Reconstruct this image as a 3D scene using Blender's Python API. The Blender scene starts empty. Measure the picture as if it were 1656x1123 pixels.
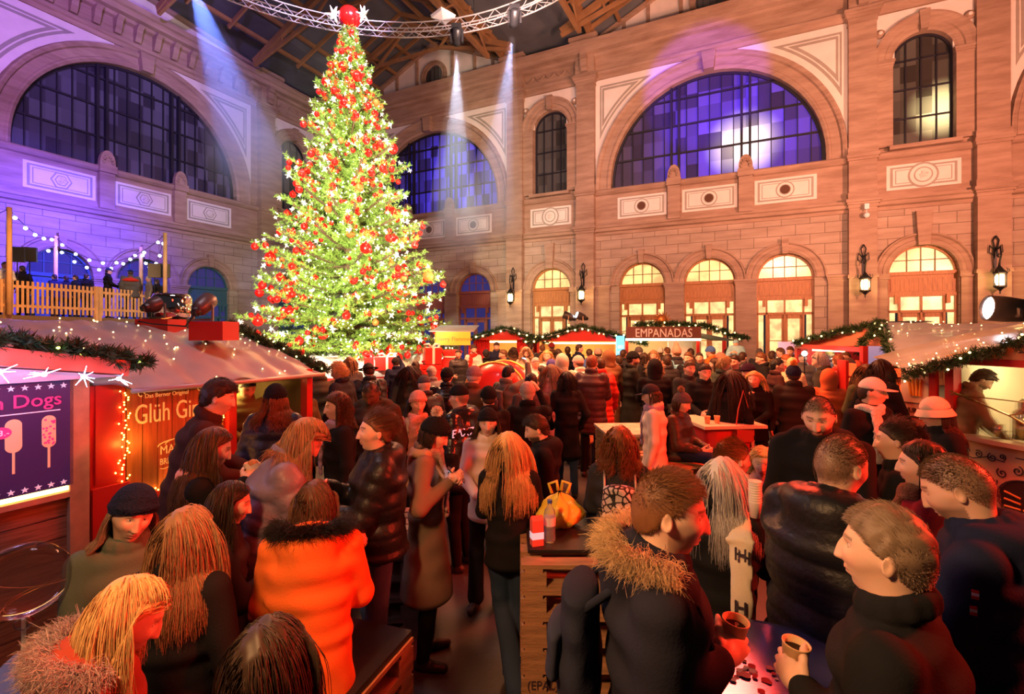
import bpy, math, random
import numpy as np
from mathutils import Vector, Matrix, Euler
random.seed(7); RNG = np.random.default_rng(11)
S = bpy.context.scene; COL = S.collection
PI = math.pi; R = math.radians
EYE = 2.3; FPX = 800.0; PCX = 828.0; PHY = 541.0
# ------------------------------------------------------------- camera
cd = bpy.data.cameras.new('camera'); cam = bpy.data.objects.new('camera', cd); COL.objects.link(cam)
cd.sensor_width = 36; cd.lens = FPX/1656*36; cd.shift_y = -(561.5-PHY)/1656; cd.clip_start = .05; cd.clip_end = 300
cam.location = (0, 0, EYE); cam.rotation_euler = (PI/2, 0, 0); S.camera = cam
# ------------------------------------------------------------- world, exposure
w = bpy.data.worlds.new('world'); S.world = w; w.use_nodes = True
w.node_tree.nodes['Background'].inputs[0].default_value = (.10, .085, .10, 1); w.node_tree.nodes['Background'].inputs[1].default_value = .22
S.view_settings.view_transform = 'Standard'; S.view_settings.look = 'None'; S.view_settings.gamma = 1; S.view_settings.exposure = 0.0
S.view_settings.use_curve_mapping = False
# ------------------------------------------------------------- lights of the hall
def lamp(kind, loc, energy, color, target=None, size=.3, ang=60, blend=.5, name='lamp'):
    l = bpy.data.lights.new(name, kind); l.energy = energy; l.color = color
    if kind == 'SPOT': l.spot_size = R(ang); l.spot_blend = blend; l.shadow_soft_size = size
    elif kind == 'AREA': l.shape = 'DISK'; l.size = size
    else: l.shadow_soft_size = size
    o = bpy.data.objects.new(name, l); COL.objects.link(o); o.location = loc
    if target is not None: o.rotation_euler = (Vector(target)-Vector(loc)).to_track_quat('-Z', 'Y').to_euler()
    return o
TREE = Vector((-5.42, 16.5, 0))
WARM = (1, .62, .36); RED = (1, .07, .03); AMB = (1, .5, .18)
# tree floods standing on the stall roofs
lamp('SPOT', (-3.9, 6.0, 3.2), 15000, (1, .9, .62), (TREE.x, TREE.y, 5.0), .15, 58, .6, 'tree_flood')
lamp('SPOT', (1.6, 15.6, 3.4), 7000, (1, .9, .62), (TREE.x, TREE.y, 6.5), .15, 62, .6, 'tree_flood')
lamp('SPOT', (-6.5, 8.0, 14.5), 12000, (1, .93, .72), (TREE.x, TREE.y, 8.5), .25, 50, .7, 'tree_flood')
lamp('SPOT', (-.5, 9.5, 15.0), 9000, (1, .93, .72), (TREE.x, TREE.y, 8.0), .25, 50, .7, 'tree_flood')
# wall washers: warm on the right wall, violet and blue on the left
lamp('SPOT', (16, 6, 6), 19000, (1, .36, .22), (17, 22, 13), .5, 100, .9, 'warm_wash')
lamp('SPOT', (7, 10, 8), 11000, (1, .48, .32), (10, 27, 13), .5, 100, .9, 'warm_wash')
lamp('SPOT', (0, 14, 12), 5200, (1, .62, .52), (-1, 33, 13), .5, 95, .9, 'warm_wash')
lamp('SPOT', (-6.5, 4, 13.5), 26000, (.42, .20, 1), (-22, 21, 15.5), .4, 62, .8, 'violet_wash')
lamp('SPOT', (-4, 14, 13.5), 3500, (.75, .55, .9), (-17, 31, 13), .4, 70, .8, 'violet_wash')
lamp('SPOT', (-15.2, 19.5, 8.3), 15000, (.07, .045, 1), (-21.8, 22.5, 5.2), .3, 100, .9, 'blue_wash')
lamp('SPOT', (-14, 6, 3), 5000, (.9, .35, .95), (-24, 16, 15), .4, 60, .8, 'violet_wash')
# beams hung from the ring truss
BEAMS = [((-1.92, 17.2, 12.35), (-3.1, 27.5, 5.0), (.72, .82, 1), 30000, 17), ((.05, 16.6, 12.6), (-1.4, 26.0, 5.5), (.5, .62, 1), 22000, 17),
         ((-9.6, 14.5, 13.2), (-12.6, 26, 8.5), (.18, .28, 1), 40000, 22)]
for a, b, c, e, an in BEAMS: lamp('SPOT', a, e, c, b, .06, an, .5, 'moving_head_beam')
lamp('SPOT', (-6, 5, 13), 9000, (1, .8, .95), (-18.5, 13.5, 17.0), .1, 16, .6, 'white_gobo')
# violet spot from inside the hall onto the tall window's arch
lamp('SPOT', (4, 14, 13), 12000, (.2, .05, 1), (10.3, 26.6, 15.6), .1, 27, .35, 'blue_gobo')
lamp('SPOT', (-12.5, 13.0, 5.5), 1500, (1, .5, .2), (-16.5, 18, 3.5), .2, 80, .8, 'fence_light')  # warm spot added to tint the fence, no fixture stands there
lamp('SPOT', (2, 12, 8), 2600, (1, .62, .38), (-2, 16, 21), .6, 130, .9, 'roof_fill')  # added upward fills that lift the dark roof, no fixtures modelled
lamp('SPOT', (14, 12, 8), 2200, (1, .55, .32), (12, 18, 21), .6, 120, .9, 'roof_fill')
# red and amber lamps over the drinks area
lamp('AREA', (5.0, 1.9, 3.4), 620, (1, .035, .012), (.6, 2.4, 1.2), .8, name='red_lamp')
lamp('AREA', (2.6, 6.2, 4.4), 330, (1, .06, .02), (-.6, 3.4, 1.2), .8, name='red_lamp')
lamp('SPOT', (-.2, 1.0, 4.6), 230, (1, .05, .02), (-2.0, 2.9, 1.3), .25, 75, .8, 'red_lamp')
lamp('AREA', (-1.2, .5, 3.2), 120, (1, .50, .20), (1.5, 1.5, 1.6), .4, name='amber_lamp')
lamp('AREA', (-3.0, 4.6, 5.2), 60, (.85, .66, .75), (-1.5, 3.2, 1.2), .8, name='violet_lamp')
lamp('AREA', (1.0, 9.0, 6.0), 900, (1, .40, .17), (1.5, 12, 1.2), 2.5, name='amber_lamp')
lamp('AREA', (3.9, 8.2, 4.6), 420, (1, .22, .07), (4.2, 10.5, 1.2), 1.5, name='amber_lamp')
lamp('AREA', (-2.5, 11.5, 5.0), 500, (1, .32, .14), (-1.2, 11, 1.2), 1.5, name='amber_lamp')
# ------------------------------------------------------------- mesh helpers
def px(x, y, Y): return Vector(((x-PCX)/FPX*Y, Y, EYE+(PHY-y)/FPX*Y))
def gx(x, Y): return (x-PCX)/FPX*Y
def tag(o, label=None, cat=None, group=None, kind=None):
    if label: o['label'] = label
    if cat: o['category'] = cat
    if group: o['group'] = group
    if kind: o['kind'] = kind
    return o
def empty(name, loc=(0, 0, 0), rz=0, label=None, cat=None, group=None, kind=None):
    o = bpy.data.objects.new(name, None); COL.objects.link(o); o.location = loc; o.rotation_euler = (0, 0, rz); o.empty_display_size = .1
    return tag(o, label, cat, group, kind)
def link(name, me, m=None, parent=None, loc=None, rz=None):
    o = bpy.data.objects.new(name, me); COL.objects.link(o)
    if m is not None and not me.materials: me.materials.append(m)
    if parent is not None: o.parent = parent
    if loc is not None: o.location = loc
    if rz is not None: o.rotation_euler = (0, 0, rz)
    return o
def np_mesh(name, V, F, smooth=True):
    me = bpy.data.meshes.new(name); V = np.asarray(V, np.float32); F = np.asarray(F, np.int32); n = F.shape[1]
    me.vertices.add(len(V)); me.vertices.foreach_set('co', V.ravel())
    me.loops.add(F.size); me.loops.foreach_set('vertex_index', F.ravel())
    me.polygons.add(len(F)); me.polygons.foreach_set('loop_start', np.arange(0, F.size, n, dtype=np.int32))
    me.polygons.foreach_set('use_smooth', np.full(len(F), smooth)); me.update(); me.validate(); return me
class MB:
    def __init__(s): s.v = []; s.f = []; s.mi = []; s.cur = 0
    def add(s, vs, fs):
        b = len(s.v); s.v += [tuple(p) for p in vs]; s.f += [tuple(b+i for i in f) for f in fs]; s.mi += [s.cur]*len(fs); return s
    def box(s, x0, x1, y0, y1, z0, z1, M=None):
        vs = [Vector((x, y, z)) for z in (z0, z1) for y in (y0, y1) for x in (x0, x1)]
        if M is not None: vs = [M@p for p in vs]
        return s.add(vs, [(0, 2, 3, 1), (4, 5, 7, 6), (0, 1, 5, 4), (2, 6, 7, 3), (0, 4, 6, 2), (1, 3, 7, 5)])
    def bar(s, a, b, w, h=None, up=(0, 0, 1)):
        a = Vector(a); b = Vector(b); h = h or w; d = (b-a); L = d.length
        if L < 1e-6: return s
        d /= L; u = Vector(up)
        if abs(d.dot(u)) > .98: u = Vector((1, 0, 0))
        r = d.cross(u).normalized(); u = r.cross(d)
        M = Matrix((r, d, u)).transposed().to_4x4(); M.translation = a
        return s.box(-w/2, w/2, 0, L, -h/2, h/2, M)
    def tube(s, pts, rad, n=8, closed=False, cap=True):
        pts = [Vector(p) for p in pts]; N = len(pts)
        rad = rad if hasattr(rad, '__len__') else [rad]*N
        vs = []; pu = None
        for i, p in enumerate(pts):
            d = (pts[(i+1) % N]-pts[i-1]) if closed else (pts[min(i+1, N-1)]-pts[max(i-1, 0)])
            d = d.normalized() if d.length > 1e-9 else Vector((0, 0, 1))
            if pu is None: pu = d.orthogonal().normalized()
            pu = (pu-d*pu.dot(d)).normalized() if (pu-d*pu.dot(d)).length > 1e-6 else d.orthogonal().normalized()
            q = d.cross(pu)
            for k in range(n):
                a = 2*PI*k/n; vs.append(p+(pu*math.cos(a)+q*math.sin(a))*rad[i])
        fs = []
        for i in range(N if closed else N-1):
            j = (i+1) % N
            for k in range(n): fs.append((i*n+k, i*n+(k+1) % n, j*n+(k+1) % n, j*n+k))
        if cap and not closed: fs += [tuple(range(n-1, -1, -1)), tuple((N-1)*n+k for k in range(n))]
        return s.add(vs, fs)
    def lathe(s, prof, n=20, M=None):
        vs = []; N = len(prof)
        for r, z in prof:
            for k in range(n): a = 2*PI*k/n; vs.append(Vector((r*math.cos(a), r*math.sin(a), z)))
        if M is not None: vs = [M@p for p in vs]
        fs = [(i*n+k, i*n+(k+1) % n, (i+1)*n+(k+1) % n, (i+1)*n+k) for i in range(N-1) for k in range(n)]
        if prof[0][0] > 1e-5: fs.append(tuple(range(n-1, -1, -1)))
        if prof[-1][0] > 1e-5: fs.append(tuple((N-1)*n+k for k in range(n)))
        return s.add(vs, fs)
    def poly(s, pts, ext):       # planar polygon extruded by vector ext
        n = len(pts); e = Vector(ext); pts = [Vector(p) for p in pts]
        return s.add(pts+[p+e for p in pts], [tuple(range(n-1, -1, -1)), tuple(range(n, 2*n))]+[(i, (i+1) % n, n+(i+1) % n, n+i) for i in range(n)])
    def ball(s, c, r, n=10, m=7, sc=(1, 1, 1)):
        c = Vector(c); vs = []
        for i in range(m+1):
            th = PI*i/m
            for k in range(n): a = 2*PI*k/n; vs.append(c+Vector((r*sc[0]*math.sin(th)*math.cos(a), r*sc[1]*math.sin(th)*math.sin(a), r*sc[2]*math.cos(th))))
        return s.add(vs, [(i*n+k, (i+1)*n+k, (i+1)*n+(k+1) % n, i*n+(k+1) % n) for i in range(m) for k in range(n)])
    def build(s, name, m=None, parent=None, smooth=False, loc=None, rz=None):
        me = bpy.data.meshes.new(name); me.from_pydata(s.v, [], s.f)
        ms = m if isinstance(m, (list, tuple)) else [m]
        for x in ms:
            if x is not None: me.materials.append(x)
        if len(ms) > 1: me.polygons.foreach_set('material_index', s.mi)
        if smooth: me.polygons.foreach_set('use_smooth', [True]*len(me.polygons))
        me.update(); return link(name, me, None, parent, loc, rz)
def text_mesh(name, body, size, m, M, parent=None, ext=.004, align='CENTER', shear=0, spacing=1.0, xs=1.0):
    cu = bpy.data.curves.new('lettering', 'FONT'); cu.body = body; cu.size = size; cu.extrude = ext; cu.align_x = align; cu.shear = shear
    cu.space_character = spacing; cu.resolution_u = 3
    t = bpy.data.objects.new('lettering', cu); COL.objects.link(t); bpy.context.view_layer.update()
    me = bpy.data.meshes.new_from_object(t.evaluated_get(bpy.context.evaluated_depsgraph_get()))
    bpy.data.objects.remove(t); bpy.data.curves.remove(cu)
    me.transform(Matrix.Diagonal((xs, 1, 1, 1))); me.transform(M); me.materials.clear(); me.materials.append(m)
    return link(name, me, None, parent)
def plane_M(origin, xdir, up=(0, 0, 1)):   # text frame: x along xdir, y up, z out of the face
    x = Vector(xdir).normalized(); y = Vector(up); y = (y-x*y.dot(x)).normalized(); z = x.cross(y)
    M = Matrix((x, y, z)).transposed().to_4x4(); M.translation = Vector(origin); return M
# ------------------------------------------------------------- materials
MC = {}
def mat(name, col=(.5, .5, .5), rough=.6, metal=0, emit=None, es=0, var=0, vs=3.0, bump=0, bs=20, trans=0, alpha=1, coat=0, sheen=0, ior=1.45, stretch=None, sss=0, spec=.5):
    if name in MC: return MC[name]
    m = bpy.data.materials.new(name); m.use_nodes = True; nt = m.node_tree; N = nt.nodes; b = N['Principled BSDF']
    b.inputs['Base Color'].default_value = (*col, 1); b.inputs['Roughness'].default_value = rough; b.inputs['Metallic'].default_value = metal
    b.inputs['Transmission Weight'].default_value = trans; b.inputs['Alpha'].default_value = alpha; b.inputs['Coat Weight'].default_value = coat
    b.inputs['Sheen Weight'].default_value = sheen; b.inputs['IOR'].default_value = ior; b.inputs['Subsurface Weight'].default_value = sss; b.inputs['Specular IOR Level'].default_value = spec
    if emit: b.inputs['Emission Color'].default_value = (*emit, 1); b.inputs['Emission Strength'].default_value = es
    if var or bump:
        tc = N.new('ShaderNodeTexCoord'); mp = N.new('ShaderNodeMapping'); nt.links.new(tc.outputs['Object'], mp.inputs[0])
        if stretch: mp.inputs['Scale'].default_value = stretch
        if var:
            n = N.new('ShaderNodeTexNoise'); n.inputs['Scale'].default_value = vs; n.inputs['Detail'].default_value = 5; nt.links.new(mp.outputs[0], n.inputs['Vector'])
            r = N.new('ShaderNodeMapRange'); r.inputs[1].default_value = .3; r.inputs[2].default_value = .7; r.inputs[3].default_value = 1-var; r.inputs[4].default_value = 1+var*.6
            nt.links.new(n.outputs[0], r.inputs[0]); mx = N.new('ShaderNodeVectorMath'); mx.operation = 'SCALE'; mx.inputs[0].default_value = col
            nt.links.new(r.outputs[0], mx.inputs['Scale']); nt.links.new(mx.outputs[0], b.inputs['Base Color'])
        if bump:
            n2 = N.new('ShaderNodeTexNoise'); n2.inputs['Scale'].default_value = bs; n2.inputs['Detail'].default_value = 4; nt.links.new(mp.outputs[0], n2.inputs['Vector'])
            bp = N.new('ShaderNodeBump'); bp.inputs['Strength'].default_value = bump; bp.inputs['Distance'].default_value = .02
            nt.links.new(n2.outputs[0], bp.inputs['Height']); nt.links.new(bp.outputs[0], b.inputs['Normal'])
    MC[name] = m; return m
def stone(name, c1, c2, brick=None, strata=True, frame='x'):
    m = bpy.data.materials.new(name); m.use_nodes = True; nt = m.node_tree; N = nt.nodes; L = nt.links; b = N['Principled BSDF']; b.inputs['Roughness'].default_value = .8
    tc = N.new('ShaderNodeTexCoord'); mp = N.new('ShaderNodeMapping'); mp.inputs['Scale'].default_value = (.35, .35, 2.2) if strata else (1, 1, 1); L.new(tc.outputs['Object'], mp.inputs[0])
    n = N.new('ShaderNodeTexNoise'); n.inputs['Scale'].default_value = 1.6; n.inputs['Detail'].default_value = 7; n.inputs['Roughness'].default_value = .62; L.new(mp.outputs[0], n.inputs['Vector'])
    cr = N.new('ShaderNodeMix'); cr.data_type = 'RGBA'; cr.inputs[6].default_value = (*c1, 1); cr.inputs[7].default_value = (*c2, 1)
    mr = N.new('ShaderNodeMapRange'); mr.inputs[1].default_value = .35; mr.inputs[2].default_value = .68; L.new(n.outputs[0], mr.inputs[0]); L.new(mr.outputs[0], cr.inputs[0]); out = cr.outputs[2]
    bp = N.new('ShaderNodeBump'); bp.inputs['Strength'].default_value = .25; bp.inputs['Distance'].default_value = .03; L.new(n.outputs[0], bp.inputs['Height'])
    if brick:
        sp = N.new('ShaderNodeSeparateXYZ'); L.new(tc.outputs['Object'], sp.inputs[0]); cb = N.new('ShaderNodeCombineXYZ'); L.new(sp.outputs[0], cb.inputs[0]); L.new(sp.outputs[2], cb.inputs[1])
        bt = N.new('ShaderNodeTexBrick'); bt.inputs['Scale'].default_value = 1; bt.inputs['Brick Width'].default_value = brick[0]; bt.inputs['Row Height'].default_value = brick[1]
        bt.inputs['Mortar Size'].default_value = .018; bt.inputs['Mortar Smooth'].default_value = .3; bt.inputs['Color1'].default_value = (1, 1, 1, 1); bt.inputs['Color2'].default_value = (.84, .84, .84, 1); bt.inputs['Mortar'].default_value = (.42, .40, .38, 1)
        L.new(cb.outputs[0], bt.inputs['Vector']); mm = N.new('ShaderNodeMix'); mm.data_type = 'RGBA'; mm.blend_type = 'MULTIPLY'; mm.inputs[0].default_value = 1
        L.new(out, mm.inputs[6]); L.new(bt.outputs['Color'], mm.inputs[7]); out = mm.outputs[2]
    L.new(out, b.inputs['Base Color']); L.new(bp.outputs[0], b.inputs['Normal']); return m
M_STONE = stone('sandstone', (.27, .165, .11), (.42, .28, .20))
M_BLOCK = stone('sandstone_blocks', (.34, .235, .17), (.46, .34, .26), brick=(1.25, .52))
M_PLAS = mat('painted_plaster', (.74, .66, .60), .8, var=.06, vs=2)
M_PLAS2 = mat('grey_plaster', (.34, .30, .25), .8, var=.1, vs=2)
M_WOOD = mat('oak_wood', (.42, .17, .055), .5, var=.3, vs=5, stretch=(6, 6, .6))
M_TEAL = mat('painted_green_door', (.035, .10, .13), .5)
M_IRON = mat('black_iron', (.02, .02, .022), .45, .6)
M_MUL = mat('dark_mullion', (.022, .02, .03), .5, .3)
M_ROOF = mat('roof_panel', (.13, .135, .15), .8, var=.25, vs=.6)
M_BEAM = mat('roof_timber', (.34, .17, .07), .7, var=.2, vs=1.5)
M_FLOOR = mat('dark_floor', (.045, .036, .034), .45, var=.35, vs=1.2, bump=.1)
def glass_lit(name, col, strength, seed=0, scale=1.2):
    m = bpy.data.materials.new(name); m.use_nodes = True; nt = m.node_tree; N = nt.nodes; L = nt.links; b = N['Principled BSDF']; b.inputs['Roughness'].default_value = .25; b.inputs['Base Color'].default_value = (.3, .25, .18, 1)
    tc = N.new('ShaderNodeTexCoord'); n = N.new('ShaderNodeTexNoise'); n.inputs['Scale'].default_value = scale; n.inputs['Detail'].default_value = 3; n.noise_dimensions = '4D'; n.inputs['W'].default_value = seed; L.new(tc.outputs['Object'], n.inputs['Vector'])
    r = N.new('ShaderNodeMapRange'); r.inputs[1].default_value = .35; r.inputs[2].default_value = .62; r.inputs[3].default_value = strength*.5; r.inputs[4].default_value = strength*1.25; L.new(n.outputs[0], r.inputs[0])
    b.inputs['Emission Color'].default_value = (*col, 1); L.new(r.outputs[0], b.inputs['Emission Strength']); return m
M_LIT = glass_lit('lit_glass', (1, .62, .20), 1.25); M_LIT2 = glass_lit('lit_door_glass', (1, .66, .25), 1.2, 3, 2.2)
M_DGL = mat('dark_glass_blue_reflection', (.02, .025, .06), .15, emit=(.08, .07, .45), es=.25)  # blue reflections put into the unlit glass as faint emission
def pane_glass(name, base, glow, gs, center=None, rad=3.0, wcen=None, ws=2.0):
    """square panes, each its own tint; emission paints reflected hall lights"""
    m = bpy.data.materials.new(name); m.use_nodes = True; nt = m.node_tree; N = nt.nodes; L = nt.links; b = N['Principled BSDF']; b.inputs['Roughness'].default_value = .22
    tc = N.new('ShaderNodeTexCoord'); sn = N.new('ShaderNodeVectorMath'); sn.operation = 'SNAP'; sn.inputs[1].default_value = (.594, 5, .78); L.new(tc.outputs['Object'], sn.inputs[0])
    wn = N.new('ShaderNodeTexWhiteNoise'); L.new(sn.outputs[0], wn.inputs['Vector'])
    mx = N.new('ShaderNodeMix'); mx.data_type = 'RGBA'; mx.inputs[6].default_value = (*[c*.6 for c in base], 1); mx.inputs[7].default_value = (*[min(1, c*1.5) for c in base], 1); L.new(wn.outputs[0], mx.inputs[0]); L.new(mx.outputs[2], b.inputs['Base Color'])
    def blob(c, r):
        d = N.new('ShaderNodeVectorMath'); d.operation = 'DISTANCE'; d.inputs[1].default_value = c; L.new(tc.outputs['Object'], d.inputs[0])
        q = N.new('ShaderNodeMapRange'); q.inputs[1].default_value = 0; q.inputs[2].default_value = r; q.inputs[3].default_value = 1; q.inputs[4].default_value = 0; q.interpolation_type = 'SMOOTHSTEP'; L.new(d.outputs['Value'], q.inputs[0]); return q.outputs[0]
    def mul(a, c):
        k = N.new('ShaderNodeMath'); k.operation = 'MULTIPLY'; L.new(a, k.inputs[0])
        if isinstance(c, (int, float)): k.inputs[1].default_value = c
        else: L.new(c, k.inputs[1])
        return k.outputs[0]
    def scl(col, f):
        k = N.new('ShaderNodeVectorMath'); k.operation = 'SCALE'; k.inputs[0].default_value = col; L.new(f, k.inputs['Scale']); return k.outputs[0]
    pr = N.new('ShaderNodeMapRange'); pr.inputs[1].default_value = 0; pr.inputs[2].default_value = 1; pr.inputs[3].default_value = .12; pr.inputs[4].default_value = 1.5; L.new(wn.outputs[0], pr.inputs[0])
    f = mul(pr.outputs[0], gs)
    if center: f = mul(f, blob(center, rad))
    e = scl(glow, f)  # reflected stage lights painted into the panes as emission
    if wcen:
        g = scl((1, .75, .33), mul(mul(pr.outputs[0], ws), blob(wcen[0], wcen[1]))); ad = N.new('ShaderNodeVectorMath'); L.new(e, ad.inputs[0]); L.new(g, ad.inputs[1]); e = ad.outputs[0]  # warm light patch painted in the same way
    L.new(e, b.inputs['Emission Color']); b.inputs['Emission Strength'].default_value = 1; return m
# ------------------------------------------------------------- the hall
RO = Vector((5.779, 28.905, 0)); RA = math.atan2(-.441, .8975)
LO = Vector((-14.065, 38.655, 0)); LA = RA+PI/2
def archpts(uc, r, hs, hb, n=28):
    p = [(uc-r, hb)] if hb < hs-1e-3 else []
    d = [(-1, 0)] if p else []
    for i in range(n+1):
        a = PI-PI*i/n; p.append((uc+r*math.cos(a), hs+r*math.sin(a))); d.append((math.cos(a), math.sin(a)))
    if hb < hs-1e-3: p.append((uc+r, hb)); d.append((1, 0))
    return p, d
def wallgrid(mb, u0, u1, h0, h1, opens, y=0, dep=.5):
    cur = u0
    q = lambda a, b, c, d: mb.add([(a[0], y, a[1]), (b[0], y, b[1]), (c[0], y, c[1]), (d[0], y, d[1])], [(0, 1, 2, 3)])
    for uc, r, hs, hb in sorted(opens):
        if uc-r > cur: q((cur, h0), (uc-r, h0), (uc-r, h1), (cur, h1))
        if hb > h0: q((uc-r, h0), (uc+r, h0), (uc+r, hb), (uc-r, hb)); mb.add([(uc-r, y, hb), (uc+r, y, hb), (uc+r, y+dep, hb), (uc-r, y+dep, hb)], [(0, 1, 2, 3)])
        p, _ = archpts(uc, r, hs, hb)
        for a, b in zip(p[:-1], p[1:]):
            if abs(a[0]-b[0]) > 1e-5: q(a, b, (b[0], h1), (a[0], h1))
            mb.add([(a[0], y, a[1]), (b[0], y, b[1]), (b[0], y+dep, b[1]), (a[0], y+dep, a[1])], [(0, 1, 2, 3)])
        cur = uc+r
    if u1 > cur: q((cur, h0), (u1, h0), (u1, h1), (cur, h1))
def arch_trim(mb, uc, r, hs, hb, prof, y=0):
    p, d = archpts(uc, r, hs, hb, 36); n = len(prof)
    vs = [(a[0]+e[0]*dr, y-o, a[1]+e[1]*dr) for a, e in zip(p, d) for dr, o in prof]
    mb.add(vs, [(i*n+k, i*n+k+1, (i+1)*n+k+1, (i+1)*n+k) for i in range(len(p)-1) for k in range(n-1)])
def mould(mb, u0, u1, prof, y=0):
    n = len(prof); vs = [(u, y-o, h) for u in (u0, u1) for h, o in prof]
    mb.add(vs, [(k, k+1, n+k+1, n+k) for k in range(n-1)]+[tuple(range(n)), tuple(range(2*n-1, n-1, -1))])
def pilaster(mb, u0, u1):
    B = lambda e, o, a, b: mb.box(u0-e, u1+e, -o, .02, a, b)
    B(.1, .55, 0, 1.2); B(0, .45, 1.2, 5.0); B(.05, .5, 4.95, 5.12); B(0, .45, 5.1, 8.25)
    for k, (h, o) in enumerate(((8.25, .50), (8.4, .58), (8.5, .66))): B(.04+.05*k, o, h, h+.16)
    B(.04, .46, 8.66, 9.0); B(0, .40, 9.0, 10.55); B(.06, .48, 10.5, 10.62); B(.1, .53, 10.62, 10.78); B(.05, .45, 10.78, 11.1)
    B(0, .35, 11.1, 17.1); B(.04, .40, 17.0, 17.1)
    for k in range(4): B(.03+.06*k, .38+.07*k, 17.1+.13*k, 17.24+.13*k)
    B(.02, .45, 17.6, 18.9); uc = (u0+u1)/2
    for (a, b, o) in ((17.75, 18.0, .62), (18.0, 18.45, .70), (18.45, 18.85, .8)): mb.box(uc-.2, uc+.2, -o, 0, a, b)
    for k in range(4): B(.06+.08*k, .6+.1*k, 18.9+.2*k, 19.12+.2*k)
M_BAYS = {}
def slab(mb, u0, u1, h0, h1, o, y=0): mb.box(u0, u1, y-o, y+.01, h0, h1)
PROF_BIG = [(0, -.5), (0, .02), (.12, .10), (.2, .10), (.24, .05), (.6, .08), (.66, .2), (.78, .26), (.85, .26), (.9, 0)]
PROF_DOOR = [(0, -.3), (0, .06), (.1, .12), (.22, .12), (.25, .08), (.4, .1), (.46, .18), (.52, .18), (.55, 0)]
PROF_NAR = [(0, -.35), (0, .05), (.1, .12), (.3, .12), (.34, .2), (.55, .22), (.66, .3), (.74, .3), (.78, 0)]
wn_ = [0]; dn_ = [0]; tn_ = [0]
def nm(k):
    c = {'window': wn_, 'door': dn_, 'trim': tn_}[k]; c[0] += 1; return f'{k}_{c[0]}'
def put(o, W): o.location = W[0]; o.rotation_euler = (0, 0, W[1]); return o
def keystone(mb, uc, hs, h0, h1, w=.28, o=.3):
    mb.poly([(uc-w*.7, -o, h0), (uc+w*.7, -o, h0), (uc+w, -o, h1), (uc-w, -o, h1)], (0, o, 0))
def big_window(W, u0, glassm):
    uc, r, hs, hb = u0+5.34, 5.34, 11.1, 10.75
    mb = MB(); y = .42
    p, _ = archpts(uc, r-.01, hs, hb, 40)
    arch_trim(mb, uc, r-.14, hs, hb, [(0, -y+0), (0, -y+.1), (.15, -y+.1)])
    mb.box(u0, u0+10.68, y-.1, y+.05, hb, hb+.12)
    for k in range(1, 18):
        u = u0+k*.5933; dx = abs(u-uc); top = hs+math.sqrt(max(0, r*r-dx*dx))-.05; th = .045
        if k in (6, 12):
            for s_ in (-.2, .2): mb.box(u+s_-.06, u+s_+.06, y-.22, y+.05, hb, top)
            continue
        mb.box(u-th/2, u+th/2, y-.08, y+.03, hb, top)
    for h in (12.4, 13.95, 15.4):
        hw = math.sqrt(max(0, r*r-(h-hs)**2)); mb.box(uc-hw, uc+hw, y-.1, y+.03, h-.045, h+.045)
    f = mb.build(nm('window'), M_MUL); put(f, W); f['kind'] = 'structure'
    g = MB(); g.add([(a[0], y+.02, a[1]) for a in p], [tuple(range(len(p)))]); g.build('window_glass', glassm, f)
def narrow_window(W, uc, glassm):
    r, hs, hb = 1.13, 15.0, 10.95; y = .35; mb = MB()
    p, _ = archpts(uc, r-.01, hs, hb, 24); arch_trim(mb, uc, r-.1, hs, hb, [(0, -y), (0, -y+.1), (.1, -y+.1)]); mb.box(uc-r, uc+r, y-.1, y+.03, hb, hb+.1)
    for k in (-1, 0, 1):
        u = uc+k*.565; mb.box(u-.03, u+.03, y-.08, y+.02, hb, hs+math.sqrt(r*r-(u-uc)**2)-.04)
    for h in (12.35, 13.7, 15.05): mb.box(uc-r, uc+r, y-.08, y+.02, h-.035, h+.035)
    f = mb.build(nm('window'), M_MUL); put(f, W); f['kind'] = 'structure'
    g = MB(); g.add([(a[0], y+.02, a[1]) for a in p], [tuple(range(len(p)))]); g.build('window_glass', glassm, f)
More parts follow.
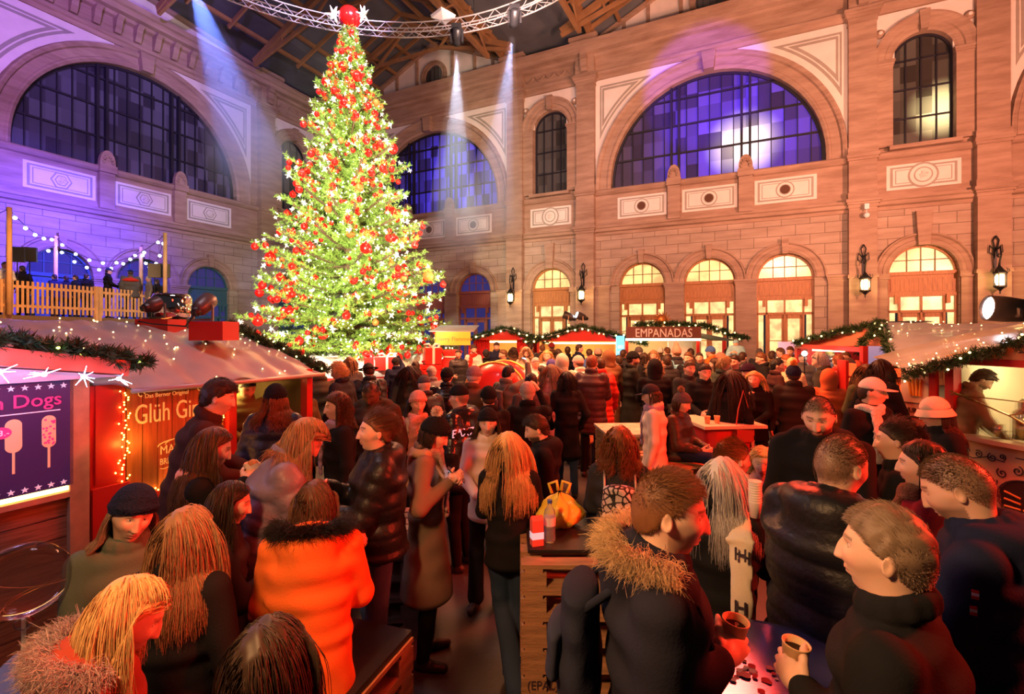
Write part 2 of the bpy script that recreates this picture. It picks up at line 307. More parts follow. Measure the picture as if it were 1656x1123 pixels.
def door(W, uc, lit, wood, r=1.28):
    hs = 5.12; y = .34; m = MB(); I = lambda a, b, c, d, o=.1, yy=y: m.box(uc+a, uc+b, yy-o, yy+.03, c, d)
    # fanlight frame, boarded panel, transom lights, side lights
    arch_trim(m, uc, r-.09, hs, hs, [(0, -y), (0, -y+.12), (.09, -y+.12)])
    I(-r, r, hs-.09, hs+.08, .2); I(-r, r, 4.15, hs-.09, .1); I(-r+.12, r-.12, 4.28, hs-.22, .13); I(-r, r, 4.05, 4.2, .18)
    for u in (-r, -.86, -.04, .78, r-.09): I(u, u+.09 if abs(u) > .1 else u+.08, 0, 4.1, .14)
    I(-r, r, 3.3, 3.42, .14); I(-r, r, 0, .3, .1)
    for s_ in (-1, 1): m.box(uc+s_*(r-.34)-.07, uc+s_*(r-.34)+.07, y-.26, y, 3.72, 4.14)
    for k in range(14): u = -r+.16+k*(2*r-.32)/13; I(u-.02, u+.02, 4.3, hs-.24, .145)
    f = m.build(nm('door'), wood); put(f, W); f['kind'] = 'structure'
    mb = MB()
    for k in (-1, 0, 1): u = k*.52; mb.box(uc+u-.02, uc+u+.02, y-.06, y, hs, hs+math.sqrt(r*r-u*u)-.05)
    mb.box(uc-r*.85, uc+r*.85, y-.06, y, hs+.6, hs+.635); mb.build('glazing_bar', wood if not lit else mat('bronze_bar', (.2, .1, .04), .5), f)
    p, _ = archpts(uc, r-.02, hs, hs, 24); g = MB(); g.add([(a[0], y+.01, a[1]) for a in p], [tuple(range(len(p)))])
    g.build('fanlight_glass', M_LIT if lit else M_DGL, f)
    g = MB(); g.box(uc-r+.05, uc+r-.05, y-.02, y+.0, 3.38, 4.08); g.build('transom_glass', M_LIT2 if lit else M_DGL, f)
    g = MB()
    for s_ in (-1, 1): g.box(uc+s_*1.08-.12, uc+s_*1.08+.12, y-.02, y, .3, 3.32)
    g.build('side_light', M_LIT2 if lit else M_DGL, f)
    for s_ in (-1, 1):
        lf = MB(); a, b = (uc-.8, uc-.01) if s_ < 0 else (uc+.01, uc+.8)
        lf.box(a, b, y-.09, y-.02, .28, .95); lf.box(a, b, y-.09, y-.02, 3.1, 3.3); lf.box(a, a+.13, y-.09, y-.02, .28, 3.3); lf.box(b-.13, b, y-.09, y-.02, .28, 3.3); lf.box(a, b, y-.085, y-.03, 1.95, 1.99)
        q = lf.build('door_leaf', wood, f)
        g = MB(); g.box(a+.1, b-.1, y-.05, y-.03, .9, 3.15); g.build('leaf_glass', M_LIT2 if lit else M_DGL, q)
        h = MB(); hx = uc+s_*.08; h.tube([(hx, y-.1, 1.3), (hx, y-.17, 1.3), (hx, y-.17, 1.75), (hx, y-.1, 1.75)], .015, 6); h.build('door_handle', mat('brass', (.6, .4, .12), .3, 1), q)
def panel(mbw, mbg, mbd, u0, u1, h0, h1, style):
    mbw.box(u0, u1, -.03, .01, h0, h1)
    for k, (i, o, mb) in enumerate(((.14, .045, mbg), (.24, .05, mbw), (.32, .055, mbg), (.36, .06, mbw))): mb.box(u0+i, u1-i, -o, 0, h0+i*.8, h1-i*.8)
    uc = (u0+u1)/2; hc = (h0+h1)/2
    n = 6 if style == 'hex' else 20; ax = PI/2 if style == 'hex' else 0
    for k, (r_, o, mb) in enumerate(((.42, .07, mbg), (.36, .08, mbw), (.26, .09, mbg), (.22, .10, mbd if style == 'hole' else mbw))):
        if style == 'medal': r_ *= 1.35
        c = [(uc+r_*math.cos(2*PI*i/n), -o, hc+r_*math.sin(2*PI*i/n)) for i in range(n)]; mb.poly(c, (0, .05, 0))
    if style in ('hex', 'medal'):
        for i in range(9): a = i*2.4; rr = .03+.017*i; mbw.ball((uc+rr*math.cos(a), -.11, hc+rr*math.sin(a)), .055, 8, 5)
def wall(name, W, cfg, u0, u1):
    """cfg: list of ('big', u, ...) / ('nar', uc, ...) modules"""
    base = MB(); up = MB(); tr = MB(); wp = MB(); gp = MB(); dp = MB()
    op1 = []; op3 = []; MED = []
    for c in cfg:
        if c[0] == 'big':
            for k in range(3): op1.append((c[1]+1.77+3.57*k, 1.28, 5.12, 0))
            op3.append((c[1]+5.34, 5.34, 11.1, 10.75))
        else: op1.append((c[1], 1.28, 5.12, 0)); op3.append((c[1], 1.13, 15.0, 10.95))
    wallgrid(base, u0, u1, 0, 8.2, op1, 0, .4); wallgrid(up, u0, u1, 8.2, 17.6, op3, 0, .5); wallgrid(up, u0, u1, 17.6, 19.4, [], 0)
    b = base.build(name, M_BLOCK); put(b, W); b['kind'] = 'structure'
    mould(tr, u0, u1, [(8.1, 0), (8.1, .1), (8.25, .14), (8.3, .3), (8.45, .34), (8.5, .42), (8.6, .42), (8.64, .1), (8.85, .06), (8.85, 0)])
    mould(tr, u0, u1, [(10.45, 0), (10.5, .12), (10.6, .22), (10.72, .26), (10.78, .2), (10.8, 0)])
    mould(tr, u0, u1, [(17.3, 0), (17.3, .08), (17.5, .12), (17.55, .22), (17.7, .25), (17.75, .1), (18.55, .1), (18.6, .35), (18.75, .4), (18.8, .7), (19.05, .75), (19.1, .9), (19.35, .95), (19.4, .3), (19.5, 0)])
    for c in cfg:
        u = c[1]
        if c[0] == 'big':
            uc = u+5.34
            arch_trim(tr, uc, 5.34, 11.1, 10.75, PROF_BIG); keystone(tr, uc, 0, 16.4, 17.35, .36, .42)
            for s_ in (-1, 1):   # plaster spandrels with recessed triangular frames
                pts = []; lo = 11.15
                for i in range(15):
                    a = PI/2*i/14; pts.append((uc+s_*(6.26*math.cos(a)), 11.1+6.26*math.sin(a)))
                pts = [p for p in pts if p[1] <= 17.28 and abs(p[0]-uc) <= 6.26]
                ring = [(uc+s_*6.3, 11.2), (uc+s_*6.3, 17.28)]+[(pts[-1][0], 17.28)]+pts[::-1]
                wp.poly([(x, -.03, z) for x, z in ring], (0, .03, 0))
                def tri(inset, o, mb):
                    rr = 6.26+inset; cx = uc+s_*(6.22-inset*.8); top = 17.22-inset; q = []
                    for i in range(29):
                        a = PI/2*i/28; x = uc+s_*rr*math.cos(a); z = 11.1+rr*math.sin(a)
                        if abs(x-uc) <= abs(cx-uc) and z <= top: q.append((x, z))
                    if len(q) < 3: return
                    zz = 11.1+math.sqrt(max(0, rr*rr-(cx-uc)**2)); xx = uc+s_*math.sqrt(max(0, rr*rr-(top-11.1)**2))
                    q = [(cx, zz)]+q+[(xx, top), (cx, top)]; mb.poly([(x, -o, z) for x, z in q], (0, o, 0))
                tri(.3, .05, gp); tri(.42, .07, wp); tri(.48, .08, gp); tri(.62, .09, wp)
            for k in range(3):
                a = u+.15+3.57*k; panel(wp, gp, dp, a+.25, a+3.0, 8.98, 10.22, c[2])
                arch_trim(tr, u+1.77+3.57*k, 1.28, 5.12, 5.12, PROF_DOOR); keystone(tr, u+1.77+3.57*k, 0, 6.35, 7.1, .17, .26)
            for k in (1, 2):
                a = u+3.56*k; tr.box(a-.33, a+.33, -.26, 0, 8.66, 10.5); tr.box(a-.38, a+.38, -.38, 0, 10.48, 10.85)
                q = [(a+.34*math.cos(t), -.3, 10.85+.75*math.sin(t)**.8) for t in [PI*i/10 for i in range(11)]]; tr.poly(q, (0, .25, 0))
                for i in range(7): t = PI*(i+.5)/7; tr.ball((a+.2*math.cos(t), -.32, 10.9+.42*math.sin(t)), .08, 6, 4)
            for a in [u-.55, u+3.55, u+7.12, u+11.23]:
                tr.box(a-.48, a+.48, -.10, .01, 0, 4.85)
                for k in range(3): tr.box(a-.50-.03*k, a+.50+.03*k, -.13-.05*k, .01, 4.85+.1*k, 4.97+.1*k)
            for k in range(14):                       # brackets under the cornice
                if c[3]: a = u-.6+k*.92; tr.poly([(a-.14, 0, 17.8), (a-.14, -.28, 17.8), (a-.14, -.42, 18.1), (a-.14, -.5, 18.4), (a-.14, -.72, 18.6), (a-.14, 0, 18.6)], (.28, 0, 0))
        else:
            arch_trim(tr, u, 1.13, 15.0, 15.0, PROF_NAR); keystone(tr, u, 0, 16.1, 16.95, .2, .36)
            for s_ in (-1, 1):
                tr.box(u+s_*1.52-.39, u+s_*1.52+.39, -.2, 0, 11.0, 14.7)
                for k in range(3): tr.box(u+s_*1.52-.4-.03*k, u+s_*1.52+.4+.03*k, -.22-.04*k, 0, 14.7+.1*k, 14.82+.1*k)
                wp.box(u+s_*1.55-.5, u+s_*1.55+.5, -.04, 0, 15.1, 16.4); tr.ball((u+s_*1.6, -.08, 16.35), .2, 12, 6); wp.ball((u+s_*1.6, -.2, 16.35), .1, 8, 5)
            wp.box(u-2.1, u+2.1, -.05, 0, 16.4, 17.25)
            tr.box(u-1.3, u+1.3, -.4, 0, 10.8, 10.98)
            panel(wp, gp, dp, u-1.35, u+1.35, 9.0, 10.15, 'medal'); arch_trim(tr, u, 1.28, 5.12, 5.12, PROF_DOOR); keystone(tr, u, 0, 6.35, 7.9, .3, .3)
            for s_ in (-1, 1): tr.box(u+s_*1.62-.3, u+s_*1.62+.3, -.12, 0, 0, 4.85); tr.box(u+s_*1.62-.36, u+s_*1.62+.36, -.2, 0, 4.85, 5.12)
            for s_ in (-1, 1): pilaster(tr, u+s_*2.32-.55, u+s_*2.32+.55)
            for k in range(5):                      # carved swags in the frieze
                a = u-1.4+.7*k; tr.tube([(a-.3, -.12, 18.35), (a-.15, -.17, 18.12), (a, -.18, 18.05), (a+.15, -.17, 18.12), (a+.3, -.12, 18.35)], .05, 6)
    for mb, mt in ((up, M_STONE), (tr, M_STONE), (wp, M_PLAS), (gp, M_PLAS2), (dp, mat('dark_recess', (.10, .04, .02), .8))):
        if mb.v: o = mb.build(nm('trim'), mt); put(o, W); o['kind'] = 'structure'
RW = (RO, RA); LW = (LO, LA)
wall('wall_right', RW, [('big', -18.2, 'hole', False), ('nar', -3.78), ('big', 0, 'hole', False), ('nar', 14.42), ('big', 18.2, 'hole', False)], -22.11, 31)
wall('wall_left', LW, [('big', -18.6, 'hex', True), ('nar', -3.6), ('nar', -22.3)], -26, 0)
M_W1 = pane_glass('blue_reflection_panes', (.05, .045, .08), (.06, .04, 1), .8, (-11, .4, 12.6), 6.0)
M_W2 = pane_glass('violet_reflection_panes', (.06, .05, .10), (.09, .03, .95), .75, (7.0, .4, 12.6), 6.5, ((7.0, .4, 12.4), 2.1), 2.0)
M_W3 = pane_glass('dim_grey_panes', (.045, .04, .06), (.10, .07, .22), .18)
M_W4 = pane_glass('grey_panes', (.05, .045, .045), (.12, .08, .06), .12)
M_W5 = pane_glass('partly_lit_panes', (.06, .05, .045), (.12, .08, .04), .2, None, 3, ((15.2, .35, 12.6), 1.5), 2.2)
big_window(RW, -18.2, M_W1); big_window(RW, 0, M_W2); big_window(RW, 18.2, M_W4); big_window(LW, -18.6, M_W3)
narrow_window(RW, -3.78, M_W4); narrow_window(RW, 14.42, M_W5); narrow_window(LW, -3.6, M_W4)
for k in range(3):
    door(RW, -18.2+1.77+3.57*k, False, mat('rosewood', (.28, .085, .05), .5)); door(RW, 1.77+3.57*k, True, M_WOOD); door(LW, -18.6+1.77+3.57*k, False, M_TEAL)
door(RW, -3.78, True, M_WOOD); door(RW, 14.42, True, M_WOOD); door(LW, -3.6, False, M_TEAL)
# gables, ceiling
def g_h(t):
    d = min(abs(t-c) for c in (-12.8, 5.34, 23.54)); return max(20.0, 22.95-.45*d)
def k_h(s_): return max(20.0, 21.1-.10*abs(s_-13.3))
def gable(name_round, W, uc, hf, u0, u1, y=.55, hole=True):
    mb = MB(); n = 40; r = .72; hc = 20.55; us = [u0+(u1-u0)*i/n for i in range(n+1)]
    for a, b in zip(us[:-1], us[1:]): mb.add([(a, y, 19.3), (b, y, 19.3), (b, y, hf(b)), (a, y, hf(a))], [(0, 1, 2, 3)])
    o = mb.build(nm('trim'), M_PLAS); put(o, W); o['kind'] = 'structure'
    t = MB()
    for a, b in zip(us[:-1], us[1:]): t.add([(a, y-.25, hf(a)-.22), (b, y-.25, hf(b)-.22), (b, y-.25, hf(b)), (a, y-.25, hf(a)), (a, y, hf(a)-.22), (b, y, hf(b)-.22)], [(0, 1, 2, 3), (0, 4, 5, 1)])
    k = -3
    for du in (-4.7, -3.3, -1.5, 1.5, 3.3, 4.7):
        u = uc+du
        if hole and u0 < u < u1: t.box(u-.1, u+.1, y-.12, y, 19.4, hf(u)-.1)
    if hole:
        for rr, oo in ((1.05, .22), (.95, .14), (.85, .18)):
            vs = []; N_ = 28
            for i in range(N_): a = 2*PI*i/N_; vs += [(uc+rr*math.cos(a), y-oo, hc+rr*math.sin(a)), (uc+(rr-.12)*math.cos(a), y-oo, hc+(rr-.12)*math.sin(a)), (uc+rr*math.cos(a), y, hc+rr*math.sin(a)), (uc+(rr-.12)*math.cos(a), y, hc+(rr-.12)*math.sin(a))]
            t.add(vs, [f for i in range(N_) for f in ((4*i, 4*i+1, 4*((i+1) % N_)+1, 4*((i+1) % N_)), (4*i, 4*((i+1) % N_), 4*((i+1) % N_)+2, 4*i+2), (4*i+1, 4*i+3, 4*((i+1) % N_)+3, 4*((i+1) % N_)+1))])
    o = t.build(nm('trim'), M_STONE); put(o, W); o['kind'] = 'structure'
    if hole:
        m = MB()
        for i in (-1, 0, 1): m.box(uc+i*.35-.02, uc+i*.35+.02, y-.06, y, hc-.68, hc+.68)
        f = m.build(nm('window'), M_MUL); put(f, W); f['kind'] = 'structure'
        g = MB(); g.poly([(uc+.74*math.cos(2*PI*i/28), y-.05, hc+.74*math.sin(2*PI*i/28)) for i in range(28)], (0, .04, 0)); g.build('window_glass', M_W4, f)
for c in (-12.8, 5.34, 23.54): gable('', RW, c, g_h, c-9.07, c+9.07)
gable('', LW, -13.3, lambda u: k_h(-u), -26, 0, .6, False)
def TS(t, s_, z):   # hall coordinates: t along the right wall, s out from it
    return Vector((RO.x+.8975*t-.441*s_, RO.y-.441*t-.8975*s_, z))
def ceil_h(t, s_): return max(g_h(t), k_h(s_))
mb = MB(); ts = np.arange(-23, 36.1, .75); ss = np.arange(-1, 46.1, 1.0)
vs = [TS(t, s_, ceil_h(t, s_)+.12) for t in ts for s_ in ss]; ns = len(ss)
mb.add(vs, [(i*ns+j, i*ns+j+1, (i+1)*ns+j+1, (i+1)*ns+j) for i in range(len(ts)-1) for j in range(ns-1)]); o = mb.build('ceiling', M_ROOF); o['kind'] = 'structure'
mb = MB()
for c in (-12.8, 5.34, 23.54):                                     # purlins along each ridge and rafters across them
    for d in (-6.3, -4.9, -3.3, -1.7, 0, 1.7, 3.3, 4.9, 6.3):
        z = g_h(c+d)-.06; mb.bar(TS(c+d, -.3, z), TS(c+d, 36, z), .16, .22)
    for s_ in np.arange(.9, 36, 2.35):
        for sg in (-1, 1): mb.bar(TS(c, s_, g_h(c)-.16), TS(c+sg*6.6, s_, g_h(c+6.6)-.16), .12, .24)
for t in (-6.75, -1.05, 11.65, 17.3):                              # lattice girders over the narrow bays
    mb.bar(TS(t, 0, 19.9), TS(t, 38, 19.9), .26, .3); zb = lambda s_: 18.6 if s_ > 3 else 18.6
    mb.bar(TS(t, 2.6, 18.9), TS(t, 38, 18.9), .22, .26)
    for s_ in np.arange(2.6, 36, 2.4): mb.bar(TS(t, s_, 18.9), TS(t, s_+1.2, 19.9), .1); mb.bar(TS(t, s_+1.2, 19.9), TS(t, s_+2.4, 18.9), .1)
for s_ in (2.5, 8.0, 13.5, 19.0):                                  # principal trusses spanning the ridges
    for c in (-12.8, 5.34):
        for sg in (-1, 1):
            mb.bar(TS(c, s_, 22.5), TS(c+sg*7.5, s_, 19.2), .24, .34); mb.bar(TS(c+sg*7.5, s_, 19.0), TS(c+sg*2.5, s_, 20.4), .16, .2)
            mb.bar(TS(c+sg*2.5, s_, 20.4), TS(c+sg*3.4, s_, 21.3), .12); mb.bar(TS(c+sg*2.5, s_, 20.4), TS(c, s_, 22.4), .14); mb.bar(TS(c+sg*5, s_, 19.75), TS(c+sg*5.2, s_, 20.5), .12)
        mb.bar(TS(c-2.5, s_, 20.4), TS(c+2.5, s_, 20.4), .14, .18)
o = mb.build(nm('trim'), M_BEAM); o['kind'] = 'structure'
# floor and the unseen ends of the hall
mb = MB(); mb.poly([TS(-23, -1, 0), TS(-23, 46, 0), TS(36, 46, 0), TS(36, -1, 0)], (0, 0, -.1)); o = mb.build('floor', M_FLOOR); o['kind'] = 'structure'
# wall lanterns
M_LAMPG = mat('lantern_glass', (1, .8, .5), .3, emit=(1, .62, .22), es=14)
def lantern(t, which):
    e = empty('wall_lantern', TS(t, 0, 0), RA, f'glowing black iron wall lantern {which}', 'lantern')
    m = MB(); y0 = -.45
    m.box(-.05, .05, y0-.03, y0, 4.4, 6.0)
    m.tube([(0, y0, 5.0), (0, y0-.35, 5.15), (0, y0-.6, 5.6), (0, y0-.5, 5.95), (0, y0-.25, 5.9), (0, y0-.2, 5.65), (0, y0-.35, 5.55)], .03, 6)
    for s_ in (-1, 1): m.tube([(s_*.03, y0-.02, 5.9), (s_*.2, y0-.1, 6.1), (s_*.22, y0-.1, 5.8), (s_*.08, y0-.1, 5.65), (s_*.03, y0-.1, 5.9), (s_*.1, y0-.1, 6.3), (0, y0-.1, 6.5)], .025, 6)
    m.tube([(0, y0-.5, 5.6), (0, y0-.5, 5.05)], .02, 6); m.build('bracket', M_IRON, e)
    c = MB(); yc = y0-.5
    for k in range(6):
        a = PI*k/3; c.bar((.2*math.cos(a), yc+.2*math.sin(a), 4.3), (.2*math.cos(a), yc+.2*math.sin(a), 4.85), .03)
        c.tube([(.2*math.cos(a), yc+.2*math.sin(a), 4.85), (.3*math.cos(a), yc+.3*math.sin(a), 4.95), (.26*math.cos(a), yc+.26*math.sin(a), 5.05)], .015, 5)
    T = Matrix.Translation((0, yc, 0)); c.lathe([(.24, 4.83), (.24, 4.88), (.1, 5.05), (.03, 5.15), (0, 5.2)], 6, T); c.lathe([(0, 3.98), (.03, 4.03), (.02, 4.1), (.1, 4.2), (.22, 4.28), (.22, 4.33)], 6, T); c.build('lantern_cage', M_IRON, e)
    g = MB(); g.lathe([(.13, 4.36), (.17, 4.5), (.17, 4.7), (.13, 4.8)], 10, T); g.build('lamp_glass', M_LAMPG, e, True)
    p = TS(t, 1.5, 4.6); lamp('POINT', p, 70, (1, .6, .22), size=.15, name='lantern_light')
lantern(-6.1, 'left of the narrow door bay behind the market'); lantern(-1.5, 'between the narrow door bay and the wide triple arches'); lantern(12.1, 'right of the wide triple arches'); lantern(16.75, 'at the far right edge')
e = empty('security_camera', TS(12.2, 0, 0), RA, 'small white dome security camera under a ledge on the right pilaster', 'camera')
m = MB(); m.box(-.09, .09, -.75, -.5, 8.1, 8.35); m.tube([(0, -.68, 8.1), (0, -.68, 7.9)], .02, 6); m.build('mount', mat('white_plastic', (.7, .7, .7), .4), e)
m = MB(); m.ball((0, -.68, 7.83), .13, 12, 8); m.build('dome', mat('white_plastic'), e, True)
# ------------------------------------------------------------- Christmas tree
def quads_from(o, a, b, w0):        # needle quads: origin o, axis a (length), half width vector b
    V = np.stack([o-b*w0, o+b*w0, o+a+b*w0*.25, o+a-b*w0*.25], 1).reshape(-1, 3); F = np.arange(len(V)).reshape(-1, 4); return V, F
def unit(v): return v/(np.linalg.norm(v, axis=-1, keepdims=True)+1e-9)
def needles_on(P, D, n, ln, wd, rng, spread=.85):
    """P,D: (N,3) twig points and directions; n needles around each"""
    P = np.repeat(P, n, 0); D = np.repeat(D, n, 0); r = unit(rng.normal(size=P.shape)); r = unit(r-D*(r*D).sum(1, keepdims=True))
    a = unit(D*.75+r*spread)*(ln*rng.uniform(.75, 1.2, (len(P), 1))); b = unit(np.cross(a, rng.normal(size=P.shape))); return quads_from(P, a, b, wd)
def fir_tree():
    rng = np.random.default_rng(5); zt = 12.35; zb = 1.55; B = []; tips = []
    rad = lambda z: .12+3.3*np.clip((zt-z)/(zt-zb), 0, 1)**.93
    z = zt-.1; P = []; D = []; SC = []
    br = MB()
    while z > zb:
        n = int(5+7*((zt-z)/(zt-zb))**.7); off = rng.uniform(0, 6.28)
        for k in range(n):
            az = off+2*PI*k/n+rng.uniform(-.25, .25); L = rad(z)*rng.uniform(.72, 1.13); el = .42-.62*((zt-z)/(zt-zb))+rng.uniform(-.1, .1)
            m = max(5, int(L*6.5)); h = np.array([math.cos(az), math.sin(az), 0.]); pts = []
            for i in range(m+1):
                f = i/m; r = L*f; pts.append(np.array([0, 0, z])+h*r+np.array([0, 0, L*(math.sin(el)*f-.16*f+.26*f*f)]))
            pts = np.array(pts)
            if k % 2 == 0 or L > 1: br.tube([tuple(p) for p in pts[::max(1, m//4)]], [.05*L/3+.012]*len(pts[::max(1, m//4)]), 4, cap=False)
            tips.append((pts[-1], h, L))
            for i in range(max(1, int(m*.22)), m+1):
                f = i/m; d = unit(pts[min(i+1, m)]-pts[i-1]); side = np.cross(d, [0, 0, 1.]); side = side/(np.linalg.norm(side)+1e-9)
                tl = (.50*(1-f)+.16)*min(1, L/1.6+.35)
                for sg in ((-1, 1) if i < m else (0,)):
                    t = unit(d*.8+side*sg*.95+np.array([0, 0, rng.uniform(-.12, .3)])); q = max(3, int(tl/.065))
                    for j in range(q): P.append(pts[i]+t*tl*j/q+np.array([0, 0, -.05*(j/q)**2])); D.append(t)
                    if rng.random() < .5:
                        t2 = unit(t+np.array([0, 0, .7])); 
                        for j in range(3): P.append(pts[i]+t2*.07*j+t*tl*.4); D.append(t2)
        z -= .205+.10*((zt-z)/(zt-zb))
    P = np.array(P); D = np.array(D)
    return P, D, br, tips, rng
M_NEED = mat('fir_needles', (.22, .36, .06), .55, var=.35, vs=2.5, sss=0)
P_, D_, br_, TIPS, rng_ = fir_tree()
tree = empty('christmas_tree', (TREE.x, TREE.y, 0), 0, 'tall floodlit fir tree covered with red baubles and lights', 'tree')
V_, F_ = needles_on(P_, D_, 7, .105, .011, rng_); link('foliage', np_mesh('foliage', V_, F_, False), M_NEED, tree)
br_.build('branch', mat('bark', (.12, .07, .04), .9), tree)
m = MB(); m.tube([(0, 0, 0), (0, 0, 6), (0, 0, 12.6)], [.28, .16, .03], 10); m.build('trunk', mat('bark'), tree, True)
M_BAUB = mat('red_bauble', (.75, .008, .006), .18, coat=.6); M_ORG = mat('copper_bauble', (.75, .13, .03), .2, coat=.5); M_SIL = mat('silver_star', (.9, .88, .85), .3, emit=(1, .95, .85), es=.35)
def bauble_mesh(m_):
    b = MB(); b.ball((0, 0, 0), 1, 14, 10); b.lathe([(.22, .96), (.22, 1.14), (.08, 1.16), (.05, 1.3)], 8)
    o = b.build('red_bauble', m_, None, True); me = o.data; bpy.data.objects.remove(o); return me
BM = [bauble_mesh(M_BAUB), bauble_mesh(M_ORG)]
sm = MB()
for k in range(14):
    a = unit(RNG.normal(size=3)); c = Vector(a); q = c.orthogonal().normalized(); r_ = c.cross(q); L_ = 1.0
    sm.add([q*.22, r_*.22, -q*.22, -r_*.22, c*L_], [(0, 1, 4), (1, 2, 4), (2, 3, 4), (3, 0, 4)])
o = sm.build('silver_star', M_SIL); SMS = o.data; bpy.data.objects.remove(o)
tips = [t for t in TIPS]; cand = []
for p, h, L in tips:
    for f in ((1.0, .86, .7) if L > 1.2 else (1.0, .6)):
        q = p*1.0; q = q-h*L*(1-f); cand.append((q+np.array([0, 0, -.10 if f == 1 else .04]), h))
vd = np.array([-TREE.x, -TREE.y, 0]); vd = vd/np.linalg.norm(vd)
cand = [c for c in cand if np.dot(c[1], vd) > -.3]; rng_.shuffle(cand)
def where(q):
    sx = q[0]*.95+q[1]*.31; W_ = 3.3*(12.35-q[2])/10.8; sd = 'left flank' if sx < -.38*W_ else 'right flank' if sx > .38*W_ else 'middle'
    t = int(np.clip((q[2]-1.5)/1.55, 0, 6)); return f"on the {sd} of the tree, {['lowest tier', 'second lowest tier', 'third lowest tier', 'middle tier', 'third tier from the top', 'second tier from the top', 'top tier'][t]}"
nb = 0; ns_ = 0; taken = []
for q, h in cand:
    qq = q+rng_.normal(size=3)*.05
    if any(np.linalg.norm(qq-t) < .17 for t in taken): continue
    taken.append(qq)
    if nb < 290 and rng_.random() < .68:
        big = rng_.random() < .12; r_ = rng_.uniform(.14, .18) if big else rng_.uniform(.08, .125); org = rng_.random() < .12
        o = link('bauble', BM[1 if org else 0], None, None, (TREE.x+qq[0], TREE.y+qq[1], qq[2]-r_*.5)); o.scale = (r_,)*3
        kd = 'copper orange ball' if org else 'large red ball' if big else 'small red ball'; tag(o, f'{kd} {where(qq)}', 'bauble', f'{kd}s {where(qq)}')
        nb += 1
    elif ns_ < 230:
        o = link('star_ornament', SMS, None, None, (TREE.x+qq[0]+h[0]*.05, TREE.y+qq[1]+h[1]*.05, qq[2])); r_ = rng_.uniform(.08, .135); o.scale = (r_,)*3; o.rotation_euler = tuple(rng_.uniform(0, 3, 3))
        tag(o, f'white star {where(qq)}', 'ornament', f'white stars {where(qq)}'); ns_ += 1
def octa(mb, c, r):
    c = Vector(c); mb.add([c+Vector(d)*r for d in ((1, 0, 0), (-1, 0, 0), (0, 1, 0), (0, -1, 0), (0, 0, 1), (0, 0, -1))], [(0, 2, 4), (2, 1, 4), (1, 3, 4), (3, 0, 4), (2, 0, 5), (1, 2, 5), (3, 1, 5), (0, 3, 5)])
M_FAIRY = mat('fairy_bulb', (1, .9, .7), .3, emit=(1, .83, .5), es=26)
mb = MB(); idx = rng_.choice(len(P_), 2400, replace=False)
for i in idx:
    p = P_[i]
    if np.dot(p[:2], vd[:2]) > -.6: octa(mb, p+D_[i]*.07+np.array([0, 0, .03]), .022)
for cls, mm_, nn, rr_ in (('bauble', M_BAUB, 620, (.05, .085)), ('star_ornament', M_SIL, 700, (.03, .06))):
    mc_ = MB(); ii = rng_.choice(len(P_), nn*2, replace=False); k_ = 0
    for i in ii:
        p = P_[i]+D_[i]*.05
        if np.dot(p[:2], vd[:2]) < -.5 or k_ >= nn or math.hypot(p[0], p[1]) < .62*3.3*(12.35-p[2])/10.8: continue
        k_ += 1; r_ = rng_.uniform(*rr_)
        if cls == 'bauble': mc_.ball(p, r_, 8, 6)
        else:
            for q_ in range(5): a_ = Vector(unit(rng_.normal(size=3))); o_ = a_.orthogonal()*.25; mc_.add([Vector(p)+o_*r_, Vector(p)-o_*r_, Vector(p)+a_*r_*2], [(0, 1, 2)])
    o = mc_.build(cls+'_cluster', mm_, None, True, (TREE.x, TREE.y, 0)); tag(o, 'mass of tiny red balls among the branches of the fir tree' if cls == 'bauble' else 'mass of tiny white sparkling ornaments among the branches of the fir tree', 'ornaments', kind='stuff')
o = mb.build('fairy_lights', M_FAIRY, None, loc=(TREE.x, TREE.y, 0)); tag(o, 'warm white string of tiny bulbs wound through the tall fir tree', 'lights')
e = empty('tree_topper', (TREE.x, TREE.y, 12.45), 0, 'big red ball with two white star clusters on the treetop', 'ornament')
m = MB(); m.ball((0, 0, .42), .36, 20, 14); m.build('ball', M_BAUB, e, True); m = MB(); m.tube([(0, 0, -.1), (0, 0, .1)], .04, 8); m.build('stem', M_IRON, e)
for s_ in (-1, 1):
    o = link('star', SMS, None, e, (s_*.5, -.1, .45)); o.scale = (.3,)*3; o.rotation_euler = (s_, 1, 2)
# ------------------------------------------------------------- ring truss, moving heads
RC = Vector((-3.85, 10, 13.3)); RR = 7.87; M_ALU = mat('aluminium', (.72, .68, .70), .35, .75)
e = empty('ring_truss', RC, 0, 'round aluminium lighting truss hanging around the treetop', 'truss')
for dr, dz in ((-.17, -.17), (.17, -.17), (-.17, .17), (.17, .17)):
    m = MB(); m.tube([((RR+dr)*math.cos(2*PI*i/72), (RR+dr)*math.sin(2*PI*i/72), dz) for i in range(72)], .026, 6, True); m.build('chord', M_ALU, e, True)
m = MB()
for i in range(144):
    a = 2*PI*i/144; b = 2*PI*(i+1)/144; P = lambda an, r, z: ((RR+r)*math.cos(an), (RR+r)*math.sin(an), z); s_ = 1 if i % 2 else -1
    m.bar(P(a, -.17, -.17*s_), P(b, -.17, .17*s_), .018); m.bar(P(a, .17, -.17*s_), P(b, .17, .17*s_), .018); m.bar(P(a, -.17*s_, -.17), P(b, .17*s_, -.17), .018)
m.build('lacing', M_ALU, e)
m = MB()
for i in range(6): a = PI*i/3+.2; m.bar((RR*math.cos(a), RR*math.sin(a), .2), (RR*math.cos(a), RR*math.sin(a), 6.8), .03)
m.build('suspension_cable', M_IRON, e)
M_BLK = mat('black_plastic', (.012, .012, .014), .4); M_LENS = mat('lens_glow', (1, 1, 1), .3, emit=(.8, .88, 1), es=25)
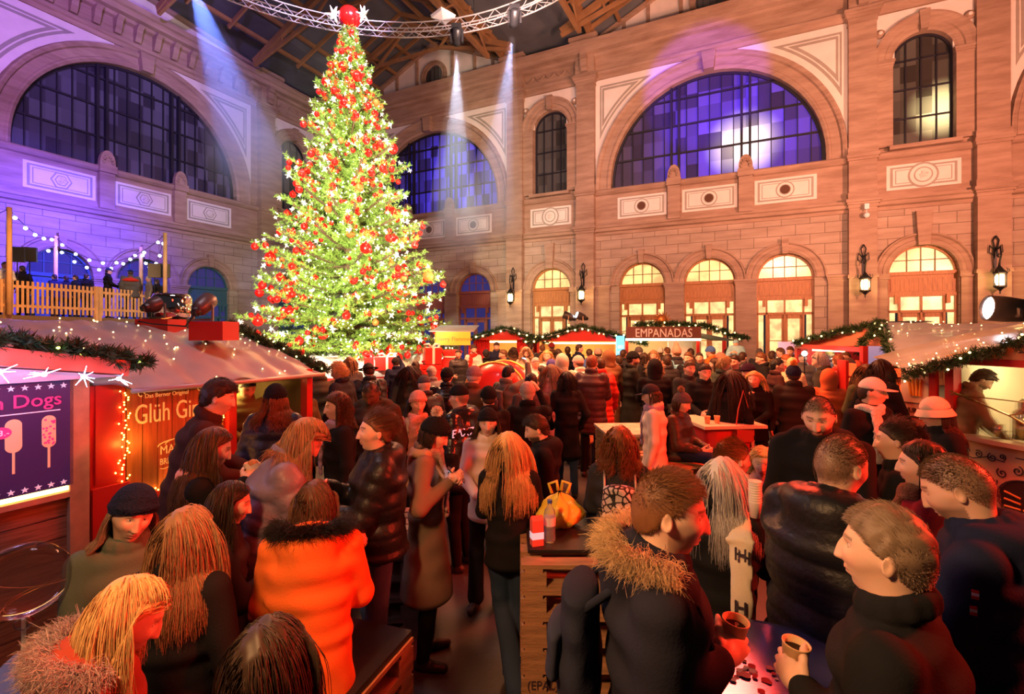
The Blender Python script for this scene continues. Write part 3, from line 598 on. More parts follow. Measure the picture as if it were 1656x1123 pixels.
def moving_head(loc, tgt, label, s=1.0):
    loc = Vector(loc); e = empty('moving_head', loc, 0, label, 'stage light'); d = (Vector(tgt)-loc).normalized(); q = d.to_track_quat('Z', 'Y').to_matrix().to_4x4()
    m = MB(); m.box(-.2*s, .2*s, -.2*s, .2*s, .18*s, .42*s); m.build('base', M_BLK, e)
    m = MB(); m.box(-.27*s, -.2*s, -.08*s, .08*s, -.25*s, .25*s); m.box(.2*s, .27*s, -.08*s, .08*s, -.25*s, .25*s); m.build('yoke', M_BLK, e)
    m = MB(); m.lathe([(.10*s, -.32*s), (.17*s, -.28*s), (.19*s, 0), (.17*s, .2*s), (.15*s, .34*s)], 16, q); m.build('lamp_housing', M_BLK, e, True)
    m = MB(); m.lathe([(0, .355*s), (.12*s, .35*s)], 16, q); m.build('lens', M_LENS, e); return e
for (a, b, c, en, an), lb in zip(BEAMS, ('black moving head with a white beam on the ring truss, nearest the round gable window', 'black moving head on the right end of the ring truss', 'black moving head with a blue beam above the left arch')):
    A = Vector(a); moving_head(A-(Vector(b)-A).normalized()*.30, b, lb, .85)
e = empty('speaker_cluster', Vector((-2.45, 17.6, 13.62)), 0, 'small white rigging motor on the ring truss', 'motor'); m = MB(); m.lathe([(0, -.15), (.42, -.05), (.45, .05), (.1, .2), (0, .2)], 4); m.build('housing', mat('white_plastic'), e)
def haze_cone(a, b, ang, col, dens, label):
    a = Vector(a); b = Vector(b); L = (b-a).length*.72; q = (b-a).to_track_quat('Z', 'Y').to_matrix().to_4x4(); q.translation = a
    m_ = bpy.data.materials.new('haze'); m_.use_nodes = True; nt = m_.node_tree; nt.nodes.remove(nt.nodes['Principled BSDF']); v = nt.nodes.new('ShaderNodeVolumeScatter'); v.inputs[0].default_value = (.9, .9, 1, 1); v.inputs[1].default_value = dens*2.2; v.inputs['Anisotropy'].default_value = .1
    nt.links.new(v.outputs[0], nt.nodes['Material Output'].inputs['Volume'])
    mb = MB(); r = math.tan(R(ang/2)); mb.lathe([(.1, .3), (L*r*1.15+.1, L)], 20, q); o = mb.build('haze', m_); tag(o, label, 'haze', kind='stuff')
haze_cone(*BEAMS[0][:2], BEAMS[0][4], 0, .05, 'haze lit by the white beam in front of the round gable window')
haze_cone(*BEAMS[1][:2], BEAMS[1][4], 0, .05, 'haze lit by the beam right of the round gable window')
haze_cone(*BEAMS[2][:2], BEAMS[2][4], 0, .05, 'haze lit blue by the beam above the left arch')
# ------------------------------------------------------------- tree platform, presents, snow
M_REDP = mat('red_lacquer', (.55, .02, .015), .35, coat=.3); M_SNOW = mat('artificial_snow', (.85, .83, .82), .9, bump=.6, bs=9)
M_REDC = mat('red_cloth', (.5, .015, .012), .8, bump=.3, bs=12)
e = empty('tree_platform', (TREE.x, TREE.y-.3, 0), 0, 'red panelled round platform carrying the fir tree', 'platform')
m = MB(); m.lathe([(3.3, 0), (3.3, 1.05), (3.38, 1.05), (3.38, 1.15), (0, 1.15)], 28)
for k in range(28): a = 2*PI*k/28; m.bar((3.33*math.cos(a), 3.33*math.sin(a), .02), (3.33*math.cos(a), 3.33*math.sin(a), 1.08), .09)
m.build('panel', M_REDP, e)
def blob(name, pts, rad, m_, lab, cat, seed=0, amp=.15, n=48, mm=20):
    r = np.random.default_rng(seed); vs = []; fs = []
o = None
mb = MB(); nr, na = 10, 60; vs = []
for i in range(nr+1):
    for k in range(na):
        a = 2*PI*k/na; rr = 3.42*i/nr; z = 1.16+.34*(.5+.5*math.sin(a*7+i))*(i > 0)*(i < nr)+.16*math.sin(a*13+i*2)*(i < nr)+(.12 if i < nr else -.12)
        vs.append((rr*math.cos(a), rr*math.sin(a), z))
mb.add(vs, [(i*na+k, i*na+(k+1) % na, (i+1)*na+(k+1) % na, (i+1)*na+k) for i in range(nr) for k in range(na)])
o = mb.build('snow_cover', M_SNOW, None, True, (TREE.x, TREE.y-.3, 0)); tag(o, 'white artificial snow heaped on the red tree platform', 'snow', kind='stuff')
M_RIB = mat('white_ribbon', (.85, .75, .72), .5); M_RIBR = mat('red_ribbon', (.6, .02, .03), .4)
def present(loc, sx, sy, sz, rz, m1, m2, label, group=None):
    e = empty('gift_box', loc, rz, label, 'present', group)
    m = MB(); m.box(-sx, sx, -sy, sy, 0, sz*1.6); m.build('box', m1, e); m = MB(); m.box(-sx*1.06, sx*1.06, -sy*1.06, sy*1.06, sz*1.6, sz*2); m.build('lid', m1, e)
    m = MB(); m.box(-.03, .03, -sy*1.08, sy*1.08, 0, sz*2.03); m.box(-sx*1.08, sx*1.08, -.03, .03, 0, sz*2.03); m.build('ribbon', m2, e)
    m = MB()
    for s_ in (-1, 1):
        for t in (0, 1): m.tube([(0, 0, sz*2), (s_*.1, t*.1*s_, sz*2+.1), (s_*.2, t*.12*s_, sz*2+.08), (s_*.17, t*.08, sz*2), (0, 0, sz*2)], .025, 6)
    m.build('bow', m2, e, True)
present(px(625, 592, 13.2)-Vector((0, 0, .1)), .30, .25, .17, .3, M_REDP, M_RIB, 'red gift box with a pale bow on the snow under the tree')
present(px(607, 590, 13.35)-Vector((0, 0, .1)), .22, .2, .14, -.3, M_REDP, M_RIBR, 'smaller red gift with a red bow on the snow, left of the pale bowed one')
present(px(503, 597, 13.6)-Vector((0, 0, .1)), .22, .2, .12, -.2, M_REDP, M_RIB, 'red gift on the snow at the left foot of the tree')
STK = empty('display_plinth', (-1.75, 12.6, 0), .1, 'red plinth topped with snow, right of the tree platform', 'plinth')
m = MB(); m.box(-.75, .7, -.6, .6, 0, 1.0); m.build('panel', M_REDP, STK); m = MB(); m.box(-.78, .73, -.63, .63, 1.0, 1.06); m.build('snow_layer', M_SNOW, STK)
present(Vector((-2.05, 12.5, 1.06)), .26, .26, .24, .1, M_REDP, M_RIBR, 'large red gift box on the plinth, bottom of its stack')
present(Vector((-2.02, 12.5, 1.56)), .2, .2, .2, .35, M_REDP, M_RIB, 'red gift box with pale bow, topmost of the stack on the plinth')
present(Vector((-1.5, 12.45, 1.06)), .2, .2, .15, -.25, M_REDP, M_RIB, 'low red gift box on the plinth, right of the stack')
e = empty('red_sack', (-1.55, 12.75, 1.06), 0, 'red velvet gift sack with white trim on the plinth', 'sack')
m = MB(); m.lathe([(.3, 0), (.38, .25), (.33, .5), (.2, .65), (.28, .8), (.22, .84)], 16); m.build('bag', M_REDC, e, True); m = MB(); m.tube([(.2*math.cos(2*PI*i/16), .2*math.sin(2*PI*i/16), .66) for i in range(16)], .035, 6, True); m.build('trim', M_RIB, e, True)
e = empty('sleigh', (-.25, 10.2, 0), -.25, 'round-backed red sleigh with gilt scrolls in the crowd', 'sleigh')
m = MB(); m.lathe([(0, -.35), (.45, -.33), (.62, -.2), (.66, 0), (.62, .2), (.45, .33), (0, .35)], 28, Matrix.Translation((0, 0, 1.1))@Matrix.Rotation(PI/2, 4, 'X')); m.build('body', M_REDP, e, True)
m = MB(); G = mat('gilt', (.9, .45, .12), .35, .6)
for s_ in (-.36, .36): m.tube([(.64*math.cos(2*PI*i/28), s_, 1.1+.64*math.sin(2*PI*i/28)) for i in range(28)], .03, 6, True)
m.tube([(-.7, -.37, .2), (-.2, -.37, .12), (.5, -.37, .12), (.8, -.37, .3), (.8, -.37, .5), (.65, -.37, .5)], .025, 6); m.tube([(-.7, .37, .2), (-.2, .37, .12), (.5, .37, .12), (.8, .37, .3), (.8, .37, .5), (.65, .37, .5)], .025, 6)
for a in (-.3, .4): m.tube([(a, -.37, .12), (a, -.3, .6)], .02, 6); m.tube([(a, .37, .12), (a, .3, .6)], .02, 6)
m.build('runner', G, e, True)
# ------------------------------------------------------------- garlands, bulbs, tarps
M_GAR = mat('garland_green', (.035, .085, .03), .6, var=.4, vs=8); M_BULB = mat('warm_bulb', (1, .8, .4), .3, emit=(1, .68, .25), es=7); M_BULBC = mat('cold_bulb', (.7, .75, 1), .3, emit=(.55, .62, 1), es=22)
def resample(pts, step):
    pts = [np.array(p, float) for p in pts]; out = [pts[0]]
    for a, b in zip(pts[:-1], pts[1:]):
        n = max(1, int(np.linalg.norm(b-a)/step)); out += [a+(b-a)*i/n for i in range(1, n+1)]
    return np.array(out)
def garland(pts, rad, label, seed=1, bulb=M_BULB, step=.03, nl=.07, br=.012, every=4):
    r = np.random.default_rng(seed); P = resample(pts, step); D = unit(np.gradient(P, axis=0)); PP = []; DD = []
    for p, d in zip(P, D):
        for k in range(4):
            t = unit(r.normal(size=3)+d*.3); ln = rad*r.uniform(.6, 1.2)
            for j in range(4): PP.append(p+t*ln*j/3.5); DD.append(t)
    V, F = needles_on(np.array(PP), np.array(DD), 5, nl, nl*.09, r); c = Vector(P[0]); V = V-np.array(c)
    o = link('garland', np_mesh('garland', V, F, False), M_GAR, None, c); tag(o, label, 'garland')
    mb = MB()
    for i in range(0, len(P), every): q = P[i]-np.array(c)+unit(r.normal(size=3)+np.array([-.1, -.6, -.2]))*rad*.95; mb.ball(q, br, 6, 4)
    b = mb.build('light_string', bulb, o); return o
M_TARP = mat('clear_tarp', (.34, .31, .28), .36, coat=.25, bump=.35, bs=4, var=.12, vs=2)
M_TARPW = mat('white_tarp', (.40, .44, .52), .25, coat=.4, bump=.35, bs=4)
def tarp(name, grid_pts, m_, label, cat='roof cover', amp=.03, seed=2, sub=10, thick=.012, parent=None):
    """grid_pts: rows of 3-D points; bilinear patches with folds"""
    g = np.array(grid_pts, float); nu, nv = g.shape[:2]; U = (nu-1)*sub+1; Vv = (nv-1)*sub+1; out = np.zeros((U, Vv, 3))
    for i in range(U):
        for j in range(Vv):
            a, b = i/sub, j/sub; i0 = min(int(a), nu-2); j0 = min(int(b), nv-2); a -= i0; b -= j0
            out[i, j] = g[i0, j0]*(1-a)*(1-b)+g[i0+1, j0]*a*(1-b)+g[i0, j0+1]*(1-a)*b+g[i0+1, j0+1]*a*b
    x, y = out[..., 0], out[..., 1]; r = np.random.default_rng(seed); w_ = 0
    for k in range(7): a = r.uniform(0, PI); f = r.uniform(5, 24); w_ = w_+np.abs(np.sin((x*math.cos(a)+y*math.sin(a))*f/2+r.uniform(0, 6)+.6*np.sin(x*2+y*3)))*r.uniform(.2, .6)
    out[..., 2] += amp*(w_-w_.mean()); mb = MB(); V = out.reshape(-1, 3)
    mb.add(V.tolist(), [(i*Vv+j, i*Vv+j+1, (i+1)*Vv+j+1, (i+1)*Vv+j) for i in range(U-1) for j in range(Vv-1)])
    mb.add((V-np.array([0, 0, thick])).tolist(), [(i*Vv+j, (i+1)*Vv+j, (i+1)*Vv+j+1, i*Vv+j+1) for i in range(U-1) for j in range(Vv-1)])
    o = mb.build(name, m_, parent, True)
    if parent is None: tag(o, label, cat)
    return o
def roof_bulbs(parent, f, n, m_=None, r=.012, seed=3):
    rr = random.Random(seed); mb = MB()
    for k in range(n): mb.ball(f(rr.random(), rr.random()), r, 6, 4)
    return mb.build('light_string', m_ or M_BULB, parent)
# ------------------------------------------------------------- left stalls
SL0 = Vector((-3.28, 3.7, 0)); SD = Vector((.44, .898, 0)).normalized(); SN = Vector((.898, -.44, 0)).normalized()
def SLP(k, out, z): p = SL0+SD*k+SN*out; return Vector((p.x, p.y, z))
SLR = math.atan2(SD.y, SD.x); MSL = Matrix.Rotation(SLR, 4, 'Z')      # local x along the front, -y out of it
def sl_box(mb, k0, k1, o0, o1, z0, z1): mb.box(k0, k1, -o1, -o0, z0, z1)
M_NAVY = mat('navy_print', (.03, .025, .09), .35, emit=(.03, .02, .12), es=.25); M_MAG = mat('magenta_print', (.9, .05, .25), .4, emit=(1, .05, .25), es=.4); M_CREAM = mat('cream_print', (.85, .6, .35), .5, emit=(1, .7, .4), es=.15); M_WHT = mat('white_print', (.85, .85, .9), .4, emit=(.7, .7, 1), es=.35)
M_PLANK = mat('weathered_planks', (.26, .15, .07), .7, var=.4, vs=6, stretch=(.8, .8, 10)); M_ORP = mat('orange_print', (.8, .16, .03), .5, emit=(1, .15, .03), es=.15)
st = empty('corn_dog_stall', SL0, SLR, 'plank-sided snack stall with a lit menu board at the left edge', 'stall')
m = MB()
for k in range(7): sl_box(m, -2.6, 0, -.09, -.05, .02+.155*k, .165+.155*k)
m.build('plank_wall', M_PLANK, st); m = MB(); sl_box(m, -.02, .1, -.14, .0, 0, 2.1); sl_box(m, -2.7, 0, -.14, -.0, 1.09, 1.13); m.build('post', mat('pale_post', (.42, .27, .14), .7, var=.3, vs=6), st)
m = MB(); sl_box(m, -2.6, -.02, -.05, -.02, 1.14, 1.17); m.build('strip_light', mat('strip_light', (1, .8, .3), .4, emit=(1, .68, .2), es=5), st)
m = MB(); sl_box(m, -2.6, 0, -.04, 0, 1.18, 1.96); sg = m.build('menu_board', M_NAVY, st)
def on_board(k, z, o=.006): return plane_M((k, -o, z), (1, 0, 0))
text_mesh('heading', "Swiss Corn Dogs", .13, M_MAG, on_board(-.07, 1.79), sg, .003, 'RIGHT', spacing=1.0)
m = MB()
for k in range(34):
    for z in (1.925, 1.212): m.poly([(-.06-k*.072+(.022 if i % 2 == 0 else .009)*math.cos(PI/2+i*PI/5), -.001, z+(.022 if i % 2 == 0 else .009)*math.sin(PI/2+i*PI/5)) for i in range(10)], (0, -.004, 0))
m.build('star_row', M_WHT, sg)
m = MB()
for i in range(12):                                               # the two drawn sticks
    pass
cap = lambda cx, cz, rx, rz: [(cx+rx*math.cos(a)*(1), -.002, cz+(rz-rx)*(1 if math.sin(a) > 0 else -1)+rx*math.sin(a)) for a in [2*PI*i/24 for i in range(24)]]
m.poly(cap(-.335, 1.60, .045, .115), (0, -.004, 0)); m.box(-.342, -.328, -.006, -.002, 1.34, 1.5)
m.poly(cap(-.145, 1.60, .040, .115), (0, -.004, 0)); m.box(-.152, -.138, -.006, -.002, 1.34, 1.5)
for k in range(5): m.box(-1.3, -.56+.02*(k % 2), -.005, -.002, 1.30+.09*k, 1.33+.09*k)
m.build('picture', M_CREAM, sg); m = MB()
rr = random.Random(4)
for k in range(26): m.poly([(-.145+rr.uniform(-.033, .033)+.007*math.cos(a), -.007, 1.6+rr.uniform(-.1, .1)+.007*math.sin(a)) for a in (0, 1.5, 3, 4.5)], (0, -.002, 0)) if 0 else m.box(*(lambda x, z: (x-.006, x+.006, -.009, -.005, z-.006, z+.006))(-.145+rr.uniform(-.035, .035), 1.6+rr.uniform(-.1, .1)))
m.build('sprinkles', M_MAG, sg)
m = MB(); m.poly([(-.40+.055*math.cos(a), -.006, 1.63+.04*math.sin(a)) for a in [2*PI*i/20 for i in range(20)]], (0, -.003, 0)); m.build('price_badge', M_MAG, sg)
text_mesh('price', "13.-", .055, M_WHT, on_board(-.40, 1.612, .012), sg, .001)
m = MB(); m.poly([(-1.4, -.003, 1.25), (-.62, -.003, 1.27), (-.55, -.003, 1.31), (-.60, -.003, 1.35), (-.50, -.003, 1.38), (-.6, -.003, 1.40), (-.46, -.003, 1.45), (-1.4, -.003, 1.41)], (0, -.004, 0)) if 0 else m.poly([(-1.5, -.003, 1.235), (-.72, -.003, 1.235), (-.66, -.003, 1.26), (-.70, -.003, 1.275), (-.62, -.003, 1.285), (-1.5, -.003, 1.285)], (0, -.003, 0)); m.build('orange_splash', M_ORP, sg)
m = MB()
for k in range(5): m.box(-1.3, -.5, -.006, -.003, 1.345+.09*k, 1.352+.09*k)
m.box(-.5, -.08, -.006, -.003, 1.745, 1.752); m.box(-1.3, -.3, -.006, -.003, 1.222, 1.228) if 0 else None; m.build('small_print', M_WHT, sg)
m = MB(); a = SLP(-3.2, .12, 2.55)-SL0; b = SLP(.3, .12, 1.99)-SL0; Mi = MSL.inverted(); a.z = 2.62; b.z = 2.03
m.bar(Mi@a, Mi@b, .05, .12); m.build('fascia_board', mat('salmon_board', (.55, .16, .10), .6, var=.2), st)
m = MB()
m.add([(-3.2, -.10, 1.97), (.28, -.10, 1.97), (.28, -.10, 2.0), (-3.2, -.10, 2.56)], [(0, 1, 2, 3)]); m.build('gable_board', mat('pale_pink_board', (.6, .4, .5), .5), st)
pts = [SLP(k, .22+.03*math.sin(k*5), 2.02-.145*k+.0) for k in np.arange(-3, .25, .1)]
e = empty('star_light_string', pts[0], 0, 'cold white starburst light string under the menu stall roof edge', 'lights'); m = MB(); m.tube([p-pts[0] for p in pts], .006, 5); m.build('cable', M_BLK, e)
m = MB(); rr = random.Random(9)
for k in np.arange(-2.9, .3, .22):
    m = MB()
    c = SLP(k, .24, 1.99-.145*k)-pts[0]; m.ball(c, .016, 8, 5)
    for i in range(7):
        d = Vector((rr.uniform(-1, 1), rr.uniform(-1, 1), rr.uniform(-1.2, .6))).normalized()*rr.uniform(.05, .11); m.tube([c, c+d], [.004, .001], 4)
    m.build('star_bulb', M_BULBC, e)
lamp('POINT', SLP(-.6, .5, 2.0), 9, (.55, .5, 1), size=.1, name='star_string_light'); lamp('POINT', SLP(-1.4, .35, 1.95), 7, (.6, .5, 1), size=.1, name='star_string_light')
garland([SLP(-3.0, .12, 2.66), SLP(-1, .1, 2.36), SLP(-.4, .1, 2.25), SLP(.1, .1, 2.16), SLP(.42, .14, 2.06)], .07, 'dark fir garland with yellow-green bulbs above the menu board', 21, mat('lime_bulb', (1, 1, .4), .3, emit=(.8, 1, .15), es=5), every=6)
# mulled gin stall
gs = empty('gluhgin_stall', SL0, SLR, 'red and brown drinks stall lettered Gluh Gin under a pale tarp', 'stall')
M_REDW = mat('red_painted_wood', (.42, .015, .012), .45); M_BRW = mat('brown_boards', (.30, .085, .022), .6, var=.35, vs=4, stretch=(10, 10, .7))
m = MB(); sl_box(m, .12, .36, -.10, -.04, .0, 1.9); m.build('side_panel', M_REDW, gs)
m = MB(); sl_box(m, .15, .335, -.04, -.03, 1.12, 1.9); m.tube([(.155, .03, 1.15), (.33, .03, 1.15), (.33, .03, 1.86), (.155, .03, 1.86)], .004, 4, True); m.build('red_door', M_REDW, gs)
m = MB()
for k in range(7): sl_box(m, .37+.118*k, .37+.118*k+.112, -.08, -.04, .95, 1.86)
sg = m.build('sign_board', M_BRW, gs); M_GOLD = mat('gold_letters', (.75, .48, .15), .5, emit=(1, .6, .15), es=.25)
text_mesh('lettering', "Das Berner Original", .052, M_GOLD, plane_M((.68, .035, 1.762), (1, 0, 0)), sg, .002, xs=.85); text_mesh('lettering', "Glüh Gin", .235, M_GOLD, plane_M((.69, .035, 1.55), (1, 0, 0)), sg, .003, xs=.62)
text_mesh('lettering', "MATTE", .105, M_GOLD, plane_M((.75, .035, 1.26), (1, 0, 0)), sg, .002, xs=.8); text_mesh('lettering', "BRENNEREI", .075, M_GOLD, plane_M((.75, .035, 1.17), (1, 0, 0)), sg, .002, xs=.7)
m = MB(); m.tube([(.80+.2*math.cos(a), .033, 1.33+.05*math.sin(a)) for a in [PI*i/12 for i in range(13)]], .005, 4); m.tube([(.80+.14*math.cos(a), .033, 1.34+.04*math.sin(a)) for a in [PI*i/12 for i in range(13)]], .004, 4)
m.tube([(.62+.02*i, .033, 1.14-.008*math.sin(i)) for i in range(19)], .004, 4)
for s_ in (.47, .96): m.tube([(s_+.03*math.cos(a)*(1-a/9), .033, 1.80+.02*math.sin(a)) for a in [i*.7 for i in range(9)]], .005, 4)
m.build('ornament', M_GOLD, sg)
m = MB(); sl_box(m, .12, .37, -.03, .0, 0, 1.1); sl_box(m, .36, 1.22, -.05, -.02, 0, .96); sl_box(m, 1.22, 1.3, -.1, 0, 0, 1.9); sl_box(m, 2.15, 2.23, -.1, 0, 0, 1.9); m.build('frame', M_REDW, gs)
m = MB(); sl_box(m, 1.2, 2.3, -.35, .16, 1.0, 1.06); m.build('counter', mat('dark_wood', (.1, .05, .03), .4), gs); m = MB(); sl_box(m, 1.22, 2.2, -.05, -.02, 0, 1.0); m.build('counter_front', M_REDW, gs)
m = MB(); sl_box(m, .1, 2.3, -1.7, -1.64, 0, 2.1); sl_box(m, 2.24, 2.3, -1.7, -.1, 0, 1.9); m.build('back_wall', mat('olive_cloth', (.16, .12, .05), .8), gs)
lamp('POINT', SLP(1.7, -.7, 1.75), 22, (1, .55, .15), size=.1, name='stall_lamp'); lamp('POINT', SLP(.45, .12, 1.4), 2.5, (1, .42, .06), size=.03, name='string_glow')
rr = random.Random(2); m = MB()
for k in range(46): m.ball((.33+rr.uniform(-.05, .05), .025-rr.uniform(0, .03), 1.0+.86*k/46), .0065, 6, 4)
for k in range(34): m.ball((1.12+rr.uniform(-.05, .06), .025-rr.uniform(0, .03), 1.1+.76*k/34), .0065, 6, 4)
for k in range(36): m.ball((.38+.78*k/36, .02, .985+rr.uniform(-.02, .02)), .0065, 6, 4)
o = m.build('fairy_lights', mat('amber_bulb', (1, .6, .1), .3, emit=(1, .45, .05), es=26), None, loc=SL0, rz=SLR); tag(o, 'amber fairy lights framing the Gluh Gin sign', 'lights')
for k, z in ((.33, 1.4), (1.13, 1.5), (.75, .99)): lamp('POINT', SLP(k, .05, z), 1.6, (1, .4, .05), size=.02, name='string_glow')
# tarp roof: front eave, ridge behind, sagging
def RP(k, back, z): return SLP(k, -back, z)
rows = [[RP(-3, -.05, 2.5), RP(-.6, .5, 2.25), RP(.32, -.12, 1.86), RP(1.2, -.12, 1.86), RP(2.28, -.12, 1.85)],
        [RP(-3, .9, 2.62), RP(-.6, 1.1, 2.42), RP(.4, .7, 2.20), RP(1.2, .6, 2.21), RP(2.25, .4, 2.04)],
        [RP(-3, 1.8, 2.62), RP(-.6, 1.9, 2.47), RP(.4, 1.5, 2.43), RP(1.2, 1.3, 2.44), RP(2.05, 1.1, 2.32)],
        [RP(-3, 3.2, 2.3), RP(-.6, 3.2, 2.2), RP(.4, 3.0, 2.0), RP(1.2, 3.0, 2.0), RP(2.0, 3.0, 2.0)]]
tp = tarp('stall_tarp', rows, M_TARP, 'large creased pale tarp covering the left stall roofs', amp=.040, sub=26)
m = MB(); m.tube([RP(.32, -.13, 1.85), RP(1.2, -.13, 1.84), RP(2.28, -.13, 1.84)], .022, 8); m.build('hem', M_TARP, tp, True)
gr = np.array([[list(p) for p in r_] for r_ in rows])
def on_tarp(a, b): 
    i = min(int(a*2.2), 2); f = a*2.2-i; j = min(int(1+b*2.95), 3); g = 1+b*2.95-j; p = gr[i, j]*(1-f)*(1-g)+gr[min(i+1, 3), j]*f*(1-g)+gr[i, j+1]*(1-f)*g+gr[min(i+1, 3), j+1]*f*g; return (p[0], p[1], p[2]+.03)
roof_bulbs(tp, on_tarp, 70, r=.008)
garland([RP(2.0, 1.15, 2.42), RP(2.2, .7, 2.2), RP(2.36, .3, 2.0), RP(2.42, 0, 1.88)], .06, 'fir garland along the far edge of the Gluh Gin stall roof', 22)
# lamps on the stall roof
def roof_box(x0, x1, y0, y1, Y, dep, label):
    a = px(x0, y1, Y); b = px(x1, y0, Y); e = empty('wooden_crate', ((a.x+b.x)/2, Y+dep/2, a.z), 0, label, 'crate'); w_ = (b.x-a.x)/2; h = b.z-a.z
    m = MB(); m.box(-w_, w_, -dep/2, dep/2, -.05, h)
    m.build('box', M_REDW, e); return Vector(e.location)+Vector((0, 0, h))
rb1 = roof_box(218, 271, 516, 534, 5.2, .3, 'red wooden crate on the tarp under the left floodlight'); rb2 = roof_box(305, 360, 520, 543, 5.0, .3, 'red wooden crate on the tarp under the right floodlight')
def par_lamp(base, dirv, label, s=1.0, glow=None, up=.3):
    e = empty('floodlight', base, 0, label, 'floodlight'); d = Vector(dirv).normalized(); q = d.to_track_quat('Z', 'Y').to_matrix().to_4x4(); c = Vector((0, 0, up)); q.translation = c
    side = d.cross(Vector((0, 0, 1))).normalized()
    m = MB(); m.lathe([(.05*s, -.26*s), (.10*s, -.24*s), (.15*s, -.15*s), (.17*s, .05*s), (.17*s, .24*s), (.155*s, .25*s), (.15*s, .2*s)], 20, q); m.build('housing', mat('grey_lamp_housing', (.06, .05, .045), .4), e, True)
    m = MB(); m.lathe([(.06*s, -.34*s), (.09*s, -.3*s), (.1*s, -.22*s)], 12, q); m.box(-.05*s, .05*s, -.05*s, .05*s, -.36*s, -.3*s, q); m.build('rear_cap', M_BLK, e)
    m = MB(); m.lathe([(0, .21*s), (.148*s, .21*s)], 20, q); m.build('lens', glow or mat('flood_lens', (1, 1, .9), .2, emit=(1, .9, .7), es=10), e)
    m = MB()
    for sg in (-1, 1): p = side*sg*.19*s; m.bar(p+Vector((0, 0, .0)), p+Vector((0, 0, up)), .035*s); m.bar(p+Vector((0, 0, up)), p*.85+Vector((0, 0, up)), .03*s)
    m.bar(-side*.2*s, side*.2*s, .04*s); m.build('yoke', mat('steel_yoke', (.3, .26, .22), .4, .7), e); return e
TD = Vector((TREE.x, TREE.y, 6))
par_lamp(rb1+Vector((-.03, 0, .02)), Vector((.35, 1, .42)), 'dark barrel floodlight on the left crate, tilted to the tree', .52, up=.15)
par_lamp(rb2+Vector((-.12, 0, .02)), Vector((-.02, 1, .62)), 'dark barrel floodlight on the right crate, aimed up at the tree', .52, up=.15)
dl = empty('disco_light', px(278, 520, 5.5), 0, 'chrome drum projector between the two dark floodlights', 'projector')
m = MB(); m.lathe([(.12, .02), (.17, .05), (.19, .1), (.19, .26), (.17, .30), (0, .31)], 24); m.build('drum', mat('chrome', (.8, .78, .74), .08, 1), dl, True)
m = MB(); m.box(-.16, .16, -.12, .12, -.08, .03); m.build('base', M_BLK, dl); m = MB(); m.box(-.09, .09, -.135, -.12, -.04, .02); m.build('amber_panel', mat('amber_panel', (1, .25, .05), .4, emit=(1, .2, .04), es=2.5), dl)
m = MB(); m.tube([px(205, 530, 5.3), px(225, 520, 5.2), px(245, 524, 5.1), px(300, 528, 5.0), px(318, 505, 5.0)], .008, 5); o = m.build('power_cable', M_BLK, None, True); tag(o, 'black power cable looping between the roof floodlights', 'cable')
# ------------------------------------------------------------- gallery at the left
GA = Vector((-17.5, 13.8, 0)); GB = Vector((-15.45, 21.6, 0)); gd = (GB-GA).normalized(); gn = Vector((gd.y, -gd.x, 0)); GL = (GB-GA).length
GRZ = math.atan2(gd.y, gd.x)
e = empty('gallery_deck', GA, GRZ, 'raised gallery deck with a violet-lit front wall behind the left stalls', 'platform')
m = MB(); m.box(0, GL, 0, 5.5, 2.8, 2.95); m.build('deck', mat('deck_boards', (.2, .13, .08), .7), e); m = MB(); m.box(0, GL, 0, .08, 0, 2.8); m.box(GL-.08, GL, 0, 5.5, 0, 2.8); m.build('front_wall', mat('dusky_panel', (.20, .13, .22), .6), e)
text_mesh('lettering', "GLÜHWEIN", .42, mat('blue_letters', (.1, .4, 1), .4, emit=(.08, .4, 1), es=2.2), plane_M((GL-1.9, -.01, 2.2), (1, 0, 0)), e, .01)
M_PINE = mat('pale_pine', (.72, .42, .20), .55, var=.15, vs=4)
def fence(k0, k1, label):
    e = empty('picket_fence', GA+gd*k0, GRZ, label, 'fence'); L = k1-k0; n = int(L/.145)
    for i in range(n):
        m = MB(); x = .11+i*.145; m.box(x-.035, x+.035, -.06, -.035, 3.02, 4.12); m.build('picket', M_PINE, e)
    m = MB(); m.box(0, L, -.035, .01, 3.22, 3.31); m.box(0, L, -.035, .01, 3.88, 3.97); m.build('rail', M_PINE, e)
    for x in (0, L): m = MB(); m.box(x-.07, x+.07, -.1, .04, 2.6, 4.15); m.build('post', M_PINE, e)
fence(0, 2.72, 'pine picket fence section at the far left of the gallery'); fence(2.75, 5.52, 'long pine picket fence section of the gallery, centre'); fence(5.6, 8.0, 'pine picket fence section of the gallery, right end')
posts = [(15, 338, 16.3, 'tallest pine pole at the left end of the gallery fence'), (90, 384, 20.5, 'white pole behind the gallery fence, left of the standing man'), (228, 402, 21.2, 'white pole behind the gallery fence, near the red-shouldered jacket'), (267, 379, 20.0, 'pine pole at the right end of the gallery fence')]
pt = []
for x, y, Y, lb in posts:
    t = px(x, y, Y); m = MB(); m.lathe([(.08, 0), (.07, t.z-2.9), (0, t.z-2.88)], 8); o = m.build('light_pole', M_PINE, None, True, (t.x, t.y, 2.95)); tag(o, lb, 'pole'); pt.append(t)
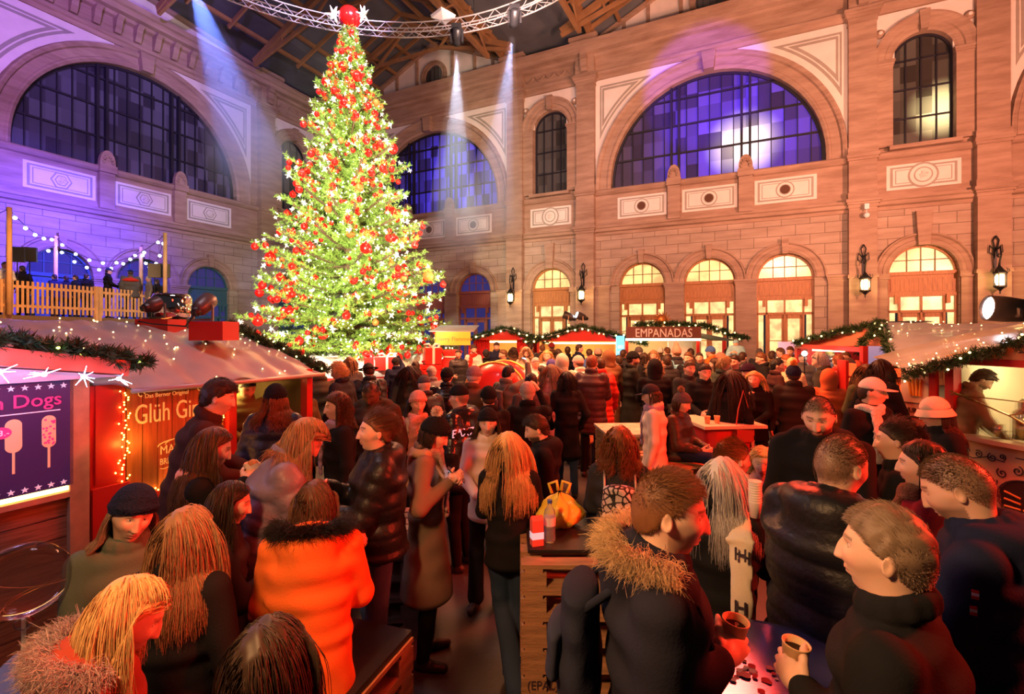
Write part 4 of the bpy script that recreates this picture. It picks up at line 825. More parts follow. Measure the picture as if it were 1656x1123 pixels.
def bulb_string(a, b, sag, n, label):
    a = Vector(a); b = Vector(b); ps = [a.lerp(b, i/20)-Vector((0, 0, sag*4*(i/20)*(1-i/20))) for i in range(21)]
    e = empty('bulb_string', a, 0, label, 'lights'); m = MB(); m.tube([p-a for p in ps], .012, 4); m.build('cable', M_BLK, e)
    for i in range(n): m = MB(); f = (i+.5)/n; p = a.lerp(b, f)-Vector((0, 0, sag*4*f*(1-f)+.08)); m.ball(p-a, .06, 8, 6); m.build('bulb', mat('festoon_bulb', (.7, .8, 1), .3, emit=(.5, .62, 1), es=16), e)
bulb_string(pt[0], pt[1], .3, 5, 'bulb string from the tallest left pole to the white pole'); bulb_string(pt[0], pt[0]+Vector((-1.8, -.5, -.4)), .2, 2, 'bulb string leaving the tallest pole to the left')
bulb_string(pt[1], pt[3], 1.05, 8, 'bulb string sagging across the gallery, upper one'); bulb_string(pt[1]+Vector((0, 0, -.3)), pt[2], .9, 7, 'bulb string sagging across the gallery, lower one')
bulb_string(pt[2], pt[3], 1.0, 7, 'deeply sagging bulb string between the two right poles'); bulb_string(pt[0]+Vector((-.9, .1, -1.5)), pt[1]+Vector((0, 0, -.35)), .2, 4, 'low bulb string left of the white pole')
for x, Y, s_ in ((28, 17.5, 0), (48, 18, 1), (250, 20.3, 2), (265, 20.6, 3)):
    y = 412 if s_ < 2 else 438; p = px(x, y, Y); e = empty('loudspeaker', p, .5, ['black panel light on a stand, leftmost of the gallery pair', 'black panel light on a stand, beside the leftmost one', 'black panel light near the right gallery pole, left one', 'black panel light at the right gallery pole'][s_], 'panel light')
    m = MB(); k = .2 if s_ < 2 else .22; m.box(-k, k, -.08, .08, -k*1.3, k*1.3); m.build('housing', M_BLK, e); m = MB(); m.tube([(0, 0, -k*1.3), (0, 0, 2.95-p.z)], .02, 6); m.build('stand', M_BLK, e)
# ------------------------------------------------------------- far market stalls
M_STRIPE = mat('grey_roof_canvas', (.34, .38, .40), .6, var=.15, vs=3); M_STRP2 = mat('maroon_stripe', (.22, .02, .025), .6)
M_GLOWIN = glass_lit('warm_stall_interior', (1, .62, .2), 1.5, 9, 3.0); M_RCLOTH = mat('red_curtain', (.6, .01, .012), .6, var=.2, vs=6, bump=.6, bs=6)
def gable_stall(x0, x1, ytop, yeave, Y, label, depth=2.6, glow=1, rz=-.12, curtains=False):
    a = px(x0, yeave, Y); b = px(x1, yeave, Y); W_ = b.x-a.x; ez = a.z; pz = px(0, ytop, Y).z
    e = empty('market_stall', (a.x, Y, 0), rz, label, 'stall')
    m = MB(); m.poly([(-.25, 0, ez), (W_+.25, 0, ez), (W_/2, 0, pz)], (0, .06, 0)); m.build('gable_board', M_REDP, e)
    m = MB()
    for x in (0, W_-.09): m.box(x, x+.09, .02, .11, 0, ez); m.box(x, x+.09, depth-.1, depth, 0, ez)
    m.build('post', M_REDW, e)
    m = MB(); m.box(-.1, W_+.1, -.25, .3, .98, 1.05); m.box(0, W_, .0, .05, 0, .98); m.build('counter', M_REDW, e)
    m = MB(); m.box(0, W_, depth-.06, depth, 0, ez); m.box(0, .04, .1, depth, 0, ez); m.box(W_-.04, W_, .1, depth, 0, ez)
    m.build('back_wall', mat('warm_boards', (.8, .5, .2), .7), e)
    m = MB(); N_ = 7
    for s_ in (0, 1):
        for k in range(N_):
            m.cur = 1 if k in (2, 5) else 0; y0 = depth*1.15*k/N_-.1; y1 = depth*1.15*(k+1)/N_-.1
            A_ = (-.35, ez-.05) if s_ == 0 else (W_+.35, ez-.05)
            m.add([(A_[0], y0, A_[1]+.03), (W_/2, y0, pz+.03), (W_/2, y1, pz+.03), (A_[0], y1, A_[1]+.03), (A_[0], y0, A_[1]-.0), (W_/2, y0, pz-.0), (W_/2, y1, pz-.0), (A_[0], y1, A_[1]-.0)], [(0, 1, 2, 3), (7, 6, 5, 4), (0, 4, 5, 1), (3, 2, 6, 7), (0, 3, 7, 4)])
    m.build('canvas_roof', [M_STRIPE, M_STRP2], e)
    if curtains:
        for c0, c1 in ((.05, W_*.25), (W_*.68, W_-.05)):
            m = MB(); n = 24; vs = [(c0+(c1-c0)*i/n, .2+.05*math.sin(i*1.6), z) for i in range(n+1) for z in (1.05, ez)]; m.add(vs, [(2*i, 2*i+2, 2*i+3, 2*i+1) for i in range(n)]); m.build('curtain', M_RCLOTH, e, True)
    m = MB(); m.box(.2, W_-.2, depth*.5, depth*.5+.08, ez-.12, ez-.06); m.build('strip_lamp', mat('stall_tube', (1, .8, .4), .3, emit=(1, .7, .3), es=9), e)
    q = Matrix.Rotation(rz, 4, 'Z')@Vector((W_/2, depth*.45, ez-.3)); lamp('POINT', (a.x+q.x, Y+q.y, q.z), 75*glow, (1, .62, .22), size=.2, name='stall_lamp')
    f = lambda u, z: Vector((a.x, Y, 0))+Matrix.Rotation(rz, 3, 'Z')@Vector((u, -.05, z))
    return e, W_, ez, pz, f, depth
e, W_, ez, pz, f, dp_ = gable_stall(868, 1012, 531, 552, 17.2, 'red gabled food stall with a brightly lit hatch in the middle of the market')
garland([f(-.4, ez-.05), f(W_/2, pz+.05), f(W_+.6, ez-.05)], .10, 'fir garland along the gable of the middle stall', 31, br=.035, step=.07, nl=.12)
m = MB(); rr = random.Random(3)
for k in range(16): m.lathe([(.04, 0), (.05, .12), (.02, .18), (.02, .24)], 8, Matrix.Translation((.3+k*.17, .6, 1.5)))
m.box(.2, W_-.2, .5, .75, 1.46, 1.5); m.build('stocked_shelf', mat('amber_goods', (.8, .4, .08), .3, emit=(1, .5, .1), es=.5), e)
e, W_, ez, pz, f, dp_ = gable_stall(765, 868, 533, 550, 18.2, 'red gabled stall with red curtains, just right of the fir tree', curtains=True, glow=.8)
garland([f(-.4, ez-.05), f(W_/2, pz+.05), f(W_+.4, ez-.05)], .10, 'fir garland along the gable of the curtained stall', 32, br=.035, step=.07, nl=.12)
# yellow awning stall beside the tree
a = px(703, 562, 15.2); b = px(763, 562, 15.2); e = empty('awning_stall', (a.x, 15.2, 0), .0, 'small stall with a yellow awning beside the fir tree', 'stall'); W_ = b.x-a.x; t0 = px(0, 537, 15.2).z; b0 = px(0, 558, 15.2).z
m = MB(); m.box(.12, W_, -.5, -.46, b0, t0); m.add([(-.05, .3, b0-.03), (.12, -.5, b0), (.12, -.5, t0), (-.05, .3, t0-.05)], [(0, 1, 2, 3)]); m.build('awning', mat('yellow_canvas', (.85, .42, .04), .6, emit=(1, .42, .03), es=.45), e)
text_mesh('lettering', "Berry Flammen", .17, mat('orange_ink', (.6, .2, .05), .5), plane_M((W_/2+.1, -.505, b0+.13), (1, 0, 0)), e, .003)
m = MB()
for x in (0, W_-.07): m.box(x, x+.07, -.4, -.33, 0, b0)
m.box(-.0, W_, -.4, .0, .95, 1.0); m.build('frame', M_REDW, e); m = MB(); m.add([(-.1, -.5, t0), (W_+.1, -.5, t0), (W_+.1, 2, t0+.22), (-.1, 2, t0+.22), (-.1, -.5, t0+.02), (W_+.1, -.5, t0+.02), (W_+.1, 2, t0+.24), (-.1, 2, t0+.24)], [(0, 3, 2, 1), (4, 5, 6, 7), (0, 1, 5, 4)]); m.build('canvas_roof', M_STRIPE, e)
# empanadas stall
a = px(1010, 551, 16.6); b = px(1126, 551, 16.6); W_ = b.x-a.x; e = empty('empanadas_stall', (a.x, 16.6, 0), -.06, 'stall with a dark signboard reading EMPANADAS in pale letters', 'stall'); z0 = a.z; z1 = px(0, 529, 16.6).z
m = MB(); m.box(0, W_, -.35, -.25, z0+.08, z1); sb = m.build('signboard', mat('brown_board', (.16, .05, .035), .6), e); text_mesh('lettering', "EMPANADAS", .40, mat('grey_letters', (.8, .74, .78), .5), plane_M((W_/2, -.36, z0+.12), (1, 0, 0)), sb, .02, xs=.80)
m = MB(); m.box(0, W_, -.34, -.2, z0, z0+.07); m.build('strip_lamp', mat('stall_tube'), e); lamp('POINT', (a.x+W_/2, 17.2, z0-.3), 80, (1, .7, .32), size=.2, name='stall_lamp')
m = MB()
for x in (0, W_-.09, W_+.75): m.box(x, x+.09, -.2, -.11, 0, z0)
m.box(0, W_, -.3, .2, 1.0, 1.06); m.box(0, W_, -.2, -.15, 0, 1); m.build('frame', M_REDW, e); m = MB(); m.box(0, W_+.8, 2.2, 2.26, 0, z0+.1); m.build('back_wall', mat('pale_boards', (.8, .6, .38), .7), e)
m = MB(); m.box(W_*.64, W_*.98, .4, .44, 1.1, z0-.05); m.build('white_panel', mat('white_panel', (.8, .78, .74), .5), e)
m = MB(); m.add([(-.6, -.1, z0+.2), (W_+1.4, -.1, z0-.02), (W_+1.2, 2.4, z0-.02), (-.3, 2.4, z0+.2), (W_/2, -.1, z1+.05), (W_/2, 2.4, z1+.05)], [(0, 4, 5, 3), (4, 1, 2, 5)]); m.build('canvas_roof', M_STRIPE, e)
m = MB(); c = Vector((W_*.5, -.2, z1+.22))
for k in range(14): t = 2*PI*k/14; m.tube([c+Vector((.12*math.cos(t), 0, .12*math.sin(t))), c+Vector((.32*math.cos(t+.2), 0, .3*math.sin(t+.2)))], [.035, .004], 6)
m.ball(c, .16, 14, 10, (1, .5, 1)); m.build('sun_ornament', mat('copper', (.5, .2, .06), .4, .5), e, True)
garland([Vector((a.x+.3, 16.3, z1+.05)), Vector((a.x+W_*.5, 16.3, z1+.1)), Vector((a.x+W_+.2, 16.25, z1+.02)), Vector((a.x+W_+1.4, 16.0, z0+.05))], .10, 'fir garland above and right of the EMPANADAS sign', 33, br=.03, step=.07, nl=.12)
p = px(1003, 562, 15.8); e = empty('ice_sign', (p.x, 15.8, 0), 0, 'tall glowing light blue sign left of the EMPANADAS stall', 'sign'); m = MB(); m.box(-.13, .13, -.03, .03, 1.2, 2.25); m.build('panel', mat('cyan_sign', (.1, .5, 1), .4, emit=(.1, .5, 1), es=1.6), e); m = MB(); m.box(-.02, .02, -.02, .02, 0, 1.2); m.build('pole', M_IRON, e)
text_mesh('lettering', "BEI\nuns", .15, M_WHT, plane_M((0, -.035, 1.85), (1, 0, 0)), e, .002)
# stall roof floods behind the middle stall
FB = [px(920, 528, 17.6), px(936, 528, 17.6)]
M_FL2 = mat('white_flood', (1, 1, 1), .2, emit=(.9, .92, 1), es=30)
par_lamp(FB[0]+Vector((0, 0, .1)), (-.8, .2, .35), 'small floodlight with a blazing lens on the middle stall, left one', .8, M_FL2, .25); par_lamp(FB[1]+Vector((.08, 0, .1)), (-.85, -.3, .3), 'small floodlight with a blazing lens on the middle stall, right one', .8, M_FL2, .25)
# right: toy stall with lit goods, behind the churros stall
ts_ = empty('toy_stall', (0, 0, 0), 0, 'open stall with garlanded gable and colourful toys, behind the churros stall', 'stall')
A = px(1280, 556, 12.0); Pk = px(1420, 522, 10.6); Bq = px(1450, 592, 9.0)
m = MB()
for x, Y in ((1397, 9.6), (1290, 12.0)): q = px(x, 560, Y); m.box(q.x-.05, q.x+.05, Y-.05, Y+.05, 0, q.z)
m.bar(px(1290, 560, 12), px(1397, 566, 9.6), .1); m.build('post', M_REDW, ts_)
m = MB(); m.add([A, Pk, px(1440, 560, 10.0), px(1300, 560, 12.0)], [(0, 1, 2, 3)]); m.build('gable_board', mat('salmon_wall', (.6, .2, .12), .6), ts_)
tarp('canvas_roof', [[A+Vector((-.1, -.1, 0)), Pk+Vector((0, -.05, .02))], [A+Vector((.9, 1.0, .02)), Pk+Vector((2.4, 1.4, .08))]], M_TARPW, '', parent=ts_, amp=.02)
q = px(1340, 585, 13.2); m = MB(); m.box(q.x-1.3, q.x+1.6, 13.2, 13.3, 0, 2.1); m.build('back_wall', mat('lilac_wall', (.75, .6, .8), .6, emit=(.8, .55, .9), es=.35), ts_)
m = MB(); m.bar(px(1315, 565, 12.2), px(1365, 567, 11.6), .08); m.build('strip_lamp', mat('stall_tube'), ts_); lamp('POINT', px(1345, 570, 11.9)-Vector((0, 0, .1)), 60, (1, .72, .6), size=.2, name='stall_lamp')
rr = random.Random(6); cols = [(.1, .8, .35), (.9, .75, .1), (.1, .35, .9), (.95, .4, .1), (.8, .8, .1), (.2, .3, .8), (.9, .8, .3), (.1, .7, .3)]
for k, cc in enumerate(cols):
    p = px(1322+k*7.5, 566+rr.uniform(0, 12), 12.6); m = MB(); m.ball(p, .11, 10, 7); m.tube([p, p+Vector((0, 0, -.25))], .012, 5); o = m.build('balloon_toy', mat(f'toy_paint', cc) if 0 else mat('toy_'+['green', 'yellow', 'blue', 'orange', 'lemon', 'indigo', 'cream', 'leaf'][k], cc, .4, emit=cc, es=.3), None, True); tag(o, f"{['green', 'yellow', 'blue', 'orange', 'lemon', 'indigo', 'cream', 'leaf green'][k]} round toy hanging in the toy stall", 'toy', 'toys hanging in the toy stall')
m = MB()
for s_ in ([px(1300, 580, 12.6), px(1390, 583, 12.6)],): m.bar(s_[0], s_[1], .3, .9)
m.build('counter', M_REDW, ts_)
garland([A+Vector((0, -.12, .02)), A.lerp(Pk, .5)+Vector((0, -.12, .04)), Pk+Vector((0, -.1, 0))], .08, 'fir garland rising along the toy stall roof', 34, br=.022, step=.05, nl=.09)
garland([Pk+Vector((0, -.1, 0)), px(1436, 560, 9.8), Bq], .10, 'fir garland falling right of the toy stall peak', 35, br=.022, step=.05, nl=.09)
garland([Pk+Vector((-.05, -.15, -.05)), px(1396, 552, 10.2), px(1388, 568, 10.0)], .08, 'short fir garland hanging left of the toy stall peak', 36, br=.02, step=.05, nl=.09)
tarp('stall_tarp', [[px(1424, 521, 10.4), px(1530, 524, 10.2), px(1680, 522, 9.6)], [px(1434, 545, 10.0), px(1530, 540, 9.5), px(1680, 530, 9.0)], [px(1447, 588, 9.0), px(1560, 566, 8.6), px(1700, 560, 8.2)]], M_TARPW, 'glossy grey tarp with scattered bulbs behind the churros stall roof', amp=.03, seed=5)
rr = random.Random(8); m = MB()
for k in range(24): u_ = rr.random(); v_ = rr.random(); q0 = px(1434, 545, 10.0).lerp(px(1680, 530, 9.0), u_); q1 = px(1424, 521, 10.4).lerp(px(1680, 522, 9.6), u_); m.ball(q0.lerp(q1, v_)+Vector((0, -.03, .03)), .011, 6, 4)
o = m.build('light_string', M_BULB); tag(o, 'tiny warm bulbs scattered over the grey tarp at the right', 'lights')
# ------------------------------------------------------------- churros stall
M_CRM = mat('cream_orange_board', (.72, .40, .20), .5); M_SCR = mat('dark_scroll_paint', (.05, .03, .04), .6)
CS = px(1530, 582, 6.1); CF = px(1720, 588, 5.0); cd_ = Vector((CF.x-CS.x, CF.y-CS.y, 0)); cl = cd_.length; cd_.normalize(); crz = math.atan2(cd_.y, cd_.x)
ch = empty('churros_stall', (CS.x, CS.y, 0), crz, 'churros stall with cream front, black scrollwork and bright tiled hatch at right', 'stall'); HZ = 2.0
m = MB(); m.box(0, .1, -.02, .1, 0, HZ); m.box(0, cl+1.5, -.03, .08, HZ-.06, HZ+.02); m.build('post', M_REDW, ch)
m = MB(); m.box(.05, cl+1.5, -.0, .06, 0, 1.06); cfp = m.build('counter_front', M_CRM, ch); m = MB(); m.box(.02, cl+1.5, -.14, .06, 1.07, 1.12); m.build('counter', mat('steel_counter', (.6, .5, .35), .3, .6), ch)
m = MB(); m.poly([(.0, -.0, HZ+.02), (cl+1.5, 0, HZ+.02), (cl+1.5, 0, HZ+.75), (0, 0, HZ+.04)], (0, .05, 0)); gb = m.build('gable_board', mat('orange_cream_board', (.75, .42, .16), .5), ch)
def spiral(c, r, turns, sg=1, ph=0, n=26): return [(c[0]+sg*r*(1-i/n*.85)*math.cos(ph+turns*2*PI*i/n), -.008, c[1]+r*(1-i/n*.85)*math.sin(ph+turns*2*PI*i/n)) for i in range(n+1)]
m = MB()
for k, (x, z, r, sg) in enumerate(((.22, .92, .05, 1), (.36, .91, .045, -1), (.50, .90, .05, 1), (.16, .78, .04, 1), (.30, .80, .04, -1), (.60, .93, .035, 1))): m.tube(spiral((x, z), r, 1.5, sg, k), .006, 5)
m.tube([(.14, -.008, .9), (.3, -.008, .85), (.45, -.008, .9), (.62, -.008, .88)], .006, 5); m.box(.72, cl+1, -.01, 0, .945, .955); m.build('scrollwork', M_SCR, cfp)
m = MB(); oc = (.82, .50)
for i in range(14): t = 2*PI*i/14; m.tube(spiral((oc[0]+.36*math.cos(t), oc[1]+.32*math.sin(t)), .055, 1.4, 1 if i % 2 else -1, t), .007, 5)
m.tube([(oc[0]+.27*math.cos(2*PI*i/30), -.01, oc[1]+.22*math.sin(2*PI*i/30)) for i in range(30)], .008, 5, True); m.build('oval_scroll_frame', M_SCR, cfp)
m = MB(); m.poly([(oc[0]+.26*math.cos(2*PI*i/30), -.003, oc[1]+.21*math.sin(2*PI*i/30)) for i in range(30)], (0, -.003, 0)); pc = m.build('oval_picture', mat('dark_picture', (.04, .02, .015), .5), cfp)
m = MB()
for i in range(6): t = -.5+i*.22; m.tube([(oc[0]-.02, -.012, oc[1]-.1), (oc[0]+.2*math.cos(t), -.012, oc[1]-.04+.2*math.sin(t))], .012, 6)
for i in range(3): m.tube([(oc[0]-.2, -.012, oc[1]+.06-.08*i), (oc[0]-.05, -.012, oc[1]+.02-.06*i)], .012, 6)
m.build('drawn_churros', mat('churro_orange', (.75, .28, .05), .5), pc)
m = MB()
for k in range(6): m.tube(spiral((.9+.26*k, HZ+.16+.03*k), .07, 1.5, 1 if k % 2 else -1, k), .008, 5)
m.tube([(.75, -.008, HZ+.1)]+[(.9+.13*k, -.008, HZ+.12+.03*math.sin(k*2)+.02*k) for k in range(10)], .008, 5); m.build('scrollwork', M_SCR, gb)
m = MB(); m.box(.0, cl+1.5, 1.25, 1.3, .9, 2.1); tl = m.build('tiled_back_wall', None, ch)
mt = bpy.data.materials.new('patterned_tiles'); mt.use_nodes = True; nt = mt.node_tree; b_ = nt.nodes['Principled BSDF']; tc = nt.nodes.new('ShaderNodeTexCoord'); ck = nt.nodes.new('ShaderNodeTexVoronoi'); ck.inputs['Scale'].default_value = 9; ck.inputs['Randomness'].default_value = .05
mr = nt.nodes.new('ShaderNodeMapRange'); mr.inputs[1].default_value = .16; mr.inputs[2].default_value = .2; mx = nt.nodes.new('ShaderNodeMix'); mx.data_type = 'RGBA'; mx.inputs[6].default_value = (.08, .12, .35, 1); mx.inputs[7].default_value = (.82, .78, .66, 1)
nt.links.new(tc.outputs['Object'], ck.inputs['Vector']); nt.links.new(ck.outputs['Distance'], mr.inputs[0]); nt.links.new(mr.outputs[0], mx.inputs[0]); nt.links.new(mx.outputs[2], b_.inputs['Base Color']); tl.data.materials.clear(); tl.data.materials.append(mt)
m = MB(); m.box(-.0, .04, .1, 1.3, .0, HZ); m.build('side_wall', mat('cream_paint', (.8, .72, .55), .5), ch)
m = MB(); m.lathe([(.0, .12), (.18, .1), (.26, 0), (.24, 0)], 20, Matrix.Translation((.92, .55, 1.80))); m.tube([(.92, .55, 1.9), (.92, .55, 2.05)], .01, 5); m.build('lamp_shade', mat('heat_lamp', (1, .9, .6), .4, emit=(1, .78, .4), es=6), ch, True)
def chp(x, y, z): p = Vector((CS.x, CS.y, 0))+Matrix.Rotation(crz, 3, 'Z')@Vector((x, y, 0)); return Vector((p.x, p.y, z))
lamp('POINT', chp(.92, .6, 1.68), 15, (1, .74, .36), size=.1, name='stall_lamp'); lamp('POINT', chp(.35, .7, 1.85), 8, (1, .72, .32), size=.1, name='stall_lamp')
m = MB(); m.lathe([(.10, 0), (.10, .3), (.06, .34), (.06, .42), (.02, .46)], 16, Matrix.Translation((.62, .28, 1.12))); m.tube([(.70, .28, 1.3), (.85, .2, 1.3)], .02, 8); m.lathe([(.05, 0), (.055, .2), (0, .2)], 12, Matrix.Translation((.8, .22, 1.12))); m.lathe([(.04, 0), (.045, .15), (0, .15)], 12, Matrix.Translation((.45, .15, 1.12)))
m.build('churro_press', mat('brushed_steel', (.7, .6, .42), .2, 1), ch, True)
gl = MB(); gl.box(.12, cl+1.4, -.10, -.09, 1.12, 1.58); gg = gl.build('sneeze_guard', mat('clear_glass', (.95, .93, .88), .02, trans=1, ior=1.1, alpha=.35), ch); gl = MB(); gl.bar((.12, -.1, 1.58), (cl+1.4, -.1, 1.58), .012); gl.bar((.12, -.1, 1.62), (.72, -.1, 1.42), .016); gl.bar((.72, -.1, 1.42), (1.35, -.1, 1.1), .016); gl.bar((.72, -.1, 1.42), (1.2, -.1, 1.56), .012); gl.build('guard_rail', mat('brass'), gg)
gg.visible_shadow = True
# side panel with drawn churros
SPa = px(1457, 600, 6.6); e = empty('side_banner', (SPa.x, 6.6, 0), math.atan2(6.12-6.6, CS.x-SPa.x), 'pale side board with drawn churros left of the churros stall post', 'board'); L_ = math.hypot(CS.x-SPa.x, .48)-.06
m = MB(); m.box(0, L_-.12, 0, .03, .35, 1.9); m.build('board', mat('pale_peach', (.75, .5, .38), .6), e); m = MB(); m.box(L_-.1, L_-.03, -.02, .05, 0, 1.9); m.build('post', M_REDW, e)
m = MB()
for k in range(4): m.tube([(.13+.035*k, -.01, 1.50), (.10+.05*k, -.01, 1.72)], .016, 6)
m.build('drawn_churros', mat('churro_orange'), e); text_mesh('lettering', "CHURROS", .09, M_SCR, plane_M((L_/2-.06, -.004, 1.28), (1, 0, 0)), e, .002, xs=.8); m = MB(); m.box(.02, L_-.14, -.008, 0, 1.40, 1.41); m.box(.02, L_-.14, -.008, 0, 1.22, 1.23); m.build('rule', M_SCR, e)
tp = tarp('stall_tarp', [[px(1412, 577, 9.3), px(1560, 540, 8.6), px(1700, 516, 7.8)], [px(1440, 588, 7.4), px(1565, 556, 6.8), px(1700, 522, 6.2)], [px(1466, 600, 5.95), px(1570, 572, 5.6), px(1720, 527, 5.0)]], M_TARP, 'creased silver-grey tarp roof of the churros stall', amp=.012, seed=9)
rr = random.Random(12); m = MB(); F_ = [px(1440, 588, 7.4), px(1565, 556, 6.8), px(1700, 522, 6.2), px(1466, 600, 5.95), px(1570, 572, 5.6), px(1720, 527, 5.0)]
for k in range(15):
    a_, b_2 = rr.random()*1.7, rr.random(); i = int(a_); f_ = a_-i; q = F_[i].lerp(F_[i+1], f_).lerp(F_[3+i].lerp(F_[4+i], f_), b_2); m.ball(q+Vector((0, 0, .03)), .010, 6, 4)
m.build('light_string', M_BULB, tp)
garland([px(1462, 606, 5.85), px(1500, 596, 5.75), px(1560, 580, 5.5), px(1610, 566, 5.25), px(1665, 548, 5.0), px(1720, 535, 4.8)], .085, 'thick fir garland with warm bulbs along the churros stall gable', 37, br=.013, step=.03, nl=.06)
par_lamp(px(1632, 512, 7.2), (-.95, .25, .1), 'bright floodlight on top of the churros stall roof', 1.1, M_FL2, .1)
# red-lit produce display left of the churros stall
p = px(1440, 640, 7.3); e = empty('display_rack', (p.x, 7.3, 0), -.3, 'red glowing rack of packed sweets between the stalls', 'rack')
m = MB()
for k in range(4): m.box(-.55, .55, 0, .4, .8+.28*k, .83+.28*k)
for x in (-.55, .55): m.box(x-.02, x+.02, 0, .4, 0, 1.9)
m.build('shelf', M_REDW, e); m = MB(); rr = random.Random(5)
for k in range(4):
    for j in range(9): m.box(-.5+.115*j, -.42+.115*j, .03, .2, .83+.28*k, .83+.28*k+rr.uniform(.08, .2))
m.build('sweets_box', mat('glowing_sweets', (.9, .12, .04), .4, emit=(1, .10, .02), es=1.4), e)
# ------------------------------------------------------------- furniture
M_PAL = mat('pallet_wood', (.40, .21, .10), .65, var=.35, vs=6, bump=.3, bs=30, stretch=(1, 6, 6)); M_PALD = mat('pallet_wood_weathered', (.33, .24, .16), .7, var=.35, vs=6)
PC_ = {}
def pallet(loc, rz, label, group, L_=1.2, D_=.8, mm=M_PAL, mark=False):
    e = empty('pallet', loc, rz, label, 'pallet', group); m = MB(); n = 5; key = (L_, D_, mm.name)
    if key in PC_:
        for o in PC_[key]: c = o.copy(); COL.objects.link(c); c.parent = e
        if mark: text_mesh('lettering', '(EPAL)', .07, M_SCR, plane_M((-L_/2+.12, -D_/2-.003, .04), (1, 0, 0)), e, .001, xs=.9)
        return e
    for k in range(n): y = -D_/2+.05+k*(D_-.1)/(n-1); m.box(-L_/2, L_/2, y-.05, y+.05, .122, .144)
    m.build('deck_boards', mm, e); m = MB()
    for x in (-L_/2+.07, 0, L_/2-.07): m.box(x-.05, x+.05, -D_/2, D_/2, .100, .122)
    for y in (-D_/2+.05, 0, D_/2-.05): m.box(-L_/2, L_/2, y-.05, y+.05, 0, .022)
    m.build('bottom_boards', mm, e); b_m = None
    for x in (-L_/2+.07, 0, L_/2-.07):
        for y in (-D_/2+.05, 0, D_/2-.05):
            if b_m is None: m = MB(); m.box(-.07, .07, -.05, .05, .022, .1); o = m.build('block', mm, e); b_m = o.data; o.location = (x, y, 0)
            else: link('block', b_m, None, e, (x, y, 0))
    PC_[key] = list(e.children)
    if mark: text_mesh('lettering', "(EPAL)", .07, M_SCR, plane_M((-L_/2+.07, -D_/2-.003, .04), (1, 0, 0)), e, .001, xs=.9)
    return e
a = px(843, 905, 2.74); cx = a.x+.6; cy = 2.74+.4
for k in range(7): pallet((cx, cy, .146*k), 0, ['wooden pallet with EPAL mark, lowest of the tall front stack', 'wooden pallet, second from the floor in the tall front stack', 'wooden pallet, third from the floor in the tall front stack', 'wooden pallet in the exact middle of the tall front stack', 'wooden pallet, third from the top of the tall front stack', 'wooden pallet, second from the top of the tall front stack', 'wooden pallet, topmost of the tall front stack'][k], 'pallets of the tall front stack', mark=(k in (0, 2)))
m = MB(); m.box(-.56, .6, -.26, .42, 0, .02); o = m.build('table_board', M_BLK, None, False, (cx, cy, 1.024)); tag(o, 'black board lying on the tall pallet stack', 'board')
TZ = 1.045
e = empty('carrier_bag', (gx(905, 3.25), 3.25, TZ), 0, 'crumpled yellow plastic bag on the black board', 'bag'); mb = MB(); na, nr = 36, 14; rr = random.Random(4); vs = []
for i in range(nr+1):
    t = i/nr
    for k in range(na): a_ = 2*PI*k/na; r_ = (.13*math.sin(PI*min(1, .1+t*.95))**.6+.01)*(1+.09*math.sin(5*a_+t*5)+.07*math.sin(9*a_-t*9)+.04*math.sin(17*a_+t*12)); vs.append((r_*math.cos(a_)*1.05, r_*math.sin(a_)*.85, .20*t+.02*math.sin(3*a_)*t))
mb.add(vs, [(i*na+k, i*na+(k+1) % na, (i+1)*na+(k+1) % na, (i+1)*na+k) for i in range(nr) for k in range(na)]); mb.build('bag', mat('yellow_plastic', (.72, .56, .06), .35, bump=.6, bs=14), e, True)
m = MB()
for s_ in (-1, 1): m.tube([(s_*.05, 0, .21), (s_*.07, .01, .27), (s_*.02, .0, .29), (s_*.01, 0, .23)], .012, 5)
m.build('handle', mat('yellow_plastic'), e, True)
e = empty('water_bottle', (gx(889, 3.0), 3.0, TZ), 0, 'clear plastic bottle with a blue cap on the black board', 'bottle'); m = MB(); m.lathe([(0, 0), (.033, .0), (.036, .02), (.034, .06), (.036, .1), (.036, .16), (.03, .19), (.013, .215), (.013, .235)], 20); m.build('bottle', mat('clear_plastic', (.8, .85, .9), .05, trans=.85, ior=1.2), e, True)
m = MB(); m.lathe([(.015, .232), (.015, .252), (0, .252)], 14); m.build('cap', mat('blue_cap', (.05, .1, .4), .4), e); m = MB(); m.lathe([(.0368, .1), (.0368, .15)], 20); m.build('bottle_label', mat('pale_label', (.6, .6, .65), .5), e)
e = empty('juice_carton', (gx(868, 2.95), 2.95, TZ), .3, 'red and white drinks carton beside the bottle', 'carton'); m = MB(); m.box(-.035, .035, -.025, .025, 0, .15); m.poly([(-.035, -.025, .15), (-.035, .025, .15), (-.035, 0, .175)], (.07, 0, 0)); m.build('carton', mat('carton_red', (.7, .12, .1), .5), e); m = MB(); m.box(-.036, .036, -.026, .026, .04, .08); m.build('band', M_WHT, e)
# pallets at the middle left: behind the jeans and the bench corner
for k in range(6): pallet((gx(612, 3.6)-.1, 3.75, .146*k), .1, ['lowest', 'second lowest', 'third lowest', 'fourth from the floor', 'second from the top', 'topmost'][k]+' pallet of the stack behind the woman in jeans', 'pallets behind the woman in jeans', L_=.8, D_=.6, mm=M_PALD)
a = px(626, 1062, 2.05)
for k in range(5): pallet((gx(560, 2.3)-.12, 2.22, .146*k), 1.25, ['lowest', 'second lowest', 'middle', 'second from the top', 'topmost'][k]+' pallet of the low bench in the left foreground', 'pallets of the low foreground bench', L_=.9, D_=.5)
m = MB(); m.box(-.45, .45, -.24, .24, 0, .03); o = m.build('bench_board', M_BLK, None, False, (gx(560, 2.3)-.12, 2.22, .732), 1.25); tag(o, 'dark board on the low foreground pallet bench', 'board')
